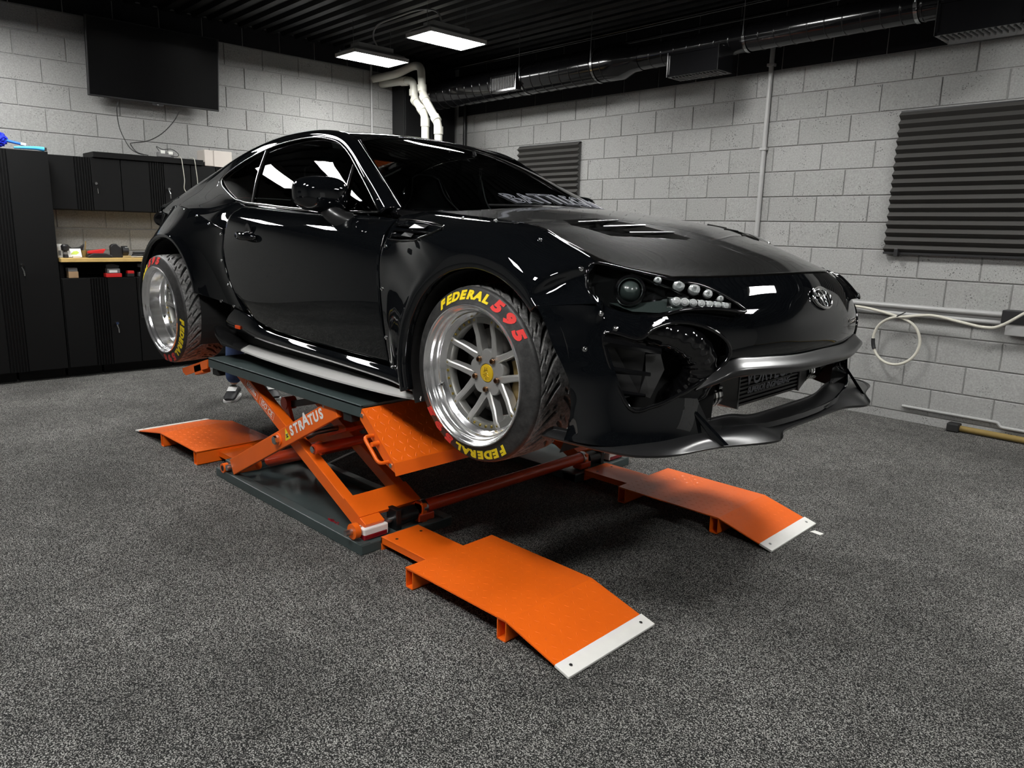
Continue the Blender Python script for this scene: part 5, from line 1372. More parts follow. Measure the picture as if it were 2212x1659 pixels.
# ------------------------------------------------------------------ greenhouse: window outlines shared by glass and pillars
WIN = [(.560, -.738, 1.414), (.42, -.690, 1.505), (.273, -.645, 1.601), (.14, -.604, 1.682), (.023, -.577, 1.737), (-.08, -.563, 1.763), (-.223, -.553, 1.783), (-.393, -.553, 1.784), (-.619, -.563, 1.765),
       (-.831, -.585, 1.720), (-.999, -.614, 1.662), (-1.092, -.640, 1.610), (-1.065, -.660, 1.568), (-.983, -.677, 1.535), (-.835, -.701, 1.488), (-.745, -.708, 1.474), (-.662, -.714, 1.463)]
OUT = [(.640, -.690, 1.437), (.475, -.640, 1.528), (.325, -.592, 1.612), (.20, -.553, 1.685), (.085, -.520, 1.752), (-.04, -.497, 1.800), (-.21, -.484, 1.826), (-.40, -.482, 1.833), (-.65, -.492, 1.822),
       (-.90, -.510, 1.785), (-1.16, -.530, 1.725), (-1.46, -.560, 1.640), (-1.74, -.600, 1.545), (-1.80, -.725, 1.430), (-1.35, -.800, 1.395), (-.95, -.845, 1.335), (-.650, -.868, 1.262)]
rows = []
for t, b in ((0.0, 0.0), (0.12, 0.004), (0.45, 0.016), (0.75, 0.014), (1.0, 0.0)):
    r = []
    for i, (w_, o_) in enumerate(zip(WIN, OUT)):
        p = V(w_).lerp(V(o_), t)
        bul = b * (1.0 if i < 11 else 0.4)
        if 13 <= i: bul = -0.010 * sin(pi * t) - 0.0 if i < 15 else 0.012 * sin(pi * t)
        if i >= 15: bul = 0.014 * sin(pi * t)
        r.append((p.x, p.y - bul, p.z + bul * 0.6))
    rows.append(r)
q1, q2, QG = panel('quarter_panel', rows, 150, 26, both=True, flip=True, gap=0.001)
# window surround trim: lamp highlights along gloss black edges, put in as bright metal
def trim(Pm, s):
    pts = spline([Pm(*p) for p in WIN], 90)
    off = [p + V((0, -0.004 * s, 0.002)) for p in pts]
    MB().tube(off, 0.0042, 8).build('window_trim', 'glint_edge', car, 60)
    MB().tube([p + V((0, -0.002 * s, 0)) for p in spline([V(q_).lerp(V(o_), 0.13) if s > 0 else Pm(*V(q_).lerp(V(o_), 0.13)) for q_, o_ in zip(WIN[:13], OUT[:13])], 70)], 0.0030, 6).build('drip_rail', 'glint_edge', car, 60)
    belt = spline([Pm(*p) for p in [(.560, -.744, 1.412), (.30, -.752, 1.412), (.05, -.746, 1.421), (-.20, -.741, 1.433), (-.45, -.732, 1.448), (-.66, -.722, 1.461), (-.75, -.713, 1.473)]], 50)
    MB().tube([p + V((0, -0.003 * s, 0.006)) for p in belt], 0.0065, 8).build('belt_moulding', 'glint_edge', car, 60)
both_sides(trim)
# side glass: one sheet for the door, one for the quarter, one small sail pane
def sidep(x, z): # glass surface, slightly inside the outline
    return -(0.738 - 0.5 * (z - 1.414)) + 0.006
top = [(.548, 1.422), (.42, 1.500), (.273, 1.596), (.14, 1.677), (.023, 1.732), (-.08, 1.758), (-.223, 1.778), (-.393, 1.779), (-.619, 1.760), (-.70, 1.746)]
def interp(tab, x):
    tab = sorted(tab)
    if x <= tab[0][0]: return tab[0][1]
    for (a, b), (c, d) in zip(tab, tab[1:]):
        if x <= c: return b + (d - b) * (x - a) / (c - a)
    return tab[-1][1]
topF = top + [(-.831, 1.716), (-.999, 1.658), (-1.085, 1.608)]
botF = [(.56, 1.410), (.30, 1.414), (.05, 1.422), (-.20, 1.434), (-.45, 1.449), (-.66, 1.463), (-.745, 1.474), (-.835, 1.489), (-.983, 1.537), (-1.065, 1.570), (-1.085, 1.600)]
def glass_sheet(name, x0f, x1f, n=40, m_=16, mat_='tint_glass'):
    """sheet between two slanted edges x0f(t), x1f(t) with t = height fraction"""
    rows = []
    for j in range(m_):
        t = j / (m_ - 1); r = []
        for i in range(n):
            u = i / (n - 1)
            x = x0f(0) + (x1f(0) - x0f(0)) * u
            for _ in range(3):
                zb, zt = interp(botF, x), interp(topF, x)
                x = x0f(t) + (x1f(t) - x0f(t)) * u
            zb, zt = interp(botF, x), interp(topF, x)
            z = zb + (zt - zb) * t
            r.append(V((x, sidep(x, z) - 0.010 * sin(pi * t), z)))
        rows.append(r)
    vs = [tuple(p) for r in rows for p in r]; fs = [(j * n + i, j * n + i + 1, (j + 1) * n + i + 1, (j + 1) * n + i) for j in range(m_ - 1) for i in range(n - 1)]
    me = bpy.data.meshes.new(name); me.from_pydata(vs, [], fs); me.flip_normals(); smooth(me, 60)
    link_mesh(name, me, mat_, car); link_mesh(name, flip_y(me, name), mat_, car)
glass_sheet('sail_glass', lambda t: .548, lambda t: .298 - .075 * t)
glass_sheet('door_glass', lambda t: .288 - .075 * t, lambda t: -.600 - .095 * t)
glass_sheet('quarter_glass', lambda t: -.612 - .095 * t, lambda t: -1.083)
def pillars(Pm, s):
    def strip(xa, za, xb, zb, w_, m):
        a = Pm(xa, sidep(xa, za) - 0.008, za); b = Pm(xb, sidep(xb, zb) - 0.008, zb); mid = Pm((xa + xb) / 2, sidep(0, (za + zb) / 2) - 0.018, (za + zb) / 2)
        MB().tube(spline([a, mid, b], 12), w_, 8).build('window_divider', m, car, 60)
    strip(.294, 1.415, .215, 1.628, 0.0075, 'glint_edge')
    strip(-.606, 1.462, -.700, 1.742, 0.008, 'glint_edge')
both_sides(pillars)

# ------------------------------------------------------------------ roof, windscreen, rear glass, deck
roof_half = [
    [(.005, 0, 1.806), (0.008, -.18, 1.803), (.030, -.36, 1.787), (.083, -.522, 1.752)],
    [(-.13, 0, 1.836), (-.13, -.18, 1.832), (-.10, -.35, 1.818), (-.04, -.499, 1.799)],
    [(-.35, 0, 1.852), (-.35, -.18, 1.849), (-.33, -.35, 1.842), (-.30, -.486, 1.829)],
    [(-.60, 0, 1.850), (-.60, -.18, 1.847), (-.60, -.35, 1.841), (-.60, -.492, 1.825)],
    [(-.95, 0, 1.810), (-.95, -.18, 1.808), (-.93, -.35, 1.800), (-.90, -.512, 1.784)]]
panel('roof', mirror_half(roof_half), 61, 40, flip=True, gap=0.002)
ws_half = [
    [(.985, 0, 1.452), (.955, -.22, 1.449), (.86, -.46, 1.443), (.640, -.688, 1.436)],
    [(.76, 0, 1.555), (.735, -.21, 1.550), (.655, -.42, 1.538), (.475, -.632, 1.526)],
    [(.53, 0, 1.650), (.51, -.20, 1.645), (.445, -.40, 1.631), (.325, -.585, 1.611)],
    [(.28, 0, 1.736), (.27, -.19, 1.731), (.235, -.38, 1.713), (.20, -.548, 1.683)],
    [(.012, 0, 1.803), (0.015, -.18, 1.800), (.038, -.36, 1.784), (.088, -.517, 1.750)]]
WSG = crgrid(mirror_half(ws_half), 61, 40)
def sheet(name, G, m, flip=False):
    nu = len(G[0]); vs = [tuple(p) for r in G for p in r]
    fs = [(j * nu + i, j * nu + i + 1, (j + 1) * nu + i + 1, (j + 1) * nu + i) for j in range(len(G) - 1) for i in range(nu - 1)]
    me = bpy.data.meshes.new(name); me.from_pydata(vs, [], fs)
    if flip: me.flip_normals()
    smooth(me, 60); return link_mesh(name, me, m, car)
cowl = [[(.995, 0, 1.440), (.965, -.22, 1.438), (.87, -.46, 1.432), (.640, -.686, 1.432), (.590, -.712, 1.421)], [(.990, 0, 1.458), (.975, -.24, 1.456), (.928, -.54, 1.433), (.868, -.706, 1.423), (.730, -.752, 1.405)]]
panel('cowl', mirror_half(cowl), 61, 6, 'trim_gloss', flip=False, gap=0)
ws = sheet('windscreen', WSG, 'windscreen_glass', True)
both_sides(lambda Pm, s: MB().tube(spline([Pm(*r[-1]) + V((0, 0, 0.003)) for r in ws_half], 40), 0.006, 8).build('windscreen_trim', 'trim_gloss', car, 60))
MB().tube(spline([V(p) + V((0.004, 0, 0.001)) for p in mirror_half(ws_half)[-1]], 40), 0.005, 8).build('windscreen_header', 'trim_gloss', car, 60)
rg_half = [
    [(-.95, 0, 1.808), (-.95, -.18, 1.806), (-.93, -.35, 1.798), (-.90, -.505, 1.782)],
    [(-1.20, 0, 1.735), (-1.20, -.18, 1.733), (-1.18, -.36, 1.726), (-1.17, -.522, 1.715)],
    [(-1.48, 0, 1.635), (-1.48, -.19, 1.633), (-1.47, -.38, 1.628), (-1.46, -.552, 1.630)],
    [(-1.74, 0, 1.535), (-1.74, -.2, 1.533), (-1.74, -.40, 1.531), (-1.74, -.59, 1.535)]]
sheet('rear_glass', crgrid(mirror_half(rg_half), 41, 24), 'tint_glass', True)
deck_half = [
    [(-1.74, 0, 1.530), (-1.74, -.25, 1.528), (-1.74, -.48, 1.526), (-1.76, -.64, 1.515)],
    [(-1.90, 0, 1.505), (-1.90, -.25, 1.503), (-1.90, -.48, 1.498), (-1.89, -.66, 1.475)],
    [(-2.03, 0, 1.500), (-2.02, -.25, 1.497), (-2.00, -.48, 1.490), (-1.96, -.67, 1.46)],
    [(-2.06, 0, 1.44), (-2.05, -.25, 1.44), (-2.03, -.48, 1.43), (-1.98, -.68, 1.42)],
    [(-2.08, 0, 1.25), (-2.07, -.25, 1.25), (-2.04, -.48, 1.25), (-1.98, -.69, 1.25)]]
panel('boot_lid', mirror_half(deck_half), 41, 30, flip=True)
# rear bumper
rb_half = [
    [(-2.08, 0, 1.25), (-2.07, -.25, 1.25), (-2.04, -.48, 1.25), (-1.94, -.68, 1.27), (-1.785, -.765, 1.29)],
    [(-2.12, 0, 1.10), (-2.11, -.25, 1.10), (-2.08, -.50, 1.10), (-1.97, -.71, 1.10), (-1.77, -.815, 1.10)],
    [(-2.10, 0, .93), (-2.09, -.25, .93), (-2.06, -.50, .93), (-1.95, -.73, .93), (-1.73, -.855, .93)],
    [(-2.04, 0, .80), (-2.03, -.25, .80), (-2.0, -.50, .80), (-1.92, -.72, .80), (-1.70, -.87, .80)]]
panel('rear_bumper', mirror_half(rb_half), 61, 30, flip=True)
def tail_lamp(Pm, s):
    G = crgrid([[(-1.99, -.58, 1.43), (-1.94, -.66, 1.42), (-1.86, -.705, 1.415), (-1.75, -.725, 1.42)], [(-2.01, -.58, 1.36), (-1.96, -.67, 1.35), (-1.88, -.72, 1.345), (-1.77, -.75, 1.34)], [(-2.01, -.58, 1.27), (-1.96, -.68, 1.27), (-1.89, -.73, 1.28), (-1.785, -.765, 1.29)]], 20, 12)
    me = panel_mesh('tail_lamp', G, flip=True, flange=0.03)
    link_mesh('tail_lamp', me if s > 0 else flip_y(me, 'tail_lamp'), 'lamp_black', car)
    MB().lathe([(0.0, 0.02), (0.03, 0.018), (0.042, 0.008), (0.046, -0.01)], 28, frame(Pm(-1.86, -.715, 1.375), (0.75, 0.66 * s, 0), (0, 0, 1), (-0.66 * 1, -0.75 * s, 0))).build('tail_lamp_ring', 'trim_gloss', car, 40)
both_sides(tail_lamp)

# ------------------------------------------------------------------ rear overfenders with flared arch
RC = (-1.225, 0.868)
rcols = [(17, (-.472, -.858, .918), 0), (27, (-.535, -.868, .995), 0), (39, (-.590, -.876, 1.085), 0), (53, (-.628, -.880, 1.20), 0), (68, (-.634, -.868, 1.312), 0.15), (80, (-.776, -.862, 1.356), 0.35), (90, (-.968, -.848, 1.401), 0.42), (99, (-1.17, -.828, 1.437), 0.42),
         (108, (-1.36, -.804, 1.452), 0.42), (120, (-1.59, -.745, 1.450), 0.36), (135, (-1.73, -.70, 1.425), 0.28), (150, (-1.775, -.72, 1.34), 0.2), (165, (-1.78, -.770, 1.20), 0.1), (180, (-1.77, -.83, 1.02), 0), (192, (-1.72, -.875, .86), 0)]
def ofrows():
    r = fender_rows(rcols, RC, 0.418, -.952, -.958, ts=(0.0, 0.08, 0.25, 0.5, 0.78, 1.0), inner=0.022, qs=1.9)
    # fuller shoulder over the arch
    return r
o1, o2, OG = panel('rear_overfender', ofrows(), 130, 44, both=True, flip=True, gap=0.0, skip=('b',))
# bolts along the overfender edges: hex head on a washer
BOLT = None
def bolt(p, n, parent=car):
    global BOLT
    n = V(n).normalized(); u = n.orthogonal().normalized(); w_ = n.cross(u)
    if BOLT is None:
        mb = MB(); mb.lathe([(0.0, 0.0035), (0.004, 0.0035), (0.0095, 0.0022), (0.0098, -0.002)], 14); mb.lathe([(0.0, 0.0085), (0.0022, 0.0085), (0.0024, 0.006), (0.0042, 0.0068), (0.0050, 0.005), (0.0052, 0.002)], 12)
        o = mb.build('bolt', 'chrome', parent, 40); BOLT = o
    else: o = copy_obj(BOLT, parent)
    o.matrix_local = frame(V(p), u * 0.85, w_ * 0.85, n * 0.8)
def nearest(G, q):
    best = None
    for j, r in enumerate(G):
        for i, p in enumerate(r):
            d = (p - q).length_squared
            if best is None or d < best[0]: best = (d, j, i)
    _, j, i = best; nv, nu = len(G), len(G[0])
    a = G[j][min(i + 1, nu - 1)] - G[j][max(i - 1, 0)]; b = G[min(j + 1, nv - 1)][i] - G[max(j - 1, 0)][i]
    return G[j][i], a.cross(b).normalized()
def bolts_on(G, pts, sy):
    for q in pts:
        p, n = nearest(G, V(q))
        if n.y > 0: n = -n
        for s in (1, -1):
            bolt((p.x, p.y * s, p.z), (n.x, n.y * s, n.z))
bolts_on(OG, [(-1.36, -.81, 1.445), (-1.19, -.83, 1.43), (-.985, -.85, 1.39), (-.80, -.86, 1.345), (-.655, -.87, 1.30), (-.648, -.876, 1.17), (-.60, -.876, 1.045), (-.56, -.868, .93), (-.66, -.89, .925), (-1.60, -.77, 1.44), (-1.78, -.76, 1.40)], 1)
bolts_on(FG, [(.755, -.86, 1.29), (.760, -.875, 1.12), (.768, -.862, .93), (.785, -.85, .81), (1.285, -.77, 1.357), (1.519, -.80, 1.324), (1.723, -.80, 1.262), (1.128, -.79, 1.352), (1.757, -.80, 1.175)], 1)
bolts_on(BG, [(1.802, -.83, 1.118), (1.786, -.88, 1.015), (1.845, -.81, 1.075)], 1)

# ------------------------------------------------------------------ side skirts with blade
skirt_rows = [
    [(.965, -.86, .79), (.90, -.858, .800), (.76, -.852, .812), (.40, -.855, .822), (.05, -.856, .832), (-.25, -.856, .850), (-.42, -.856, .905), (-.555, -.866, .925)],
    [(.975, -.875, .765), (.90, -.880, .775), (.76, -.878, .785), (.40, -.880, .795), (.05, -.880, .803), (-.25, -.878, .815), (-.45, -.876, .845), (-.62, -.876, .875)],
    [(.985, -.870, .735), (.90, -.872, .745), (.76, -.866, .757), (.40, -.862, .768), (.05, -.860, .775), (-.25, -.858, .785), (-.47, -.856, .80), (-.68, -.856, .82)],
    [(.985, -.80, .725), (.90, -.79, .735), (.76, -.78, .745), (.40, -.775, .755), (.05, -.77, .760), (-.25, -.77, .765), (-.47, -.77, .775), (-.70, -.77, .785)]]
panel('side_skirt', skirt_rows, 90, 18, both=True, flip=False)
def blade(Pm, s):
    out = [(1.005, -.878), (.90, -.905), (.72, -.922), (.40, -.932), (.10, -.928), (-.20, -.912), (-.47, -.885)]
    inn = [(1.000, -.872), (.88, -.86), (.70, -.835), (.40, -.800), (.10, -.785), (-.20, -.775), (-.585, -.765)]
    zt = 0.727; a, b = spline([(x, y, 0) for x, y in out], 40), spline([(x, y, 0) for x, y in inn], 40)
    vs = [Pm(p.x, p.y, zt - 0.004) for p in a] + [Pm(p.x, p.y, zt + 0.004) for p in b] + [Pm(p.x, p.y, zt - 0.012) for p in a] + [Pm(p.x, p.y, zt - 0.012) for p in b]
    fs = []
    for i in range(39): fs += [(i, i + 1, 41 + i, 40 + i), (80 + i, 120 + i, 121 + i, 81 + i), (i, 80 + i, 81 + i, i + 1), (40 + i, 41 + i, 121 + i, 120 + i)]
    MB().add(vs, fs).build('skirt_blade', 'blade_metal', car, 40)
    # upturned black winglet behind the blade
    w_ = [(-.46, -.890, .727), (-.60, -.925, .745), (-.66, -.930, .79), (-.78, -.88, .81), (-.86, -.80, .80), (-.60, -.765, .735)]
    vs = [Pm(*p) for p in w_] + [Pm(p[0], p[1], p[2] - 0.012) for p in w_]
    MB().add(vs, [(0, 1, 2, 3, 4, 5), (11, 10, 9, 8, 7, 6)] + [(i, (i + 1) % 6, 6 + (i + 1) % 6, 6 + i) for i in range(6)]).build('skirt_winglet', 'trim_satin', car)
    MB().box(-0.025, 0.025, -0.004, 0.004, -0.009, 0.009, frame(Pm(-.50, -.880, .835), (1, 0, 0), (0, 1, 0), (0, 0, 1)), c=0.002).build('side_marker', 'orange_marker', car)
both_sides(blade)
# ------------------------------------------------------------------ front end details
def surf(G, q):
    p, n = nearest(G, V(q)); return p, n
def out_n(n, ref): return n if n.dot(ref) > 0 else -n
def headlamp(Pm, s):
    H = empty('headlamp'); H.parent = car
    P = HLpoly(); d = V((hd.x, hd.y * s, hd.z))
    # lens cut from the bumper surface itself
    link_mesh('lens', lens_me[0 if s > 0 else 1], 'lens_clear', H)
    # dark bowl behind the lens
    outer = [surf(BG, p)[0] if False else V(p) for p in P]
    o_ = [Pm(*p) - d * 0.004 for p in outer]
    C = sum(o_, V()) / len(o_)
    inn = [C + (p - C) * 0.93 - d * 0.055 for p in o_]
    n = len(P)
    mb = MB(); mb.add(o_ + inn, [(i, (i + 1) % n, n + (i + 1) % n, n + i) for i in range(n)] + [tuple(range(n, 2 * n))])
    mb.build('bowl', 'lamp_black', H)
    MB().tube([p + d * 0.006 for p in spline(o_, 70, True)], 0.0055, 8, closed=True).build('seal', 'trim_gloss', H, 60)
    fr = lambda p: frame(Pm(*p), d.orthogonal().normalized(), d.cross(d.orthogonal().normalized()), d)
    # projector with glass eye and housings
    pj = (1.822, -.715, 1.185)
    f_ = fr(pj)
    MB().lathe([(0.046, -0.03), (0.050, 0.0), (0.046, 0.012), (0.038, 0.014), (0.036, 0.004), (0.034, -0.02)], 40, f_).build('projector_ring', 'trim_gloss', H, 40)
    MB().lathe([(0.0, 0.020), (0.012, 0.018), (0.024, 0.010), (0.032, -0.002), (0.034, -0.02)], 32, f_).build('projector_eye', 'lamp_grey', H, 60)
    MB().lathe([(0.036, 0.010), (0.038, 0.0125), (0.041, 0.010)], 40, f_).build('projector_bezel', 'reflector', H, 60)
    # grey lower shelf and dividing bars
    A = [(1.785, -.765, 1.150), (1.850, -.735, 1.128), (1.918, -.690, 1.127), (1.972, -.640, 1.143), (1.945, -.640, 1.172), (1.90, -.67, 1.165), (1.83, -.725, 1.150)]
    q = [Pm(*p) - d * 0.018 for p in A]
    MB().add(q + [p - d * 0.03 for p in q], [tuple(range(7)), tuple(range(7, 14))[::-1]] + [(i, (i + 1) % 7, 7 + (i + 1) % 7, 7 + i) for i in range(7)]).build('shelf', 'lamp_grey', H)
    MB().tube([Pm(1.80, -.685, 1.236) - d * 0.012, Pm(1.90, -.625, 1.20) - d * 0.012, Pm(1.955, -.592, 1.172) - d * 0.012], 0.0035, 6).build('divider', 'glint_edge', H)
    MB().tube([Pm(1.845, -.71, 1.152) - d * 0.014, Pm(1.90, -.665, 1.163) - d * 0.014, Pm(1.955, -.592, 1.172) - d * 0.012], 0.0035, 6).build('divider', 'glint_edge', H)
    # row of seven daytime lamps
    for k in range(7):
        t = k / 6
        p = V((1.950, -.652, 1.160)).lerp(V((2.046, -.522, 1.150)), t)
        r_ = 0.0150 - 0.0055 * t
        f2 = frame(Pm(*p) - d * 0.010, V((0, 0, 1)).cross(d).normalized(), V((0, 0, 1)), d)
        MB().lathe([(0.0, 0.008), (r_ * 0.45, 0.007), (r_ * 0.5, 0.002), (r_ * 0.8, 0.004), (r_, 0.0), (r_, -0.01)], 14, f2).build('led_lamp', 'led_lens', H, 40)
    q = [Pm(1.932, -.672, 1.176) - d * 0.02, Pm(2.056, -.508, 1.160) - d * 0.02, Pm(2.056, -.508, 1.139) - d * 0.02, Pm(1.932, -.672, 1.144) - d * 0.02]
    MB().add(q, [(0, 1, 2, 3)]).build('led_tray', 'reflector', H, fix=False)
    # upper indicator reflectors
    for k, (p, r_) in enumerate((((1.872, -.640, 1.220), 0.012), ((1.925, -.602, 1.206), 0.018), ((1.962, -.572, 1.196), 0.018), ((1.995, -.545, 1.184), 0.014), ((2.025, -.520, 1.170), 0.010))):
        f2 = frame(Pm(*p) - d * 0.014, V((0, 0, 1)).cross(d).normalized(), V((0, 0, 1)), d)
        MB().lathe([(0.0, -0.004), (r_ * 0.35, -0.003), (r_ * 0.5, 0.006), (r_ * 0.75, 0.004), (r_, 0.0), (r_ * 1.05, -0.012)], 12, f2).build('indicator', 'led_lens', H, 30)
both_sides(headlamp)

# emblem on the nose
def ell(a, b, cx, cy, n=40): return [(cx + a * cos(2 * pi * i / n), cy + b * sin(2 * pi * i / n)) for i in range(n)]
p0, n0 = surf(BG, (2.120, 0, 1.152)); n0 = out_n(n0, V((1, 0, 0)))
ex_ = V((0, 1, 0)); ey_ = n0.cross(ex_); EM = frame(p0 + n0 * 0.005, ex_, ey_, n0)
em = empty('emblem'); em.parent = car; em['label'] = 'chrome oval emblem of crossed ellipses'
def oval(pts, r, nm): MB().tube([EM @ V((x, y, 0.0)) for x, y in pts], r, 8, closed=True).build(nm, 'chrome', em, 60)
oval(ell(.066, .040, 0, 0), .0050, 'outer_oval')
oval(ell(.044, .0145, 0, .0185), .0038, 'upper_oval')
oval(ell(.0155, .034, 0, -.002), .0040, 'upright_oval')

# moulded lip over the mouth
lip = []
base = [(2.148, 0, .968), (2.138, -.2, .966), (2.102, -.38, .972), (2.072, -.495, .972), (2.045, -.555, .942), (2.015, -.615, .895)]
for dx, dz in ((-0.002, 0.012), (0.014, -0.004), (0.032, -0.022), (0.020, -0.042), (-0.02, -0.050), (-0.05, -0.050)):
    r = []
    for i, (x, y, z) in enumerate(base):
        n = V((1, -0.15 if i < 3 else -0.7, 0)).normalized() if i else V((1, 0, 0))
        q_ = (1, 1, 1, 1, 0.75, 0.12)[i]
        r.append((x + dx * n.x * q_, y + dx * n.y * q_, z + dz * q_))
    lip.append(r)
panel('mouth_lip', mirror_half(lip), 100, 20, 'trim_satin', flip=False, gap=0, flange=0.004)

# splitter: thin blade with raised outer blocks
so = [(2.142, 0, .722), (2.146, -.25, .722), (2.188, -.395, .722), (2.098, -.60, .722), (2.058, -.77, .722), (2.015, -.845, .722), (1.96, -.885, .722), (1.84, -.905, .722), (1.66, -.915, .722)]
sm_ = [(2.10, 0, .730), (2.10, -.25, .732), (2.11, -.395, .752), (2.06, -.60, .752), (2.03, -.74, .742), (1.99, -.82, .738), (1.93, -.86, .735), (1.82, -.88, .735), (1.66, -.89, .733)]
si = [(2.03, 0, .752), (2.025, -.25, .752), (2.01, -.395, .770), (1.98, -.60, .765), (1.95, -.72, .750), (1.92, -.79, .745), (1.88, -.83, .742), (1.78, -.85, .740), (1.66, -.86, .738)]
panel('splitter', mirror_half([so, sm_, si]), 141, 20, 'trim_satin', flip=False, gap=0, flange=0.010)
def fins(Pm, s):
    q = [(1.998, -.606, .835), (2.008, -.608, .835), (2.115, -.565, .730), (2.09, -.578, .730)]
    vs = [Pm(*p) for p in q] + [Pm(p[0] - 0.006, p[1] - 0.012, p[2]) for p in q]
    MB().add(vs, [(0, 1, 2, 3), (7, 6, 5, 4), (0, 4, 5, 1), (1, 5, 6, 2), (2, 6, 7, 3), (3, 7, 4, 0)]).build('splitter_fin', 'car_black', car)
    # corner vent: frame, louvres and ducting inside
    fp = [surf(BG, Pm(*p))[0] for p in VP]
    vn = V((vd.x, vd.y * s, 0))
    MB().tube([p + vn * 0.002 for p in spline(fp, 60, True)], 0.0065, 8, closed=True).build('vent_frame', 'trim_gloss', car, 60)
    for (a, b, w_) in (((1.822, -.838, 1.040), (1.950, -.715, 1.012), 0.020), ((1.852, -.822, .955), (1.935, -.742, .943), 0.014), ((1.874, -.816, .888), (1.928, -.752, .878), 0.012)):
        A, B = Pm(*a) + vn * 0.004, Pm(*b) - vn * 0.004; ax = (B - A).normalized(); up = V((0, 0, 1)); dn_ = ax.cross(up).normalized()
        if dn_.dot(vn) < 0: dn_ = -dn_
        L = (B - A).length
        vs = []; k = 10
        for i in range(k):
            t = i / (k - 1); wv = w_ * (1 - 0.45 * t); c = A.lerp(B, t)
            vs += [c + up * wv * 0.75, c + dn_ * wv * 0.45, c - up * wv * 0.75, c - dn_ * wv * 1.2]
        fs = [(i * 4 + j, i * 4 + (j + 1) % 4, i * 4 + 4 + (j + 1) % 4, i * 4 + 4 + j) for i in range(k - 1) for j in range(4)] + [(0, 1, 2, 3), tuple(range((k - 1) * 4, k * 4))[::-1]]
        MB().add(vs, fs).build('vent_louvre', 'trim_gloss', car, 40)
    # inner panel between louvres
    iv = [Pm(1.80, -.80, 1.07), Pm(1.915, -.735, 1.03), Pm(1.90, -.735, .87), Pm(1.855, -.785, .85)]
    MB().add([p - vn * 0.03 for p in iv], [(0, 1, 2, 3)]).build('vent_side', 'trim_satin', car, fix=False)
    # flexible duct and bracket in the cavity
    hp = spline([Pm(1.80, -.70, 1.07), Pm(1.88, -.675, 1.065), Pm(1.95, -.62, 1.045), Pm(1.985, -.565, .985), Pm(1.97, -.55, .90), Pm(1.90, -.56, .83)], 60)
    MB().tube(hp, [0.055 + 0.0025 * (i % 4 < 2) for i in range(60)], 18).build('air_hose', 'trim_gloss', car, 30)
    pts = [(1.88, -.70, .995), (1.915, -.672, 1.0), (1.925, -.66, .95), (1.91, -.675, .90), (1.90, -.69, .86), (1.87, -.71, .87), (1.885, -.70, .93)]
    q = [Pm(*p) + vn * 0.012 for p in pts]
    MB().add(q + [p - vn * 0.006 for p in q], [tuple(range(7)), tuple(range(7, 14))[::-1]] + [(i, (i + 1) % 7, 7 + (i + 1) % 7, 7 + i) for i in range(7)]).build('metal_bracket', 'radiator', car)
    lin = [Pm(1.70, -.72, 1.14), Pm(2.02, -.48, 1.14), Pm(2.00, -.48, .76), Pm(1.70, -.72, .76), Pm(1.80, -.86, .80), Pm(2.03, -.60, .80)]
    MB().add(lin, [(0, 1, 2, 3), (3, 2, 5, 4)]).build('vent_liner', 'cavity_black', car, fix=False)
both_sides(fins)
# intercooler in the mouth
ic = empty('intercooler'); ic.parent = car; ic['label'] = 'black front mounted intercooler with white lettering'
x0, yc_, z0, z1 = 1.972, -0.01, .772, .945
MB().box(x0 - .075, x0 - .012, yc_ - .245, yc_ + .245, z0, z1).build('core', 'cavity_black', ic)
for k in range(12):
    zz = z0 + 0.006 + (z1 - z0 - 0.012) * k / 11
    MB().box(x0 - .06, x0 - 0.002, yc_ - .245, yc_ + .245, zz - 0.0042, zz + 0.0042, c=0.002).build('fin_bar', 'intercooler', ic)
for s in (-1, 1):
    y_ = yc_ + s * .245
    vs = [(x0 + 0.002, y_, z0 - 0.004), (x0 + 0.002, y_, z1), (x0 - .08, y_, z1), (x0 - .08, y_, z0 - 0.004), (x0 - .012, y_ + s * .11, z0 + .03), (x0 - .012, y_ + s * .11, z1 - .02), (x0 - .07, y_ + s * .11, z1 - .02), (x0 - .07, y_ + s * .11, z0 + .03)]
    MB().add(vs, [(0, 1, 2, 3), (4, 7, 6, 5), (0, 4, 5, 1), (1, 5, 6, 2), (2, 6, 7, 3), (3, 7, 4, 0)]).build('end_tank', 'intercooler', ic)
    MB().box(x0 - 0.001, x0 + 0.004, y_ - 0.003, y_ + 0.003, z0 - 0.004, z1).build('tank_edge', 'grey_plastic', ic)
    cy = y_ + s * .11; zc = (z0 + z1) / 2 - .03
    hp = spline([(x0 - .04, cy - s * .01, zc), (x0 - .04, cy + s * .05, zc), (x0 - .05, cy + s * .12, zc - .01), (x0 - .10, cy + s * .17, zc)], 24)
    MB().tube(hp, 0.038, 18).build('charge_hose', 'trim_gloss', ic, 50)
    for dd in (0.012, 0.034):
        MB().cyl((x0 - .04, cy + s * dd - 0.006, zc), (x0 - .04, cy + s * dd + 0.006, zc), 0.0405, 28).build('hose_clamp', 'chrome', ic, 40)
    MB().cyl((x0 - .0, cy + s * .012, zc + 0.035), (x0 - .0, cy + s * .034, zc + 0.035), 0.006, 8).build('clamp_screw', 'chrome', ic, 40)
for body, sz, zz, m in (('VORTECH', 0.082, z0 + .098, 'grey_print'), ('SUPERIOR ENGINEERING', 0.030, z0 + .052, 'grey_print')):
    me = text_mesh(body, sz, 0.0004, 0.2, 1.0, 0.001)
    o = link_mesh('lettering', me, m, ic); o.matrix_local = frame((x0 + 0.0005, yc_ - .01, zz), (0, 1, 0), (0, 0, 1), (1, 0, 0))

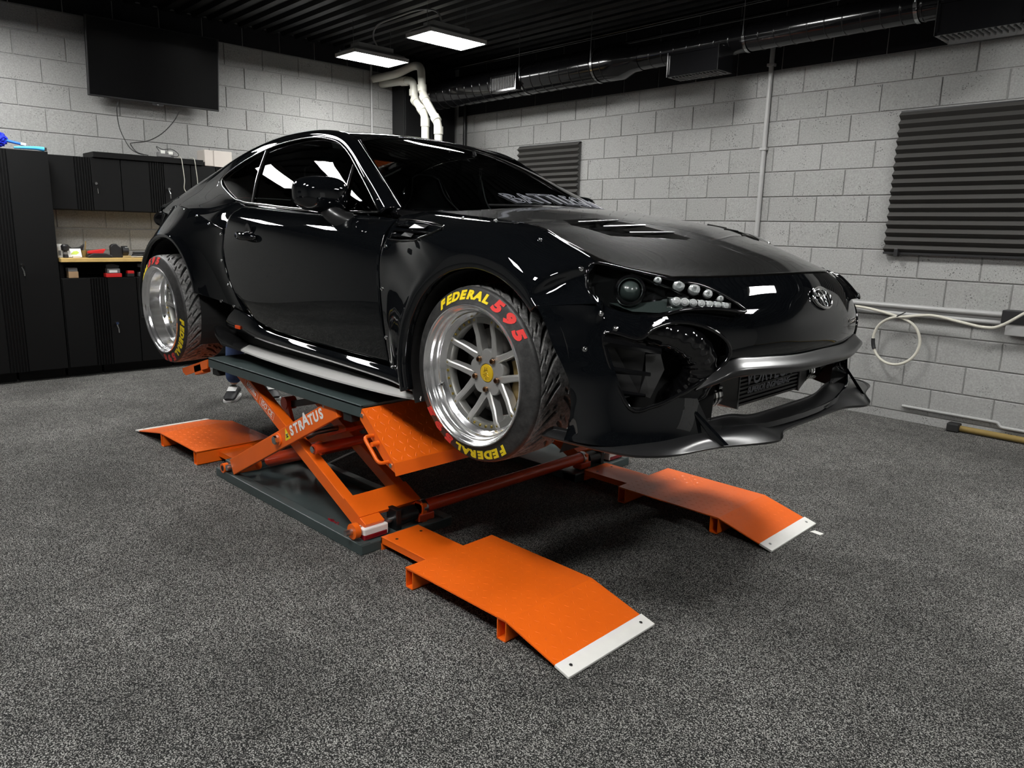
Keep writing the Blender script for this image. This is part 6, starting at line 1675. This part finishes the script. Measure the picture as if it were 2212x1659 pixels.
# ------------------------------------------------------------------ fender vent panels
def nearest_xz(G, x, z):
    j, i = min(((j, i) for j in range(4, len(G) - 1) for i in range(1, len(G[0]) - 1)), key=lambda q: (G[q[0]][q[1]].x - x) ** 2 + (G[q[0]][q[1]].z - z) ** 2)
    a = G[j][i + 1] - G[j][i - 1]; b = G[j + 1][i] - G[j - 1][i]
    p = G[j][i]; a_, b_ = a / 2, b / 2; det = a_.x * b_.z - a_.z * b_.x          # one Newton step to the exact x, z
    if abs(det) > 1e-9:
        dx, dz = x - p.x, z - p.z; al = (dx * b_.z - dz * b_.x) / det; be = (a_.x * dz - a_.z * dx) / det
        p = p + a_ * max(-1, min(1, al)) + b_ * max(-1, min(1, be))
    return p, a.cross(b).normalized()
def fender_vent(Pm, s):
    def q(x, z, o=0.004):
        p, n = nearest_xz(FG, x, z); n = n if n.y < 0 else -n
        p = p + n * o; return Pm(p.x, p.y, p.z)
    ol = [(.760, 1.388), (.90, 1.385), (1.06, 1.374), (1.132, 1.366), (1.140, 1.354), (1.08, 1.333), (.985, 1.314), (.87, 1.308), (.770, 1.312)]
    MB().tube([q(*p, 0.003) for p in ol], 0.0040, 8, closed=True).build('fender_vent_frame', 'vent_edge_glint', car, 60)  # black frame with its highlight put into the metal colour
    for (a, b, c_, d_) in ((.775, 1.05, 1.365, .012), (.775, 1.10, 1.345, .010), (.780, 1.02, 1.325, .010)):
        A = [q(a + (b - a) * t / 5, c_ - 0.006 * t / 5 + d_ * 0.5, 0.002) for t in range(6)]; B = [q(a + (b - a) * t / 5, c_ - 0.006 * t / 5 - d_ * 0.5, 0.012) for t in range(6)]
        MB().add(A + B, [(i, i + 1, 7 + i, 6 + i) for i in range(5)]).build('fender_vent_louvre', 'trim_gloss', car, fix=False)
    for (a, b, z) in ((.975, 1.075, 1.358), (.915, 1.0, 1.330)):
        MB().add([q(a, z + .006, 0.014), q(b, z + .002, 0.014), q(b - .015, z - .008, 0.014), q(a - .03, z - .006, 0.014)], [(0, 1, 2, 3)]).build('fender_vent_slot', 'trim_satin', car, fix=False)
both_sides(fender_vent)

# ------------------------------------------------------------------ mirrors and door handles
def mirror(Pm, s):
    T = empty('wing_mirror'); T.parent = car
    bm = bmesh.new(); bmesh.ops.create_uvsphere(bm, u_segments=40, v_segments=24, radius=1)
    for v_ in bm.verts:
        x, y, z = v_.co
        f = lambda a, e: math.copysign(abs(a) ** e, a)
        x, y, z = f(x, 0.75), f(y, 0.62), f(z, 0.72)
        if x < -0.35: x = -0.35 + (x + 0.35) * 0.15       # flat back where the glass sits
        tap = 1 - 0.22 * (y + 1) / 2 if True else 1
        v_.co = V((0.075 * x + 0.012 * (-y), 0.108 * y, 0.064 * z * (1.08 - 0.12 * y) + 0.006 * y))
    for v_ in bm.verts: v_.co = Pm(.302 + v_.co.x, -.862 - v_.co.y * 1.08, 1.486 + v_.co.z * 1.10)
    MB().bm(bm).build('mirror_shell', 'car_black', T, 60)
    q = [Pm(.276, -.862 - 0.098 * cos(a), 1.486 + 0.052 * sin(a)) for a in [2 * pi * i / 24 for i in range(24)]]
    MB().add(q, [tuple(range(24))]).build('mirror_glass', 'chrome', T, fix=False)
    secs = spline([Pm(.385, -.770, 1.372), Pm(.375, -.795, 1.380), Pm(.355, -.822, 1.398), Pm(.330, -.838, 1.422), Pm(.31, -.845, 1.45)], 16)
    MB().tube(secs, [0.046 - 0.012 * i / 15 for i in range(16)], 14).build('mirror_arm', 'trim_satin', T, 60)
    MB().lathe([(0.0, 0.008), (0.035, 0.006), (0.045, 0.0), (0.045, -0.012)], 24, frame(Pm(.385, -.792, 1.374), (1, 0, 0), (0, 0.4 * s, 0.9), (0, -0.9 * s, 0.4))).build('mirror_foot', 'trim_satin', T, 40)
both_sides(mirror)
def handle(Pm, s):
    T = empty('door_handle'); T.parent = car
    p, n = nearest(DG, V((-.352, -.88, 1.298)))
    MB().lathe([(0.0, 0.0006), (0.030, 0.0006), (0.046, 0.004), (0.051, 0.003), (0.054, -0.004)], 32, frame(Pm(-.350, p.y - 0.001, 1.298), (0.72, 0, 0), (0, 0, 1.2), (0, -1 * s, 0))).build('handle_cup', 'trim_gloss', T, 50)
    pts = [Pm(x, p.y - o, z) for x, o, z in ((-.435, .004, 1.302), (-.425, .020, 1.302), (-.39, .031, 1.300), (-.35, .034, 1.298), (-.31, .031, 1.297), (-.28, .020, 1.296), (-.268, .004, 1.296))]
    MB().tube(spline(pts, 30), [0.013 + 0.007 * sin(pi * i / 29) for i in range(30)], 12).build('handle_bar', 'car_black', T, 60)
    MB().cyl(Pm(-.43, p.y - 0.004, 1.302), Pm(-.43, p.y - 0.024, 1.302), 0.012, 16).build('lock', 'trim_gloss', T, 40)
both_sides(handle)

# ------------------------------------------------------------------ wheel wells, underbody, cabin
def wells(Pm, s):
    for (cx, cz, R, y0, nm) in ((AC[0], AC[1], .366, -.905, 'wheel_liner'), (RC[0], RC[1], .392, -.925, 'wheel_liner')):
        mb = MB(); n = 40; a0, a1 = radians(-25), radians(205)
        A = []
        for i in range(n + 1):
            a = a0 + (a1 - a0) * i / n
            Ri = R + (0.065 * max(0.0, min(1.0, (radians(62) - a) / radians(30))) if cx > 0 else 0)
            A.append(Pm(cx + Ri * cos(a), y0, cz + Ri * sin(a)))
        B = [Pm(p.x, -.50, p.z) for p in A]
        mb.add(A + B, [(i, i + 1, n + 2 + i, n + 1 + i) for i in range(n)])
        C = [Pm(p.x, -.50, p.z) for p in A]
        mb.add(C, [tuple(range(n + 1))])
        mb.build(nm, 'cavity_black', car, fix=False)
    MB().box(*sorted((-.80, .86)), *sorted((-.79 * s, -.655 * s)), .7075, .82, c=0.006).build('sill_rail', 'cavity_black', car)
both_sides(wells)
def fillers(Pm, s):
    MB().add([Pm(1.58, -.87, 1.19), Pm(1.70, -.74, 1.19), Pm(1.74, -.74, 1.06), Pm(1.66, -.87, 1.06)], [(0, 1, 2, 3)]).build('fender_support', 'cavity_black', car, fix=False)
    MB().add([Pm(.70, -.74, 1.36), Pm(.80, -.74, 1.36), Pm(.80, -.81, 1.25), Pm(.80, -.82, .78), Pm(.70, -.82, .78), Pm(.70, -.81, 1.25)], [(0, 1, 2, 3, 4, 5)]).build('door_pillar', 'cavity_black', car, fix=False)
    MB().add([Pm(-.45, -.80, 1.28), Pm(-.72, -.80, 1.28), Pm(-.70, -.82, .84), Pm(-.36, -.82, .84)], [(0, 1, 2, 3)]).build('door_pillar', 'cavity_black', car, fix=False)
both_sides(fillers)
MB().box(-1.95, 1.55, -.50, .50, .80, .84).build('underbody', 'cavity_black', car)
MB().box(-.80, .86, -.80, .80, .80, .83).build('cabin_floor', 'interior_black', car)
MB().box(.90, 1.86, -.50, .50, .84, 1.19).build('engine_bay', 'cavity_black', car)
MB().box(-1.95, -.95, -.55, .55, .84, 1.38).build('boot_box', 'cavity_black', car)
MB().box(.70, .90, -.74, .74, .83, 1.33).build('bulkhead', 'interior_black', car)
dash = [[(.95, 0, 1.425), (.93, -.3, 1.422), (.85, -.5, 1.415), (.66, -.68, 1.405)], [(.62, 0, 1.435), (.60, -.3, 1.435), (.57, -.5, 1.425), (.50, -.69, 1.40)], [(.50, 0, 1.40), (.49, -.3, 1.40), (.47, -.5, 1.385), (.45, -.70, 1.37)], [(.50, 0, 1.15), (.49, -.3, 1.15), (.47, -.5, 1.15), (.45, -.70, 1.15)]]
panel('dashboard', mirror_half(dash), 41, 20, 'interior_black', flip=True, gap=0)
def seat(Pm, s):
    T = empty('bucket_seat'); T.parent = car
    rows = [[(-.02, -.23, 1.02), (-.05, -.12, .99), (-.05, 0, .985), (-.05, .12, .99), (-.02, .23, 1.02)], [(-.30, -.24, 1.08), (-.27, -.12, 1.03), (-.26, 0, 1.025), (-.27, .12, 1.03), (-.30, .24, 1.08)],
            [(-.36, -.26, 1.25), (-.36, -.13, 1.22), (-.37, 0, 1.22), (-.36, .13, 1.22), (-.36, .26, 1.25)], [(-.43, -.24, 1.43), (-.44, -.13, 1.43), (-.45, 0, 1.43), (-.44, .13, 1.43), (-.43, .24, 1.43)],
            [(-.48, -.135, 1.55), (-.49, -.07, 1.56), (-.49, 0, 1.56), (-.49, .07, 1.56), (-.48, .135, 1.55)], [(-.51, -.10, 1.655), (-.52, -.05, 1.675), (-.52, 0, 1.678), (-.52, .05, 1.675), (-.51, .10, 1.655)]]
    G = crgrid([[(x, y - .36, z) for x, y, z in r] for r in rows], 24, 40)
    me = panel_mesh('seat_shell', G, gap=0, flange=0.06, flip=False)
    link_mesh('seat_shell', me if s > 0 else flip_y(me, 'seat_shell'), 'interior_black', T)
    edge = [G[j][0] for j in range(14, 40)] + G[-1][1:-1] + [G[j][-1] for j in range(39, 13, -1)]
    MB().tube([Pm(p.x + 0.004, p.y, p.z) for p in edge], 0.0045, 6).build('seat_piping', 'piping', T, 60)
both_sides(seat)
MB().tube([(.36 + .04 * sin(a), .36 + .175 * cos(a), 1.33 + .165 * sin(a)) for a in [2 * pi * i / 40 for i in range(40)]], 0.015, 10, closed=True).build('steering_wheel', 'interior_black', car, 60)
rv = empty('rear_view_mirror'); rv.parent = car
MB().box(.335, .365, -.125, .125, 1.625, 1.685, c=0.012).build('mirror_body', 'interior_grey', rv)
MB().cyl((.35, 0, 1.68), (.32, 0, 1.735), 0.008, 8).build('mirror_stalk', 'interior_black', rv)
for dy in (-0.006, 0.006): MB().tube([(.372, dy, 1.655), (.372, dy, 1.53)], 0.0022, 5).build('hanging_strap', 'white_paper', rv)
MB().box(.37, .375, -.012, .012, 1.65, 1.655).build('strap_loop', 'white_paper', rv)
# windscreen banner lettering drawn as outlines on the glass
def ws_pt(y, f):
    j = f * (len(WSG) - 1); j0 = min(int(j), len(WSG) - 2); fj = j - j0
    r = [WSG[j0][i].lerp(WSG[j0 + 1][i], fj) for i in range(len(WSG[0]))]
    for a, b in zip(r, r[1:]):
        if (a.y - y) * (b.y - y) <= 0 and a.y != b.y: return a.lerp(b, (a.y - y) / (a.y - b.y))
    return r[-1]
def outline_text(body, size):
    c = bpy.data.curves.new('t', 'FONT'); c.body = body; c.size = size; c.fill_mode = 'NONE'; c.resolution_u = 2; c.shear = -0.35; c.space_character = 1.05; c.offset = 0.003; c.align_x = 'CENTER'
    o = bpy.data.objects.new('t', c); COL.objects.link(o); dg = bpy.context.evaluated_depsgraph_get(); dg.update()
    me = bpy.data.meshes.new_from_object(o.evaluated_get(dg)); bpy.data.objects.remove(o); return me
me = outline_text('BATTLEGARAGE', 0.105)
bm = bmesh.new(); bm.from_mesh(me)
mb = MB(); xs = [v_.co.x for v_ in bm.verts]; xm = (min(xs) + max(xs)) / 2; wd = max(xs) - min(xs)
for e in bm.edges:
    qq = []
    for v_ in e.verts:
        y = (v_.co.x - xm) / wd * 0.86 + 0.14; f = 0.060 + v_.co.y * 1.35
        qq.append(ws_pt(y, max(0, f)) + V((0.003, 0, 0.003)))
    if (qq[0] - qq[1]).length > 1e-5: mb.tube(qq, 0.0017, 4)
bm.free()
mb.build('windscreen_lettering', 'grey_print', car, fix=False)
# wipers parked at the foot of the glass
for y0, y1 in ((.10, -.42), (.56, .05)):
    MB().tube(spline([ws_pt(y0, .012) + V((.012, 0, .004)), ws_pt((y0 + y1) / 2, .016) + V((.012, 0, .006)), ws_pt(y1, .022) + V((.012, 0, .006))], 12), 0.005, 6).build('wiper', 'trim_satin', car)
# ================================================================== PERSON standing behind the car
def person():
    T = empty('person', 'person in blue jeans and black and white shoes standing behind the car', 'person', mtx=Matrix.Translation((-2.36, 0.10, 0)) @ Matrix.Rotation(radians(-25), 4, 'Z'))
    def skin(name, verts, edges, radii, m, root=0, sub=2):
        me = bpy.data.meshes.new(name); me.from_pydata(verts, edges, [])
        o = bpy.data.objects.new(name, me); COL.objects.link(o)
        md = o.modifiers.new('s', 'SKIN'); md.use_smooth_shade = True
        sv = me.skin_vertices[0].data
        for i, r in enumerate(radii):
            sv[i].radius = r if isinstance(r, tuple) else (r, r); sv[i].use_root = (i == root)
        sd = o.modifiers.new('d', 'SUBSURF'); sd.levels = sub; sd.render_levels = sub
        dg = bpy.context.evaluated_depsgraph_get(); dg.update()
        m2 = bpy.data.meshes.new_from_object(o.evaluated_get(dg)); bpy.data.objects.remove(o)
        m2.shade_smooth(); return link_mesh(name, m2, m, T)
    # facing local +x; body as one figure: trousers + shirt + skin share the joint positions
    B = [(0, 0, .93), (0, 0, 1.08), (0.0, 0, 1.24), (0.01, 0, 1.38), (0.015, 0, 1.47), (0.03, 0, 1.56), (0.04, 0, 1.64),
         (0.0, .17, 1.36), (0.01, .25, 1.12), (0.07, .25, .90), (0.0, -.17, 1.36), (0.01, -.25, 1.12), (0.07, -.25, .90),
         (0, .09, .86), (0.02, .11, .48), (-0.01, .12, .10), (0, -.09, .86), (0.02, -.12, .48), (-0.01, -.15, .10)]
    E_ = [(0, 1), (1, 2), (2, 3), (3, 4), (4, 5), (5, 6), (3, 7), (7, 8), (8, 9), (3, 10), (10, 11), (11, 12), (0, 13), (13, 14), (14, 15), (0, 16), (16, 17), (17, 18)]
    Rr = [(.15, .11), (.14, .10), (.15, .11), (.13, .09), .055, .085, .075, .06, .045, .032, .06, .045, .032, .085, .06, .042, .085, .06, .042]
    skin('body', B, E_, Rr, 'skin')
    # jeans and shirt grown a little larger over the same limbs
    J = [B[0], B[13], B[14], (-0.01, .12, .11), B[16], B[17], (-0.01, -.15, .11), (0, 0, 1.02)]
    skin('jeans', J, [(0, 1), (1, 2), (2, 3), (0, 4), (4, 5), (5, 6), (0, 7)], [(.165, .125), .10, .078, .068, .10, .078, .068, (.16, .12)], 'denim')
    S = [(0, 0, .98), B[1], B[2], B[3], (0.012, 0, 1.44), B[7], (0.005, .225, 1.20), B[10], (0.005, -.225, 1.20)]
    skin('shirt', S, [(0, 1), (1, 2), (2, 3), (3, 4), (3, 5), (5, 6), (3, 7), (7, 8)], [(.165, .125), (.16, .12), (.17, .125), (.145, .105), .068, .078, .064, .078, .064], 'dark_shirt')
    bm = bmesh.new(); bmesh.ops.create_uvsphere(bm, u_segments=24, v_segments=16, radius=1)
    bmesh.ops.delete(bm, geom=[v_ for v_ in bm.verts if v_.co.z < -0.1 and v_.co.x > -0.2], context='VERTS')
    MB().add([(v_.co.x * .098 + .02, v_.co.y * .092, v_.co.z * .12 + 1.645) for v_ in bm.verts], [[v_.index for v_ in f.verts] for f in bm.faces]).build('hair', 'hair_dark', T, 60); bm.free()
    for s in (1, -1):   # face and hands
        MB().lathe([(0, .006), (.010, .004), (.012, 0)], 12, frame((.118, s * .032, 1.622), (0, 1, 0), (0, 0, 1), (1, 0, 0))).build('eye', 'white_paper', T, 60)
        MB().tube([(.04, s * .083, 1.64), (.03, s * .092, 1.61), (.04, s * .084, 1.58)], .012, 8).build('ear', 'skin', T, 60)
        hx, hy, hz = .075, s * .25, .84
        MB().tube([(hx, hy, hz + .06), (hx + .01, hy, hz + .02), (hx + .02, hy, hz - .03)], [.028, .036, .034], 10).build('palm', 'skin', T, 60)
        for k in range(4):
            dx = -.028 + .019 * k
            MB().tube(spline([(hx + .02 + dx, hy, hz - .02), (hx + .025 + dx, hy - s * .006, hz - .06 - .006 * (k in (1, 2))), (hx + .02 + dx, hy - s * .02, hz - .095 - .01 * (k in (1, 2)))], 7), [.0095, .009, .009, .0085, .008, .0075, .006], 8).build('finger', 'skin', T, 60)
        MB().tube(spline([(hx + .035, hy, hz + .02), (hx + .062, hy - s * .01, hz - .01), (hx + .066, hy - s * .018, hz - .045)], 7), [.012, .011, .0105, .010, .0095, .009, .007], 8).build('thumb', 'skin', T, 60)
    MB().tube(spline([(.118, 0, 1.635), (.140, 0, 1.60), (.122, 0, 1.585)], 8), [.008, .010, .012, .014, .015, .014, .012, .008], 8).build('nose', 'skin', T, 60)
    MB().tube([(.115, -.026, 1.553), (.124, 0, 1.551), (.115, .026, 1.553)], .006, 6).build('mouth', 'red_plastic', T, 60)
    # shoes
    for (ox, oy, rot) in ((-0.01, .12, 12), (-0.01, -.15, -14)):
        mt = Matrix.Translation((ox, oy, 0)) @ Matrix.Rotation(radians(rot), 4, 'Z')
        secs = [(-.095, .030, .055), (-.07, .040, .085), (-.02, .042, .105), (.04, .044, .085), (.10, .048, .065), (.15, .046, .052), (.185, .030, .035)]
        vs = []; fs = []; n = 12
        for (x, hw, ht) in secs:
            for k in range(n):
                a = 2 * pi * k / n; vs.append((x, hw * cos(a), max(0.012, 0.012 + (ht - 0.012) * (0.5 + 0.5 * sin(a)) ** 0.7)))
        for i in range(len(secs) - 1): fs += [(i * n + k, i * n + (k + 1) % n, i * n + n + (k + 1) % n, i * n + n + k) for k in range(n)]
        fs += [tuple(range(n)), tuple(range((len(secs) - 1) * n, len(secs) * n))[::-1]]
        sh = MB().add(vs, fs, mt).build('shoe', 'shoe_black', T, 60)
        ol = spline([(-.10, .0, 0), (-.09, .034, 0), (0, .044, 0), (.10, .050, 0), (.17, .040, 0), (.195, 0, 0), (.17, -.040, 0), (.10, -.050, 0), (0, -.044, 0), (-.09, -.034, 0)], 40, True)
        MB().prism([(p.x, p.y) for p in ol], 0.0, 0.016, 'z', mt).build('sole', 'shoe_white', sh)
        MB().add([(mt @ V(p)) for p in ((.02, -.035, .094), (.02, .035, .094), (.09, .034, .073), (.09, -.034, .073))] + [(mt @ V((.055, 0, .096)))], [(0, 1, 4), (1, 2, 4), (2, 3, 4), (3, 0, 4)]).build('tongue', 'shoe_white', sh)
person()
